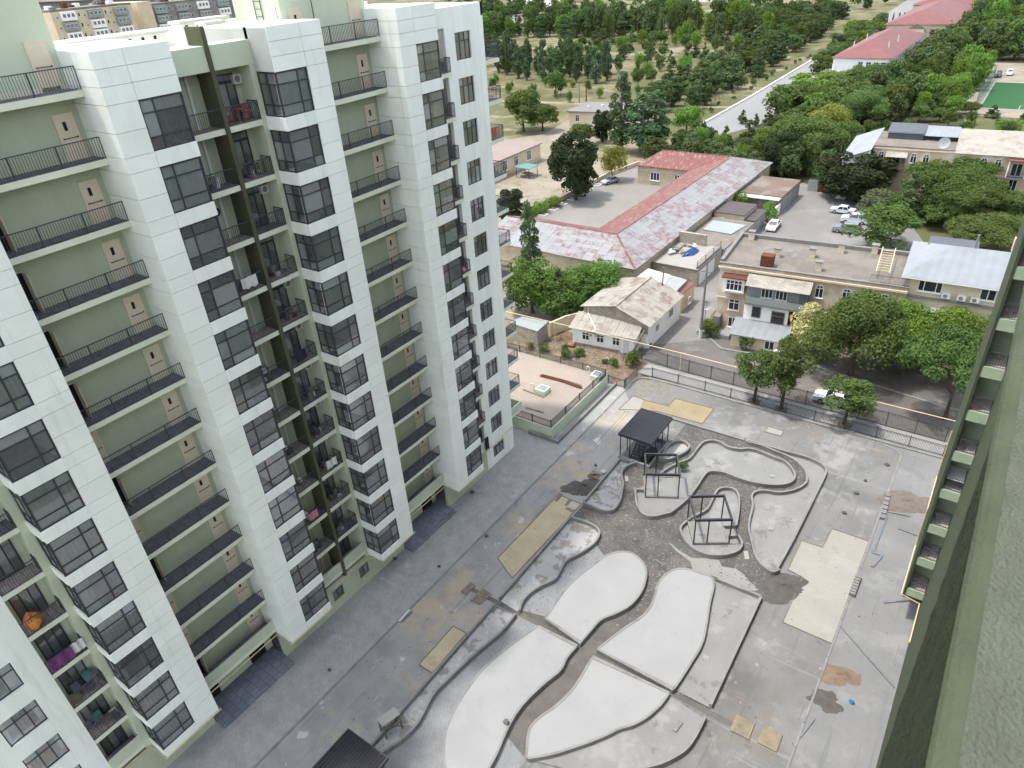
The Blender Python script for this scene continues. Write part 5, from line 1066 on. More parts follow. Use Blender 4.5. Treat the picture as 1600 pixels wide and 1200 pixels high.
fwin(mh,(1.3,-.05,9.0),FY,2.4,1.3,(.6,1.8)); fwin(mh,(7.3,-.05,9.0),FY,1.5,1.3,(.75,))
MB().box(-.1,-.25,8.2,LM,-.0,8.4).obj('string_course',m['grey'],mh); MB().box(.3,-1.5,7.2,5,-.02,7.3).obj('awning',m['palegreen'],mh)
for x in (3.8,5.3,6.6):
    ac=MB().box(x,-.4,8.65,x+.85,-.03,9.25).obj('air_conditioner',m['whitepaint'],mh); MB().tube([(x+.35,-.4,8.95),(x+.35,-.42,8.95)],.22,14).obj('fan_grille',m['grey'],ac)
MB().tube([(6,7.6,HM+1),(6,7.6,HM+3)],.12,8).obj('flue',m['galv'],mh); MB().box(9.6,DM-1.5,HM+.8,10.4,DM-.7,HM+2.4).obj('chimney',m['cream'],mh)
# ---- back building
bb=local('old_house','second old two storey peach house behind the dark pines, with arched windows','house',(-23.2,148),.07); HB=9.4
MB().box(0,0,0,13.3,12,HB).box(13.3,0,0,30,13,HB-.3).obj('wall',m['oldpeach'],bb)
MB().box(-.1,-.15,HB,13.2,12,HB+.15).obj('flat_roof',m['bitumen'],bb); MB().box(-.1,-.2,HB-.4,30,0,HB-.2).obj('cornice',m['cream'],bb); MB().box(0,-.12,5.5,30,0,5.7).obj('string_course',m['cream'],bb)
MB().face([(13.2,-.6,HB-.25),(30.5,-.6,HB-.25),(30.5,7,HB+2.4),(13.2,7,HB+2.4)]).face([(13.2,7,HB+2.4),(30.5,7,HB+2.4),(30.5,13.6,HB-.25),(13.2,13.6,HB-.25)]).obj('ribbed_roof',m['asb'],bb); MB().face([(13.21,-.3,HB-.25),(13.21,13,HB-.25),(13.21,7,HB+2.35)]).obj('gable',m['cream'],bb)
MB().box(1.5,6,HB+.15,7.5,11.5,HB+1.4).obj('attic_wall',m['slate'],bb); MB().face([(7.3,5.8,HB+1.0),(13.2,5.8,HB+1.0),(13.2,12,HB+1.6),(7.3,12,HB+1.6)]).obj('attic_sheet',m['silver'],bb); MB().face([(1.3,5.6,HB+1.3),(7.6,5.6,HB+1.3),(7.6,11.8,HB+1.9),(1.3,11.8,HB+1.9)]).obj('attic_roof',m['slate'],bb)
for x in (.95,6.4,8.4,17.4,19.55,26.5): archwin(bb,x,6.8,1.05,1.75)
for x in (17.5,19.75,26.5,11): fwin(bb,(x,-.05,3.7),FY,1.05,1.7,(.52,),(1.2,))
MB().box(2.6,-1.4,5.75,5.6,-.02,5.95).obj('balcony_floor',m['wood'],bb); MB().box(2.6,-1.4,5.95,5.6,-1.3,6.8).obj('balcony_front',m['wood'],bb)
for x in (2.6,5.3): MB().box(x,-1.3,5.95,x+.3,-.02,8.1).obj('balcony_side',m['rust'],bb)
MB().face([(2.3,-1.7,8.0),(5.9,-1.7,8.0),(5.9,0,8.7),(2.3,0,8.7)]).obj('balcony_canopy',m['asb'],bb); fwin(bb,(3.4,-.05,5.96),FY,1.4,2.0,(.7,),sill=False)
MB().box(21.6,-1.3,5.5,24.4,-.02,5.75).obj('balcony_floor',m['grey'],bb); MB().box(21.6,-1.2,5.75,21.75,-.02,8.6).box(24.25,-1.2,5.75,24.4,-.02,8.6).obj('balcony_screen',m['whitewall'],bb); MB().box(21.4,-1.6,8.6,24.7,-.02,8.75).obj('balcony_canopy',m['redroof'],bb); place('railing',rail_mesh(2.5,.9,1.2),(21.75,-1.25,5.75),0,bb); fwin(bb,(22.2,-.05,5.76),FY,1.6,2.2,(.8,),sill=False); fwin(bb,(22.4,-.05,3.2),FY,1.3,2,(.65,))
wg=MB().box(-4.6,-3.5,0,-.05,14,7.6).obj('wing_wall',m['whitewall'],bb); MB().face([(-5.0,-4,7.6),(.0,-4,9.6),(.0,15,9.6),(-5.0,15,7.6)]).face([(-5,-4,7.5),(-5,15,7.5),(0,15,9.5),(0,-4,9.5)]).obj('wing_roof',m['silver'],bb); MB().face([(-4.6,-3.52,7.6),(-.05,-3.52,7.6),(-.05,-3.52,9.4)]).obj('wing_gable',m['whitewall'],bb); fwin(bb,(-3.4,-3.56,5.6),FY,2.0,1.4,(.66,1.32))
d2=local('satellite_dish','large white satellite dish on the roof of the second old house','satellite dish',(-12.2,149.6),.4)
o_=dishmesh(1.0).obj('dish',m['whitepaint'],d2); o_.location.z=6.9; MB().tube([(0,.12,9.5),(0,.12,10.5)],.06,6).obj('pole',m['grey'],d2)
# ---- red roofed barracks
def hip(t,x0,y0,x1,y1,z,hr,ins,mm):
    cx=(x0+x1)/2
    for f in ([(x0,y0,z),(x1,y0,z),(cx,y0+ins,z+hr)],[(x1,y0,z),(x1,y1,z),(cx,y1-ins,z+hr),(cx,y0+ins,z+hr)],[(x1,y1,z),(x0,y1,z),(cx,y1-ins,z+hr)],[(x0,y1,z),(x0,y0,z),(cx,y0+ins,z+hr),(cx,y1-ins,z+hr)]): MB().face(f).obj('roof_slope',mm,t)
rd=thing('barracks','white two storey building with a bright red hipped roof, nearer of the red roofs','building',(-52,306,0))
MB().box(-61,274,0,-43.4,339,6.9).obj('wall',m['whitewall'],rd); hip(rd,-61.6,273.3,-42.8,339.6,7,4.2,16,m['redroof']); MB().box(-61.5,273.5,6.8,-42.9,339.5,6.95).obj('soffit',m['cream'],rd)
for x in (-50.5,-48.2,-45.9,-53): fwin(rd,(x,273.92,3.7),FY,1.5,2.1,(.75,),(1.4,))
for i in range(16):
    for z in (.9,3.9): fwin(rd,(-43.34,277+i*3.8,z),FX,1.5,2.0,(.75,),(1.3,),sill=False)
for x,y,z in ((-57.5,285,9),(-57,302,9.4),(-46.5,285,8.9),(-46.5,301,9)): MB().bar((x,y,z-.6),(x,y,z+1.7),.28).obj('roof_vent',m['whitepaint'],rd)
r2=thing('barracks','larger tan building with faded red hipped roofs behind a row of cypresses','building',(-50,400,0))
MB().box(-62,364.5,0,-37.5,440,7.6).box(-66,452,0,-34,500,7.6).obj('wall',m['cream'],r2); hip(r2,-63,363.6,-36.6,441,7.7,4.6,18,m['redroof']); hip(r2,-67,451,-33,501,7.7,4.5,16,m['redroof'])
for i in range(14): fwin(r2,(-37.44,368+i*5,3.8),FX,1.7,2.2,(.85,),sill=False)
for x in (-59,-55,-45,-41): fwin(r2,(x,364.42,3.8),FY,1.7,2.2,(.85,),sill=False)
MB().box(-53,362.8,0,-47,364.5,6.2).obj('portal',m['cream'],r2); MB().face([(-53.4,362.7,6.2),(-46.6,362.7,6.2),(-50,362.7,8.2)]).obj('pediment',m['wood'],r2)
# ---- left side buildings
tb=thing('tan_building','single storey tan building with a pinkish flat roof beyond the long block','building',(-104,135,0))
MB().box(-112,114,0,-97.3,147.2,4.0).obj('wall',m['cream'],tb); MB().box(-112.4,113.6,4,-96.8,147.6,4.2).obj('roof',M('pinkish_roof',(.55,.44,.39),.9,.08,.2),tb); MB().box(-97.3,114,0,-97.2,147.2,.9).obj('plinth',m['oldpeach'],tb)
for y in (122,126.6,131.2,135.8,141.2): fwin(tb,(-97.24,y,1.3),FX,1.7,2.2,(.57,1.13),(1.5,))
ar=thing('arbor','small arbor with a green roof on red posts beside the tan building','arbor',(-92.3,133.7,0))
MB().prism([(-94.5,131.9),(-90.4,131.9),(-90.4,135.9),(-94.5,135.9)],2.25,2.35).obj('roof',m['teal'],ar)
for x,y in ((-94.2,132.2),(-90.7,132.2),(-94.2,135.6),(-90.7,135.6)): MB().tube([(x,y,0),(x,y,2.25)],.07,6).obj('post',m['rust'],ar)
MB().box(-93.4,133,.7,-91.5,134.6,.8).obj('table',m['wood'],ar); MB().box(-93.4,132.4,.35,-91.5,132.7,.45).obj('bench',m['wood'],ar); MB().box(-93.4,134.9,.35,-91.5,135.2,.45).obj('bench',m['wood'],ar)
sb=thing('small_building','small cream flat roofed building beside the poplars at the park edge','building',(-106,187,0))
MB().prism([(-110.8,183.2),(-99.5,184.6),(-100.4,197),(-111.8,196)],0,3.8).obj('wall',m['cream'],sb); MB().prism([(-111.3,182.7),(-99,184.1),(-99.9,197.5),(-112.3,196.5)],3.8,4.1).obj('roof',m['lot'],sb)
fwin(sb,(-108.7,183.4,1.2),.12,1.2,1.8,(.6,),(1.2,)); MB().prism([(-103.3,184.0),(-102.3,184.12),(-102.3,184.05),(-103.3,183.93)],0,2.3).obj('door',m['whitepaint'],sb)
for x,y in ((-107,188),(-104,191),(-102,194)): MB().cyl((x,y),.35,4.1,4.7,10).obj('roof_vent',m['whitepaint'],sb)
for i,(x,y,w,d,h,lab,rm_) in enumerate(((-330,432,14,20,5.5,'dark open barn at the far left edge of the park',m['slate']),(-318,458,20,14,5,'far pale house with a grey hipped roof behind the park poplars',m['bitumen']),(-290,448,22,10,4,'far low white shed right of the pale house',m['bitumen']),(-312,415,14,8,3,'far low white outbuilding in front of the pale house',m['whitepaint']),(-386,548,40,14,26,'far cream slab block at the top edge behind cypresses',m['cream']),(-172,548,30,16,16,'far cream block at the top edge above the woods',m['cream']),(-262,602,40,14,9,'far pale building half hidden at the top of the park',m['whitewall']))):
    t=block('distant_building',lab,'building',[(x,y),(x+w,y),(x+w,y+d),(x,y+d)],h,[m['whitewall'],m['cream']][i%2],rm_,.5)
    for k in range(int(w/4)):
        for z in np.arange(1.2,h-1.6,3.2): fwin(t,(x+1.4+k*4,y-.05,float(z)),FY,1.4,1.6,(.7,),sill=False)
one('rubble_wall',MB().box(-300,395,0,-268,397,2.6),m['rubble'],'far rubble stone wall below the pale house at the park edge','wall')
# ---- far apartment slabs behind the roof
def slab(label,x,y0,y1,zt,wm,gap,seed):
    t=thing('distant_apartment_block',label,'apartment block',(x,(y0+y1)/2,0)); rr=random.Random(seed)
    MB().box(x-13,y0,0,x,y1,zt).obj('wall',wm,t); MB().box(x-13,y0,zt,x,y1,zt+.6).obj('roof',m['bitumen'],t)
    for i in range(9):
        a=(rr.uniform(x-12,x-3),rr.uniform(y0+1,y1-3)); MB().box(a[0],a[1],zt+.6,a[0]+2,a[1]+1.5,zt+rr.uniform(1.2,2.2)).obj('roof_box',[m['grey'],m['whitewall'],m['rust']][i%3],t)
    nf=int(zt/2.85)
    for f in range(max(0,nf-5),nf):
        z=zt-2.85*(nf-f)+.5; y=y0+1.2; k=0
        while y<y1-1.5:
            if k%3==1:
                MB().box(x-.02,y-.3,z-.3,x+1.1,min(y+4.2,y1-.2),z+2.1).obj('glazed_balcony',m['whitewall'] if rr.random()<.6 else m['palegreen'],t)
                for q_ in range(3): fwin(t,(x+1.16,y+q_*1.35,z+.55),FX,.95,1.1,(.48,),sill=False)
                y+=5.2
            else: fwin(t,(x+.06,y,z+.4),FX,.7,.6 if k%3==0 else 1.2,(),sill=False); y+=1.7
            k+=1
slab('far tan apartment slab with white glazed balconies at the top left',-255,117.2,143.5,36.8,m['cream'],0,1)
slab('far grey apartment slab at the top left behind a blank tan gable',-262,152.5,186,35.6,M('grey_panel',(.55,.5,.47),.9,.1,.3),0,2)
one('distant_apartment_block',MB().box(-290,147.5,0,-258,152.4,37.2),m['cream'],'blank tan gable of a far apartment block between two slabs','apartment block',None,(-270,150,0))
block('distant_building','far jumble of low roofs above the tan slab at the very top left','building',[(-420,180),(-330,180),(-330,300),(-420,300)],37,m['grey'],m['bitumen'])

# ------------------------------------------------------------ vegetation
m['bark']=M('bark',(.17,.135,.1),.95,.2,3,bump=.5,bscale=20); m['barkpale']=M('pale_bark',(.3,.27,.22),.95,.2,3)
LF={'light2':M_leaf('fresh_leaf',(.08,.135,.035),(.135,.2,.05)),'broad':M_leaf('broad_leaf',(.07,.112,.036),(.128,.18,.054)),'light':M_leaf('light_leaf',(.1,.175,.035),(.16,.24,.05)),'dark':M_leaf('dark_conifer',(.058,.088,.035),(.108,.148,.058),.22,.15),'pine':M_leaf('pine_needle',(.055,.09,.028),(.1,.142,.04),.2,.2),'poplar':M_leaf('poplar_leaf',(.06,.1,.045),(.11,.16,.075),.2),'yellow':M_leaf('yellowish_leaf',(.15,.17,.035),(.24,.24,.06),.1),'grey':M_leaf('greyish_leaf',(.1,.13,.07),(.15,.19,.1),.1),'blossom':M_leaf('cream_blossom',(.4,.38,.17),(.5,.47,.25),.05),'olive':M_leaf('black_conifer',(.025,.036,.018),(.05,.066,.03),.12,.12)}
def leafmesh(name,pts,nrm,size,mat,jit=.5,rng=RNG):
    n=len(pts); r=rng.normal(size=(n,3)); nn=nrm+jit*r; nn/=np.linalg.norm(nn,axis=1)[:,None]+1e-9
    a=rng.normal(size=(n,3)); u=np.cross(nn,a); u/=np.linalg.norm(u,axis=1)[:,None]+1e-9; v=np.cross(nn,u)
    s=size*(.6+.8*rng.random(n))[:,None]; u=u*s*.5; v=v*s*.5*(.5+.4*rng.random(n))[:,None]
    co=np.stack([pts-u,pts-v*1.0,pts+u,pts+v],1).reshape(-1,3)
    me=bpy.data.meshes.new(name); me.vertices.add(4*n); me.vertices.foreach_set('co',co.ravel().astype(np.float32)); me.loops.add(4*n); me.loops.foreach_set('vertex_index',np.arange(4*n,dtype=np.int32)); me.polygons.add(n); me.polygons.foreach_set('loop_start',np.arange(0,4*n,4,dtype=np.int32)); me.polygons.foreach_set('loop_total',np.full(n,4,dtype=np.int32)); me.materials.append(mat); me.update(); return me
def lobes(kind,rng):
    L=[]   # centres and radii in a unit tree: height 1, crown half width .5 (x,y)
    if kind=='round':
        for i in range(26):
            a=rng.uniform(0,2*PI); e=rng.uniform(-.75,1); rr=rng.uniform(.2,.36)*math.sqrt(max(.05,1-max(0,e)**2*.75)); L.append((rr*math.cos(a),rr*math.sin(a),.58+.29*e,rng.uniform(.1,.2)))
        L.append((0,0,.6,.3))
    elif kind=='full':
        for i in range(40):
            a=rng.uniform(0,2*PI); f=rng.random(); w_=.38*math.sin(PI*(.1+.8*f))**.6*math.sqrt(rng.uniform(.2,1)); L.append((w_*math.cos(a),w_*math.sin(a),.12+.78*f,rng.uniform(.09,.19)))
        L.append((0,0,.5,.3))
    elif kind=='poplar':
        for i in range(24):
            f=i/23; w=.30*math.sin(PI*min(1,.12+f*.86))**.7; a=rng.uniform(0,2*PI); L.append((w*math.cos(a)*.8,w*math.sin(a)*.8,.14+.8*f,rng.uniform(.14,.24)*(1-.4*f)))
    elif kind=='cypress':
        for i in range(20):
            f=i/19; w=.16*(1-f*.8); a=rng.uniform(0,2*PI); L.append((w*math.cos(a),w*math.sin(a),.08+.86*f,.3*(1-.78*f)+.04))
    elif kind=='cone':
        for i in range(34):
            f=rng.random()**1.2; w=.40*(1-f)**.8*rng.uniform(.45,1); a=rng.uniform(0,2*PI); L.append((w*math.cos(a),w*math.sin(a),.12+.8*f,rng.uniform(.1,.19)*(1-.5*f)))
    elif kind=='umbrella':
        for i in range(30):
            a=rng.uniform(0,2*PI); rr=.42*math.sqrt(rng.random()); L.append((rr*math.cos(a),rr*math.sin(a),.72+.16*(1-(rr/.42)**2)+rng.uniform(-.1,.06),rng.uniform(.09,.16)))
    elif kind=='pine':
        for i in range(36):
            f=rng.random(); w=.42*math.sqrt(max(.02,math.sin(PI*(.18+.78*f))))*rng.uniform(.4,1); a=rng.uniform(0,2*PI); L.append((w*math.cos(a),w*math.sin(a),.25+.66*f,rng.uniform(.09,.16)))
    elif kind=='loose':
        for i in range(22):
            a=rng.uniform(0,2*PI); f=rng.random(); w=.4*rng.uniform(.25,1)*math.sin(PI*(.2+.7*f)); L.append((w*math.cos(a),w*math.sin(a),.38+.55*f,rng.uniform(.08,.15)))
    elif kind=='shrub':
        for i in range(12):
            a=rng.uniform(0,2*PI); rr=.3*math.sqrt(rng.random()); L.append((rr*math.cos(a),rr*math.sin(a),.25+.45*rng.random(),rng.uniform(.16,.26)))
    return np.array(L)
def crown(kind,leaf,n,size,h,w,seed,mat):
    # real-size tree of height h and width w
    rng=np.random.default_rng(seed); L=lobes(kind,rng); wt=L[:,3]**2; idx=rng.choice(len(L),n,p=wt/wt.sum())
    d=rng.normal(size=(n,3)); d/=np.linalg.norm(d,axis=1)[:,None]; d[:,2]=np.where(rng.random(n)<.6,np.abs(d[:,2]),d[:,2])
    rad=(.62+.45*rng.random(n)**.7)[:,None]
    sc=np.array([w,w,h]); zr=np.where(kind in('cypress','poplar'),.45,w/h if kind!='umbrella' else .55*w/h)
    off=d*L[idx,3][:,None]*rad; off[:,2]*=float(zr); P=(L[idx,:3]+off)*sc; nr=d.copy()
    return leafmesh('crown',P,nr,size,mat,.55,rng)
def trunkmesh(kind,h,w,seed,mat):
    rng=random.Random(seed); mb=MB(); r=.022*h+.03; top={'round':.62,'loose':.7,'umbrella':.75,'pine':.85,'cone':.9,'poplar':.9,'cypress':.8,'shrub':.4,'full':.6}[kind]
    n=6; path=[(rng.uniform(-.02,.02)*w*i/n,rng.uniform(-.02,.02)*w*i/n,h*top*i/n) for i in range(n+1)]; mb.tube(path,[r*(1-.75*i/n)*(1.35 if i==0 else 1) for i in range(n+1)],7)
    if kind in('round','loose','umbrella','pine'):
        for i in range(7):
            a=rng.uniform(0,2*PI); z0=h*rng.uniform(.28,.5) if kind!='umbrella' else h*rng.uniform(.3,.6); z1=z0+h*rng.uniform(.18,.3); q=w*rng.uniform(.2,.34); mb.tube([(0,0,z0),(q*.5*math.cos(a),q*.5*math.sin(a),(z0+z1)/2),(q*math.cos(a),q*math.sin(a),z1)],[r*.5,r*.35,r*.12],5)
    return mb.mesh('trunk',mat)
# species: kind,leaf,nominal h,w,leaf count,leaf size
SP={'broad':('round','broad',8,7,6500,.34),'bushy':('full','light2',8,8,9000,.32),'bigbroad':('round','broad',10,10,20000,.27),'bigyellow':('round','light',10,10,18000,.27),'light':('round','light',8,7,5000,.34),'young':('loose','broad',5,4,6000,.15),'poplar':('poplar','poplar',12,4.2,4200,.32),'cypress':('cypress','dark',8,1.6,1800,.28),'conifer':('cone','dark',6,4,2800,.28),'pine':('pine','pine',9,8,7500,.3),'umbrella':('umbrella','pine',9,12,15000,.27),'black':('full','olive',10,8,15000,.36),'yellow':('round','yellow',6,6,4200,.28),'grey':('round','grey',5,5,3600,.25),'blossom':('round','blossom',5,4,3600,.22),'shrub':('shrub','broad',1.4,2,1100,.16),'ltshrub':('shrub','light',2.2,3,1500,.2),'farpine':('full','dark',8,6.5,2200,.5),'farbroad':('full','broad',9,8,2200,.6),'farlight':('full','light',9,8,2200,.6),'farpoplar':('poplar','poplar',12,4.6,1900,.5)}
VAR={k:(3 if k in('conifer','farpine','farbroad','poplar','farpoplar','broad') else 2 if k not in('bigyellow','bigbroad','blossom','yellow','grey') else 1) for k in SP}
MESH={}
for si,(k,(kind,leaf,h,w,n,sz)) in enumerate(SP.items()):
    for v in range(VAR[k]):
        MESH[k,v]=(crown(kind,leaf,n,sz,h,w,100*si+v,LF[leaf]),trunkmesh(kind,h,w,50*si+v,m['barkpale'] if 'poplar' in k else m['bark']))
FAR={}
def farmesh(k,v):
    if (k,v) not in FAR:
        cm,tm=MESH[k,v]; import bmesh; bm=bmesh.new(); bm.from_mesh(cm); nf=len(bm.faces); bm.from_mesh(tm); bm.faces.ensure_lookup_table()
        for f in bm.faces[nf:]: f.material_index=1
        me=bpy.data.meshes.new('tree'); bm.to_mesh(me); bm.free(); me.materials.append(cm.materials[0]); me.materials.append(tm.materials[0]); FAR[k,v]=me
    return FAR[k,v]
TRND=random.Random(21)
def tree(k,x,y,h,w,label,name=None,group=None,far=False,cat_='tree',z=0):
    kind,leaf,h0,w0,n,sz=SP[k]; v=TRND.randrange(VAR[k]); rz=TRND.uniform(0,6.28); s=(w/w0,w/w0,h/h0)
    nm=name or {'cypress':'cypress_tree','poplar':'poplar_tree','farpoplar':'poplar_tree','conifer':'conifer_tree','pine':'pine_tree','farpine':'pine_tree','black':'conifer_tree','umbrella':'pine_tree','shrub':'shrub','ltshrub':'shrub'}.get(k,'broadleaf_tree')
    if 'shrub' in k: cat_='shrub'
    if far:
        o=place(nm,farmesh(k,v),(x,y,z-.05),rz,None,s); return tag(o,label,cat_,group)
    t=thing(nm,label,cat_,(x,y,z),rz,group); t.scale=s
    place('trunk',MESH[k,v][1],(0,0,-.05),0,t,None,True); place('crown',MESH[k,v][0],(0,0,0),0,t,None,True); return t
# ---- trees one can point at
def named(lst,group=None):
    for k,(x,y,h,w),lab in lst: tree(k,x,y,h,w,lab,group=group)
named([('young',(-17.47,67.7,7.2,5.91),'young street tree in a square pit, leftmost of the three on the footpath'),
('young',(-14.52,67.77,8.75,6.33),'young street tree in a square pit, tallest and middle of the three on the footpath'),
('young',(-8.06,68.14,5.5,6.73),'young street tree in a square pit with a white car behind its crown')])
for q,lab in (((-17.47,67.7),'square soil pit round the leftmost street tree'),((-14.49,67.64),'square soil pit round the middle street tree'),((-7.97,68.05),'square soil pit round the street tree in front of the white car')):
    t=thing('tree_pit',lab,'tree pit',(q[0],q[1],.1)); MB().sheet(R4(q[0]-.65,q[1]-.55,q[0]+.65,q[1]+.55),.108).obj('soil',m['soil'],t)
    for b_ in ((-.72,-.62,.72,-.55),(-.72,.55,.72,.62),(-.72,-.55,-.65,.55),(.65,-.55,.72,.55)): MB().box(q[0]+b_[0],q[1]+b_[1],.09,q[0]+b_[2],q[1]+b_[3],.14).obj('edging',m['kerb'],t)
named([
('bigbroad',(-9.84,78.42,10.75,10.95),'big dark broadleaf tree in front of the old house, left of the clump'),
('bigyellow',(-4.98,81.62,8.45,9.53),'big green broadleaf tree in the middle of the clump before the cream house'),
('bigyellow',(-0.22,83.15,9.2,8.97),'yellow green broadleaf tree at the right of the clump by the cream house'),
('umbrella',(0.46,74.25,10.4,11.08),'feathery flat topped tree with bare leaning trunks beside the near block'),
('blossom',(-15.29,80.92,6.8,5.31),'cream flowering tree beside the lean-to of the old house'),
('shrub',(-22.31,79.12,2.45,2.56),'small shrub at the corner of the lean-to on the street'),
('shrub',(-27.73,80.49,2.15,2.99),'low shrub on the bank beside the concrete pole'),
('ltshrub',(-28.41,81.78,1.6,2.67),'pale shrub behind the concrete pole by the alley'),
('bushy',(-52.13,75.15,7.7,8.83),'bright green tree left of the spruce beside the white block, against the long building'),
('bushy',(-48.31,76.7,6.7,8.77),'bright green tree in the middle of the clump below the long sheet roof'),
('bushy',(-44.86,81.35,6.55,9.42),'bright green tree at the right of the clump below the long sheet roof'),
('conifer',(-47.41,74.89,8.15,4.35),'dark spruce standing in the bright green clump'),
('conifer',(-45.13,78.84,5.3,3.88),'smaller dark spruce at the right of the bright green clump'),
('poplar',(-54.03,78.03,15.25,4.41),'tall dark poplar in front of the long sheet roof by the white block'),
('black',(-73.28,123.22,13.85,11.52),'big black green conifer at the left edge of the paved yard'),
('yellow',(-72.65,137.9,7.7,6.81),'yellow green round tree shading the silver car in the paved yard'),
('black',(-76.75,105.27,6.9,6.04),'dark conifer close to the gable balconies of the white block'),
('ltshrub',(-74.86,117.51,2.5,4.01),'light green hedge shrub along the yard wall, right one'),
('ltshrub',(-75.28,113.39,2.55,3.93),'light green hedge shrub along the yard wall, middle one'),
('ltshrub',(-74.16,108.48,3.4,3.3),'light green hedge shrub along the yard wall, left one by the poplar'),
('broad',(-119.52,172.4,11.2,12.93),'spreading tree above the tan building, left of two'),
('broad',(-114.13,174.25,7.45,10.9),'spreading tree above the tan building, right of two'),
('poplar',(-82.66,161.46,18.5,8.53),'tallest poplar of the group behind the red roofed wing'),
('poplar',(-76.95,161.62,14.3,11.46),'broad poplar right of the tallest one behind the red roofed wing'),
('poplar',(-76.34,167.23,14.15,10.02),'pale poplar at the right of the group behind the red roofed wing'),
('black',(-91.86,168.67,8.35,6.12),'dark conifer left of the poplar group beside the small cream building'),
('broad',(-95.75,164.31,5.3,8.21),'rounded green tree in front of the small cream building'),
('light',(-74.31,182.45,7.85,9.6),'light green tree at the near end of the pale avenue'),
('broad',(-139.49,222.36,8.5,8.03),'lone round tree in the dry grass left of the poplars'),
('black',(-25.26,144.31,9.45,13.99),'very dark conifer beside the parked white cars'),
('umbrella',(-9.1,144.11,9.3,15.46),'wide flat pine before the second old house, upper one'),
('umbrella',(-5.88,137.4,8.2,13.21),'wide flat pine before the second old house, lower right one'),
('pine',(-11.54,137.31,8.9,9.26),'pine at the left of the wide flat pines'),
('cypress',(-13.76,133.74,9.25,4.92),'thick dark columnar cypress among the pines by the parking lot'),
('pine',(-15.14,121.64,6.8,12.51),'low spreading pine at the corner of the parking lot'),
('grey',(-19.12,136.47,4.75,7.41),'greyish shrub tree between the white cars and the pines'),
('bigbroad',(-1.93,128.33,4.9,12.41),'broad green tree behind the cream house by the near block'),
('blossom',(-19.97,151.92,3.7,3.5),'yellow flowering shrub in front of the second old house'),
('broad',(0.51,141.07,5.5,8.11),'green tree at the far right below the second old house'),
('black',(-41.39,155.09,9.5,8.83),'dark conifer at the far end of the garages'),
('bigbroad',(-38.86,163.15,11.0,16.81),'wide dark green tree behind the garages'),
('yellow',(-38.32,179.46,10.25,11.39),'yellow tinged tree behind the wide green one past the garages'),
('broad',(-33.71,175.01,7.65,7.39),'green tree beside the silver roofed wing of the second old house'),
('bigbroad',(-36.83,204.56,9.3,13.98),'rounded feathery tree between avenue and second old house'),
('bigbroad',(-51.55,214.6,8.65,13.58),'feathery tree overhanging the right side of the pale avenue'),
('light',(-53.23,245.33,7.7,13.98),'light green tree in front of the bright red roof'),
('bigbroad',(-45.37,247.42,9.0,14.47),'dark rounded tree under the windows of the white barracks'),
('ltshrub',(-34.82,126.59,3.9,3.55),'leafy shrub growing between two garages, right one'),
('ltshrub',(-41.42,129.53,3.65,3.92),'leafy shrub behind the brown roofed garage'),
('shrub',(-42.31,120.48,2.35,2.22),'small shrub against the wall of the sheet roofed building'),
])
for i,((x,y,h,w),lab) in enumerate(zip([(-65.62,200.62,3.85,3.74),(-61.68,199.43,3.3,3.12),(-58.79,201.21,4.75,3.72),(-57.0,204.29,3.3,2.77)],('first young conifer from the left in the row across the avenue end','second young conifer from the left in the row across the avenue end','third and tallest young conifer in the row across the avenue end','rightmost small young conifer in the row across the avenue end'))): tree('conifer',x,y,h,w,lab)
# shrubs on the soil slope
for (x,y,h,w),lab in zip([(-46.37,65.99,0.95,1.18),(-44.35,66.11,1.25,1.67),(-42.12,67.72,0.95,1.0),(-40.94,66.09,1.4,1.64),(-39.77,67.3,1.1,1.65),(-36.08,67.3,0.75,0.97),(-34.88,67.24,1.1,1.45),(-32.96,68.66,2.0,2.58)],('shrub on the soil slope below the stone shed','round shrub on the soil slope, second from the left','small shrub above the pair on the soil slope','leaning shrub left of the cottage front','round shrub right below the cottage windows','tiny shrub on the slope before the fence','small shrub on the slope near the terrace fence','largest shrub on the slope at the corner of the courtyard fence')): tree('shrub',x,y,max(h,.8),w,lab)
tree('shrub',*(-19.38,52.55,1.1,1.05),'torn bush of dark foliage lying in the central bed',z=.1)
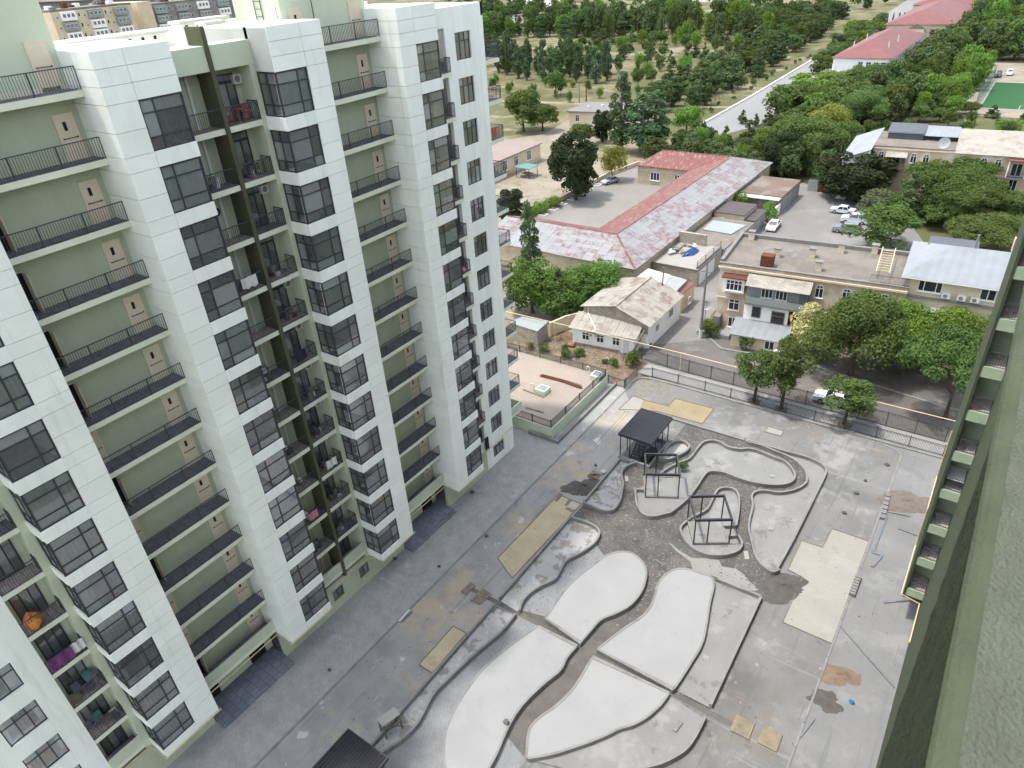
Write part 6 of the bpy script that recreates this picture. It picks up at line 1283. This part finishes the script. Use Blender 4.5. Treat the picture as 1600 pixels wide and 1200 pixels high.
# ---- cypress row and avenue trees at the red roofs
for i,(x,y,h,w) in enumerate([(-68.82,403.56,4.9,1.5),(-66.34,403.62,5.15,1.88),(-63.87,403.68,6.2,2.25),(-61.96,403.73,5.9,1.88),(-59.65,401.35,5.85,1.86),(-57.78,401.4,6.35,1.86),(-49.49,385.52,5.85,2.14),(-46.59,381.29,6.5,2.12),(-44.01,377.16,6.4,2.1),(-41.98,373.11,8.0,2.07),(-38.36,369.28,6.95,2.05),(-35.76,365.49,8.05,2.03)]): tree('cypress',x,y,max(h,9),max(w,1.7),'slim dark cypress in the row before the tan building with faded red roofs',group='cypress row before the far red roofs',far=True)
def scatter(poly,n,kinds,label_of,group_of,hs,ws,mind,seed,far=True,exclude=()):
    rr=random.Random(seed); xs=[p[0] for p in poly]; ys=[p[1] for p in poly]; pts=[]; tries=0
    def ins(p,pl):
        c=False; j=len(pl)-1
        for i in range(len(pl)):
            if (pl[i][1]>p[1])!=(pl[j][1]>p[1]) and p[0]<(pl[j][0]-pl[i][0])*(p[1]-pl[i][1])/(pl[j][1]-pl[i][1])+pl[i][0]: c=not c
            j=i
        return c
    while len(pts)<n and tries<n*60:
        tries+=1; p=(rr.uniform(min(xs),max(xs)),rr.uniform(min(ys),max(ys)))
        if not ins(p,poly) or any(ins(p,e) for e in exclude): continue
        if any((p[0]-q[0])**2+(p[1]-q[1])**2<mind*mind for q in pts): continue
        pts.append(p); k=rr.choice(kinds); f=rr.uniform(.75,1.25); tree(k,p[0],p[1],rr.uniform(*hs)*f,rr.uniform(*ws)*f,label_of[k],group=group_of[k],far=far)
def lg(where):
    L={'conifer':'dark young conifer ','farpine':'dark pine ','farbroad':'green broadleaf tree ','farlight':'light green broadleaf tree ','farpoplar':'slender pale green poplar ','poplar':'full sized poplar ','light':'light leafy tree ','broad':'round leafy tree ','shrub':'small shrub ','pine':'olive green pine ','ltshrub':'light green bush ','cypress':'slim cypress '}
    K={'conifer':'conifers ','farpine':'pines ','farbroad':'broadleaf trees ','farlight':'light green trees ','farpoplar':'poplars ','poplar':'full poplars ','light':'light trees ','broad':'round trees ','shrub':'shrubs ','pine':'olive pines ','ltshrub':'bushes ','cypress':'cypresses '}
    return {k:v+where for k,v in L.items()},{k:v+where for k,v in K.items()}
L_,K_=lg('in the belt at the near edge of the park'); scatter([(-230,300),(-230,272),(-170,248),(-134,243),(-128,262),(-165,275)],40,['poplar','poplar','farpoplar'],L_,K_,(11,14),(5,6.8),4.6,1)
L_,K_=lg('dotted over the dry grass of the park'); scatter([(-215,300),(-165,280),(-128,266),(-122,240),(-96,235),(-100,290),(-106,368),(-215,372)],84,['conifer','conifer','farpine','broad','ltshrub'],L_,K_,(4.5,7.5),(4,6.2),7.2,2)
L_,K_=lg('in the grass near the park track'); scatter([(-190,240),(-185,215),(-125,212),(-112,232),(-130,242)],16,['conifer','shrub','broad','ltshrub'],L_,K_,(2,4.5),(2,3.6),8,3)
L_,K_=lg('in the dense strip left of the pale avenue'); scatter([(-100,208),(-84,206),(-85.5,240),(-88,300),(-93,384),(-103,480),(-138,480),(-118,384),(-106,300)],115,['farpine','farpine','farpine','pine','conifer','poplar'],L_,K_,(6.5,9),(6.5,9),4.4,4)
L_,K_=lg('in the tall rear belt of the park'); scatter([(-330,372),(-216,374),(-110,372),(-124,430),(-330,440)],120,['farpoplar','farpine','farbroad','farlight'],L_,K_,(11,15),(7,10.5),6,5,exclude=[[(-345,395),(-262,395),(-262,480),(-345,480)]])
L_,K_=lg('around the far white sheds'); scatter([(-380,400),(-262,380),(-250,440),(-262,490),(-380,520)],32,['farpine','farbroad','farpine'],L_,K_,(9,13),(8,11),7,6,exclude=[[(-336,405),(-264,405),(-264,476),(-336,476)]])
L_,K_=lg('beside the parade yard of the red barracks'); scatter([(-42,206),(-29,208),(-29,262),(-30,345),(-36.5,345),(-37,270)],58,['farpine','farpine','farbroad','pine'],L_,K_,(7,9.5),(7,9),4.6,7)
L_,K_=lg('between the avenue and the red barracks'); scatter([(-61,238),(-60,215),(-54,196),(-42,200),(-42,240)],34,['farbroad','farpine','farlight','farbroad'],L_,K_,(6,8),(8,11),5.6,8)
L_,K_=lg('on the left flank of the red barracks'); scatter([(-75,330),(-66,276),(-65,345),(-70,420),(-84,420)],28,['farpine','farbroad','farlight'],L_,K_,(5.5,7.5),(7,9),5.2,9)
L_,K_=lg('in the bright row left of the sports pitch'); scatter([(-26,224),(-17.5,226),(-17,262),(-17.5,305),(-24,305)],18,['farlight','farlight','light'],L_,K_,(7,9.5),(6,8),4.8,10)
L_,K_=lg('in the wood right of the red roofs'); scatter([(-33,322),(-12,322),(-12,420),(-30,520),(-33,440)],40,['farpine','farbroad','farlight'],L_,K_,(9,13),(7,10),6,11)
L_,K_=lg('behind the parking beyond the pitch'); scatter([(-12,324),(45,324),(60,480),(-12,480)],52,['farpine','farpine','farbroad'],L_,K_,(9,13),(9,13),7,12)
L_,K_=lg('in the scrub below the sports pitch'); scatter([(-34,184),(-6,182),(3,206),(2,226),(-13,232),(-30,226)],34,['ltshrub','broad','conifer','shrub','light'],L_,K_,(2.5,4.5),(3,5),4.5,13)
L_,K_=lg('between the red roofed wing and the avenue end'); scatter([(-76,155),(-67,153.5),(-44,153.5),(-40,166),(-52,184),(-62,178),(-74,180)],40,['conifer','farpine','farpine','ltshrub'],L_,K_,(3.5,5.5),(4,5.6),3.6,14)
L_,K_=lg('in the garden behind the parking lot'); scatter([(-31,150),(-36,172),(-50,178),(-44,155)],9,['farpine','farbroad'],L_,K_,(7,9),(6,8),5,15)
L_,K_=lg('in front of the second old house'); scatter([(-22,138),(-4,128),(4,132),(6,145),(-18,145)],12,['pine','broad'],L_,K_,(4,6),(5,7),4,16)
L_,K_=lg('on the verge beside the avenue kerb'); scatter([(-82.5,210),(-78.5,210),(-80.5,330),(-86,330)],16,['shrub'],L_,K_,(.9,1.8),(1.2,2),5,17)
tree('farbroad',-215,118,12,9,'single green tree between the far apartment slabs at the top left',far=True)
# far wood that reads as one mass
def wood(name,label,poly,n,seed,hs,ws,leaf,mats):
    rng=np.random.default_rng(seed); rr=random.Random(seed); P=[];Nn=[];Z=[]; xs=[p[0] for p in poly]; ys=[p[1] for p in poly]
    def ins(p,pl):
        c=False; j=len(pl)-1
        for i in range(len(pl)):
            if (pl[i][1]>p[1])!=(pl[j][1]>p[1]) and p[0]<(pl[j][0]-pl[i][0])*(p[1]-pl[i][1])/(pl[j][1]-pl[i][1])+pl[i][0]: c=not c
            j=i
        return c
    c=0
    while c<n:
        p=(rr.uniform(min(xs),max(xs)),rr.uniform(min(ys),max(ys)))
        if not ins(p,poly): continue
        c+=1; k=rr.choice(['round','pine','poplar','pine']); L=lobes(k,rng); q=520; h=rr.uniform(*hs); w=rr.uniform(*ws)*(.5 if k=='poplar' else 1); wt=L[:,3]**2; idx=rng.choice(len(L),q,p=wt/wt.sum()); d=rng.normal(size=(q,3)); d/=np.linalg.norm(d,axis=1)[:,None]; d[:,2]=np.where(rng.random(q)<.7,np.abs(d[:,2]),d[:,2])
        off=d*L[idx,3][:,None]*(.65+.4*rng.random(q))[:,None]; off[:,2]*=w/h*.9 if k!='poplar' else .45; P.append((L[idx,:3]+off)*np.array([w,w,h])+np.array([p[0],p[1],0])); Nn.append(d)
    me=leafmesh(name,np.concatenate(P),np.concatenate(Nn),leaf,mats,.5,rng); o=place(name,me); tag(o,label,'wood',None,'stuff')
wood('distant_wood','far mass of mixed green woodland along the top of the picture',[(-105,480),(-70,520),(-30,530),(60,490),(160,620),(60,1000),(-500,1100),(-620,700),(-420,560),(-330,460),(-200,445)],230,3,(10,15),(11,16),1.3,M_leaf('distant_foliage',(.05,.095,.03),(.1,.15,.05),0))
# dead pale poplars standing in the rear belt
rr=random.Random(8)
for i in range(16):
    x=rr.uniform(-205,-120); y=370+rr.uniform(-6,14); h=rr.uniform(8,14); mb=MB(); mb.tube([(0,0,0),(.1,0,h*.6),(0,.1,h)],[.18,.12,.03],5)
    for k in range(7): a=rr.uniform(0,6.28); z=h*rr.uniform(.3,.85); mb.tube([(0,0,z),(.5*math.cos(a),.5*math.sin(a),z+1.6)],[.06,.02],4)
    place('dead_tree',mb.mesh('dead_tree',m['barkpale']),(x,y,0)); tag(bpy.context.scene.objects[-1] if False else COL.objects[-1],'bare pale dead poplar in the rear belt of the park','tree','dead poplars in the rear belt')

KF=.85
# ------------------------------------------------------------ vehicles and street furniture
m['tyre']=M('tyre',(.02,.02,.022),.85,.1,5); m['rim']=M('alloy_rim',(.45,.46,.48),.35,.05,3,metal=.7); m['carglass']=M('car_glass',(.02,.025,.03),.06,.1,1,spec=.7); m['lamp']=M('headlamp',(.75,.76,.78),.15,.05,2,spec=.6); m['tail']=M('tail_lamp',(.4,.02,.02),.2,.05,2); m['bumper']=M('dark_bumper',(.05,.05,.055),.6,.1,3)
def car(label,xy,rz,paint,kind='sedan',L=4.2,Wd=1.68,z=0):
    t=thing('parked_car',label,'car',(xy[0],xy[1],z),rz); K=dict(local=True); s=L/4.2; w=Wd/2
    if kind=='suv': low=[(-2.1,.34),(-2.12,.7),(-2.02,1.02),(-1.0,1.1),(2.0,1.12),(2.1,.7),(2.08,.34)]; cab=[(-1.0,1.1),(-.45,1.66),(1.55,1.7),(2.0,1.12)]; hr=1.7
    elif kind=='sedan': low=[(-2.1,.3),(-2.13,.6),(-2.0,.82),(-.95,.92),(1.3,.94),(2.02,.88),(2.12,.6),(2.08,.3)]; cab=[(-.95,.92),(-.3,1.4),(.8,1.42),(1.45,.94)]; hr=1.42
    else: low=[(-2.1,.32),(-2.1,.78),(-1.0,.88),(1.15,.9),(2.1,.86),(2.12,.32)]; cab=[(-.95,.88),(-.5,1.4),(.75,1.4),(1.15,.9)]; hr=1.4
    low=[(a*s,b) for a,b in low]; cab=[(a*s,b) for a,b in cab]
    mb=MB(); n=len(low)
    secs=[(-w*.93,.0,.97),(-w,.04,1),(w,.04,1),(w*.93,.0,.97)]
    rings=[]
    for (yy,_,sc) in secs:
        b=len(mb.v); mb.v+=[(a*sc,yy,zz if k not in(0,n-1) else zz) for k,(a,zz) in enumerate(low)]; rings.append(b)
    for i in range(3):
        for k in range(n):
            j=(k+1)%n; mb.f.append((rings[i]+k,rings[i]+j,rings[i+1]+j,rings[i+1]+k)); mb.m.append(0)
    mb.f.append(tuple(rings[0]+k for k in range(n))[::-1]); mb.m.append(0); mb.f.append(tuple(rings[3]+k for k in range(n))); mb.m.append(0)
    body=mb.obj('body',paint,t,smooth=False,**K)
    # roof and pillars
    (x0,z0),(x1,z1),(x2,z2),(x3,z3)=cab; wi=w*.92; wr=w*.74
    rf=MB(); a=[(x1,-wr,z1),(x2,-wr,z2),(x2,wr,z2),(x1,wr,z1)]; rf.face(a); rf.face([(p,q,r_-.06) for p,q,r_ in a][::-1])
    for k in range(4): p,q=a[k],a[(k+1)%4]; rf.face([(p[0],p[1],p[2]-.06),(q[0],q[1],q[2]-.06),q,p])
    rf.obj('roof',paint,t,**K)
    for sg in (-1,1):
        for (pa,pb) in (((x0,z0),(x1,z1)),((x3,z3),(x2,z2)),(((x1+x2)/2,z0),((x1+x2)/2,z1))): MB().bar((pa[0],sg*wi,pa[1]-.02),(pb[0],sg*wr,pb[1]-.02),.07,.06).obj('pillar',paint,t,**K)
        xm=(x1+x2)/2; f=.03
        MB().face([(x0+.06,sg*(wi-.01),z0),(xm-.04,sg*(wi-.01),z0),(xm-.04,sg*(wr-.005),z1-.06),(x1+.02,sg*(wr-.005),z1-.06)]).obj('side_window',m['carglass'],t,**K)
        MB().face([(xm+.04,sg*(wi-.01),z0),(x3-.06,sg*(wi-.01),z3),(x2-.02,sg*(wr-.005),z2-.06),(xm+.04,sg*(wr-.005),z1-.06)]).obj('side_window',m['carglass'],t,**K)
        MB().box(-1.02*s,sg*w-.0 if sg>0 else -w-.02,.55,-.98*s,w+.02 if sg>0 else -w,.56).obj('door_handle',m['bumper'],body,**K)
        MB().box(-.98*s,sg*w if sg>0 else -w-.14,.95,-.84*s,w+.14 if sg>0 else -w,1.05).obj('mirror',paint,t,**K)
        MB().box(-2.14*s,sg*w*.6-.16,.6,-2.05*s,sg*w*.6+.16,.74).obj('headlight',m['lamp'],t,**K); MB().box(2.03*s,sg*w*.65-.13,.62,2.135*s,sg*w*.65+.13,.8).obj('tail_light',m['tail'],t,**K)
        for wx in (-1.28*s,1.3*s):
            wh_=MB().tube([(wx,sg*(w-.2),.32),(wx,sg*(w+.015),.32)],.32,16).obj('wheel',m['tyre'],t,**K); MB().tube([(wx,sg*(w),.32),(wx,sg*(w+.03),.32)],.2,12).obj('rim',m['rim'],wh_,**K)
    MB().face([(x0+.03,-wi+.04,z0),(x0+.03,wi-.04,z0),(x1-.02,wr-.03,z1-.04),(x1-.02,-wr+.03,z1-.04)]).obj('windscreen',m['carglass'],t,**K); MB().face([(x3-.03,wi-.04,z3),(x3-.03,-wi+.04,z3),(x2+.02,-wr+.03,z2-.04),(x2+.02,wr-.03,z2-.04)]).obj('rear_window',m['carglass'],t,**K)
    for xx in (-2.17*s,2.1*s): MB().box(xx,-w*.95,.34,xx+.1,w*.95,.52).obj('bumper',m['bumper'] if kind=='box' else paint,t,**K)
    return t
wp=M('white_car_paint',(.78,.79,.8),.25,.02,1,spec=.6); sp=M('silver_car_paint',(.45,.48,.52),.25,.02,1,metal=.5,spec=.6); dp=M('dark_car_paint',(.05,.06,.09),.25,.02,1,spec=.6)
car('white saloon car parked behind the street fence under a young tree',(-9.98,71.81),.03,wp,'sedan',4.3)
car('white car half hidden by the middle street tree on the far side of the street',(-16.7,78.89),.15,wp,'sedan',4.2)
car('old white boxy saloon in the parking lot, farthest of three',(-24.34,136.04),.0,wp,'box',4.1)
car('white car in the middle of three at the parking lot edge, under the pine',(-21.38,131.66),.1,wp,'suv',4.4)
car('silver grey off-roader nearest of three at the parking lot edge',(-21.4,126.27),.1,sp,'suv',4.5,1.8)
car('pale car in the alley behind the old house roof, bright windscreen',(-32.79,123.07),PI/2+.05,wp,'sedan',4.3)
car('silver saloon under the yellow green tree in the paved yard',(-72.22,136.5),PI/2-.35,sp,'sedan',4.3)
car('dark blue car parked beyond the sports pitch',(-13.27,289.89),PI/2,dp,'suv',4.4)
car('white car parked beyond the sports pitch',(-10.44,294.29),PI/2,wp,'suv',4.4)
up=thing('utility_pole','tall grey concrete utility pole on the corner of alley and street','utility pole',(-28.4,79.1,0))
MB().tube([(-28.4,79.1,0),(-28.35,79.12,9.8)],[.2,.12],8).obj('shaft',m['grey'],up); MB().tube([(-28.4,79.1,0),(-28.4,79.1,1.2)],.24,8).obj('foot',m['whitepaint'],up); MB().bar((-29,79.0,9.3),(-27.7,79.2,9.3),.08).obj('crossarm',m['wood'],up)
for dx in (-.55,0,.55): MB().cyl((-28.37+dx,79.1),.04,9.35,9.55,6).obj('insulator',m['whitepaint'],up)
one('utility_pole',MB().tube([(-35.6,82.6,0),(-35.55,82.6,7.2)],[.14,.1],7),m['wood'],'thin dark timber pole behind the white house roof','utility pole',None,(-35.6,82.6,0))
for q,lab in (((-125.56,214.45,5.35,0.46),'pale concrete post by the small cream building, left of two'),((-123.25,215.1,5.35,0.46),'rusty post by the small cream building, right of two')): one('post',MB().tube([(q[0],q[1],0),(q[0],q[1],max(q[2],6))],[.22,.16],7),m['grey'] if 'pale' in lab else m['rust'],lab,'post',None,(q[0],q[1],0))
pf=thing('pitch_fence','tall green mesh fence along the left side of the sports pitch','fence',(-14.2,262,0))
for y in range(238,290,5): MB().tube([(-14.2,y,0),(-14.2,y,4)],.06,6).obj('post',m['teal'],pf)
def M_mesh(name):
    mm,t,b=_mat(name); b.inputs['Base Color'].default_value=(.05,.16,.14,1); b.inputs['Alpha'].default_value=.5; return mm
MB().face([(-14.2,238,0),(-14.2,288,0),(-14.2,288,4),(-14.2,238,4)]).obj('netting',M_mesh('green_netting'),pf)
gl=thing('goal_frame','white goal frame at the near end of the sports pitch','goal',(1,239.5,0))
for x in (-.5,4.5): MB().tube([(x,239.5,0),(x,239.5,2.2)],.06,6).obj('post',m['whitepaint'],gl)
MB().tube([(-.5,239.5,2.2),(4.5,239.5,2.2)],.06,6).obj('crossbar',m['whitepaint'],gl)
gt=thing('lot_gate','grey sheet gate with a red sign panel at the far end of the parking lot','gate',(-29,147,0))
for i in range(5): MB().box(-33.6+i*1.9,147,0,-31.8+i*1.9,147.1,2.2).obj('sheet',[m['palegreen'],m['rust'],m['galv']][i%3],gt)
# posts of the little verge fence along the park
for i in range(26):
    y=212+i*3.4; one('verge_post',MB().box(-84.2-.03*i-.09,y-.09,0,-84.2-.03*i+.09,y+.09,1.1),m['grey'],'short pale concrete post in the row along the park verge','post','posts along the park verge',(-84.2-.03*i,y,0))
# ------------------------------------------------------------ balcony clutter on the long block
def cloth(name,label,c,w,h,mm,axis='y',z=0,seed=1):
    rr=random.Random(seed); mb=MB(); n=10; prev=None
    for i in range(n+1):
        y=c[1]-w/2+w*i/n; x=c[0]+.04*math.sin(i*1.3+seed)
        a=(x,y,c[2]); b=(x+.03,y+rr.uniform(-.02,.02),c[2]-h*rr.uniform(.9,1.05))
        if prev: mb.face([prev[1],b,a,prev[0]])
        prev=(a,b)
    mb.v=[v for v in mb.v]; o=one(name,mb,mm,label,'laundry',None,(c[0],c[1],c[2]))
m['purple']=M('purple_cloth',(.16,.05,.16),.9,.15,4); m['orange']=M('orange_sheet',(.6,.24,.06),.85,.15,4); m['redchair']=M('red_furniture',(.45,.1,.08),.7,.1,4); m['navy']=M('dark_cloth',(.03,.03,.05),.9,.1,4); m['pinkcloth']=M('pink_cloth',(.6,.25,.28),.9,.1,4)
zr=lambda k:ZB[k]+.3
def stack(label,c,w,h,cols,seed):
    rr=random.Random(seed); t=thing('stored_things',label,'clutter',c)
    for i in range(7):
        a=rr.uniform(.12,.3)*w; b=rr.uniform(.12,.28)*w; x=c[0]+rr.uniform(-.5,.4)*w*.6; y=c[1]+rr.uniform(-.8,.8)*w; z=c[2]+(0 if i<4 else h*.45); hh=rr.uniform(.25,.55)*h
        MB().prism([(x-a+rr.uniform(-.03,.03),y-b),(x+a,y-b+rr.uniform(-.05,.05)),(x+a+rr.uniform(-.04,.04),y+b),(x-a,y+b)],z,z+hh).obj('box',cols[i%len(cols)],t)
    MB().tube([(c[0]-.2,c[1]-.3,c[2]),(c[0]-.35,c[1]-.2,c[2]+h*1.3)],.025,5).obj('stick',m['wood'],t)
cloth('purple_blanket','purple blanket hung over a railing at the lower left',(S+.06,5.0,zr(9)+1.0),1.3,.85,m['purple'],seed=1)
cloth('white_sheet','white sheet hung beside the purple blanket at the lower left',(S+.05,5.95,zr(9)+1.05),.7,.75,m['whitepaint'],seed=2)
blob('orange_bundle','orange cover bundled on a balcony at the lower left','cover',(-36.5,4.9,zr(8)),.55,.95,m['orange'],31)
cloth('dark_garment','dark garment hung from the lowest small balcony near the far corner',(S+.45,42.5,zr(12)+1.3),.6,1.5,m['navy'],seed=4)
for k,lab in ((1,'red folding chair and table set on the top loggia beside the fin'),): 
    t=thing('folding_table',lab,'table',(-36.7,24.9,zr(k))); z=zr(k); MB().box(-37,24.7,z+.68,-36.4,25.2,z+.72).obj('table_top',m['redchair'],t)
    for a,b in ((-36.95,24.75),(-36.45,25.15),(-36.95,25.15),(-36.45,24.75)): MB().box(a-.02,b-.02,z,a+.02,b+.02,z+.68).obj('leg',m['redchair'],t)
    for yy,lb in ((24.2,'red folding chair left of the red table on the top loggia'),(25.55,'red folding chair right of the red table on the top loggia')):
        c=thing('folding_chair',lb,'chair',(-36.7,yy,z)); MB().box(-36.9,yy-.2,z+.43,-36.5,yy+.2,z+.47).obj('seat',m['redchair'],c); MB().box(-36.92,yy-.2,z+.55,-36.88,yy+.2,z+.9).obj('backrest',m['redchair'],c)
        for a in (-36.88,-36.52):
            for b in (-.18,.18): MB().box(a-.015,yy+b-.015,z,a+.015,yy+b+.015,z+.43).obj('leg',m['redchair'],c)
def ordn(k): return ['','top','second','third','fourth','fifth','sixth','seventh','eighth','ninth','tenth','eleventh','twelfth'][k]
for k in (1,3,5,6,7,8,10):
    y=25.72; z=zr(k)+1.9; t=thing('air_conditioner','white air conditioner on the right loggia wall, %s loggia floor from the top'%ordn(k),'air conditioner',(XB+.2,y,z)); MB().box(XB,y-.3,z,XB+.32,y+.22,z+.5).obj('casing',m['whitepaint'],t); MB().tube([(XB+.32,y-.05,z+.25),(XB+.335,y-.05,z+.25)],.18,14).obj('fan_grille',m['grey'],t)
for k in (2,4,5,7,8,9,10,11): stack('clutter piled on the right loggia, %s loggia floor from the top'%ordn(k),(-36.8,25.0,zr(k)),.6,.8,[m['ply'],m['galv'],m['redgate'],m['whitepaint'],m['slate']],60+k)
for k in (2,4,6,8,9,10,11): stack('clutter piled on the left loggia, %s loggia floor from the top'%ordn(k),(-36.8,22.1,zr(k)),.6,.8,[m['whitepaint'],m['wood'],m['galv'],m['slate']],80+k)
t=thing('step_ladder','wooden step ladder standing on a left loggia midway down the block','ladder',(-36.6,21.9,zr(7)))
for sgn in (-.25,.25):
    MB().bar((-36.5,21.9+sgn,zr(7)),(-36.8,21.9+sgn*.6,zr(7)+1.9),.05).obj('rail',m['wood'],t)
for i in range(5): f=.15+i*.17; MB().bar((-36.5-.3*f,21.65+.1*f,zr(7)+1.9*f),(-36.5-.3*f,22.15-.1*f,zr(7)+1.9*f),.07,.03).obj('rung',m['wood'],t)
t=thing('ring_ornament','dark ring hung on the left loggia wall, third loggia floor from the top','ornament',(XB,22.3,zr(3)+1.7)); MB().tube([(XB+.06,22.3+.2*math.cos(a),zr(3)+1.7+.2*math.sin(a)) for a in [2*PI*i/14 for i in range(15)]],.06,6).obj('ring',m['black'],t)
for k in (10,11): stack('heap of household things on the lower left balcony, %s floor from the top'%ordn(k),(-36.7,5.2,zr(k)),.95,1.0,[m['tileshed'],m['whitepaint'],m['redgate'],m['wood'],m['teal'],m['galv']],90+k)
blob('pink_bundle','pink bundle on a small balcony near the far corner',"laundry",(-36.0,41.9,zr(6)),.35,.6,m['pinkcloth'],95)
for k,mm in ((3,m['redchair']),(6,m['whitepaint'])): cloth('hung_cloth','cloth hung on the gable balcony, %s floor from the top'%ordn(k),(-36.68,48.6,zr(k)+1.0),.8,.7,mm,seed=k)

# laundry on several loggias
m['laundry']=M('pale_laundry',(.7,.7,.68),.9,.1,4)
for k,y,w,mm,lab in ((4,22.4,1.1,m['laundry'],'white laundry hung over the left loggia railing, fourth loggia floor from the top'),(6,24.6,.9,m['navy'],'dark laundry hung over the right loggia railing, sixth loggia floor from the top'),(9,24.9,1.0,m['laundry'],'pale laundry hung over the right loggia railing, ninth loggia floor from the top'),(10,22.3,.8,m['pinkcloth'],'pink cloth hung over the left loggia railing, tenth loggia floor from the top')):
    cloth('laundry',lab,(S+.05,y,zr(k)+1.02),w,.7,mm,seed=k)
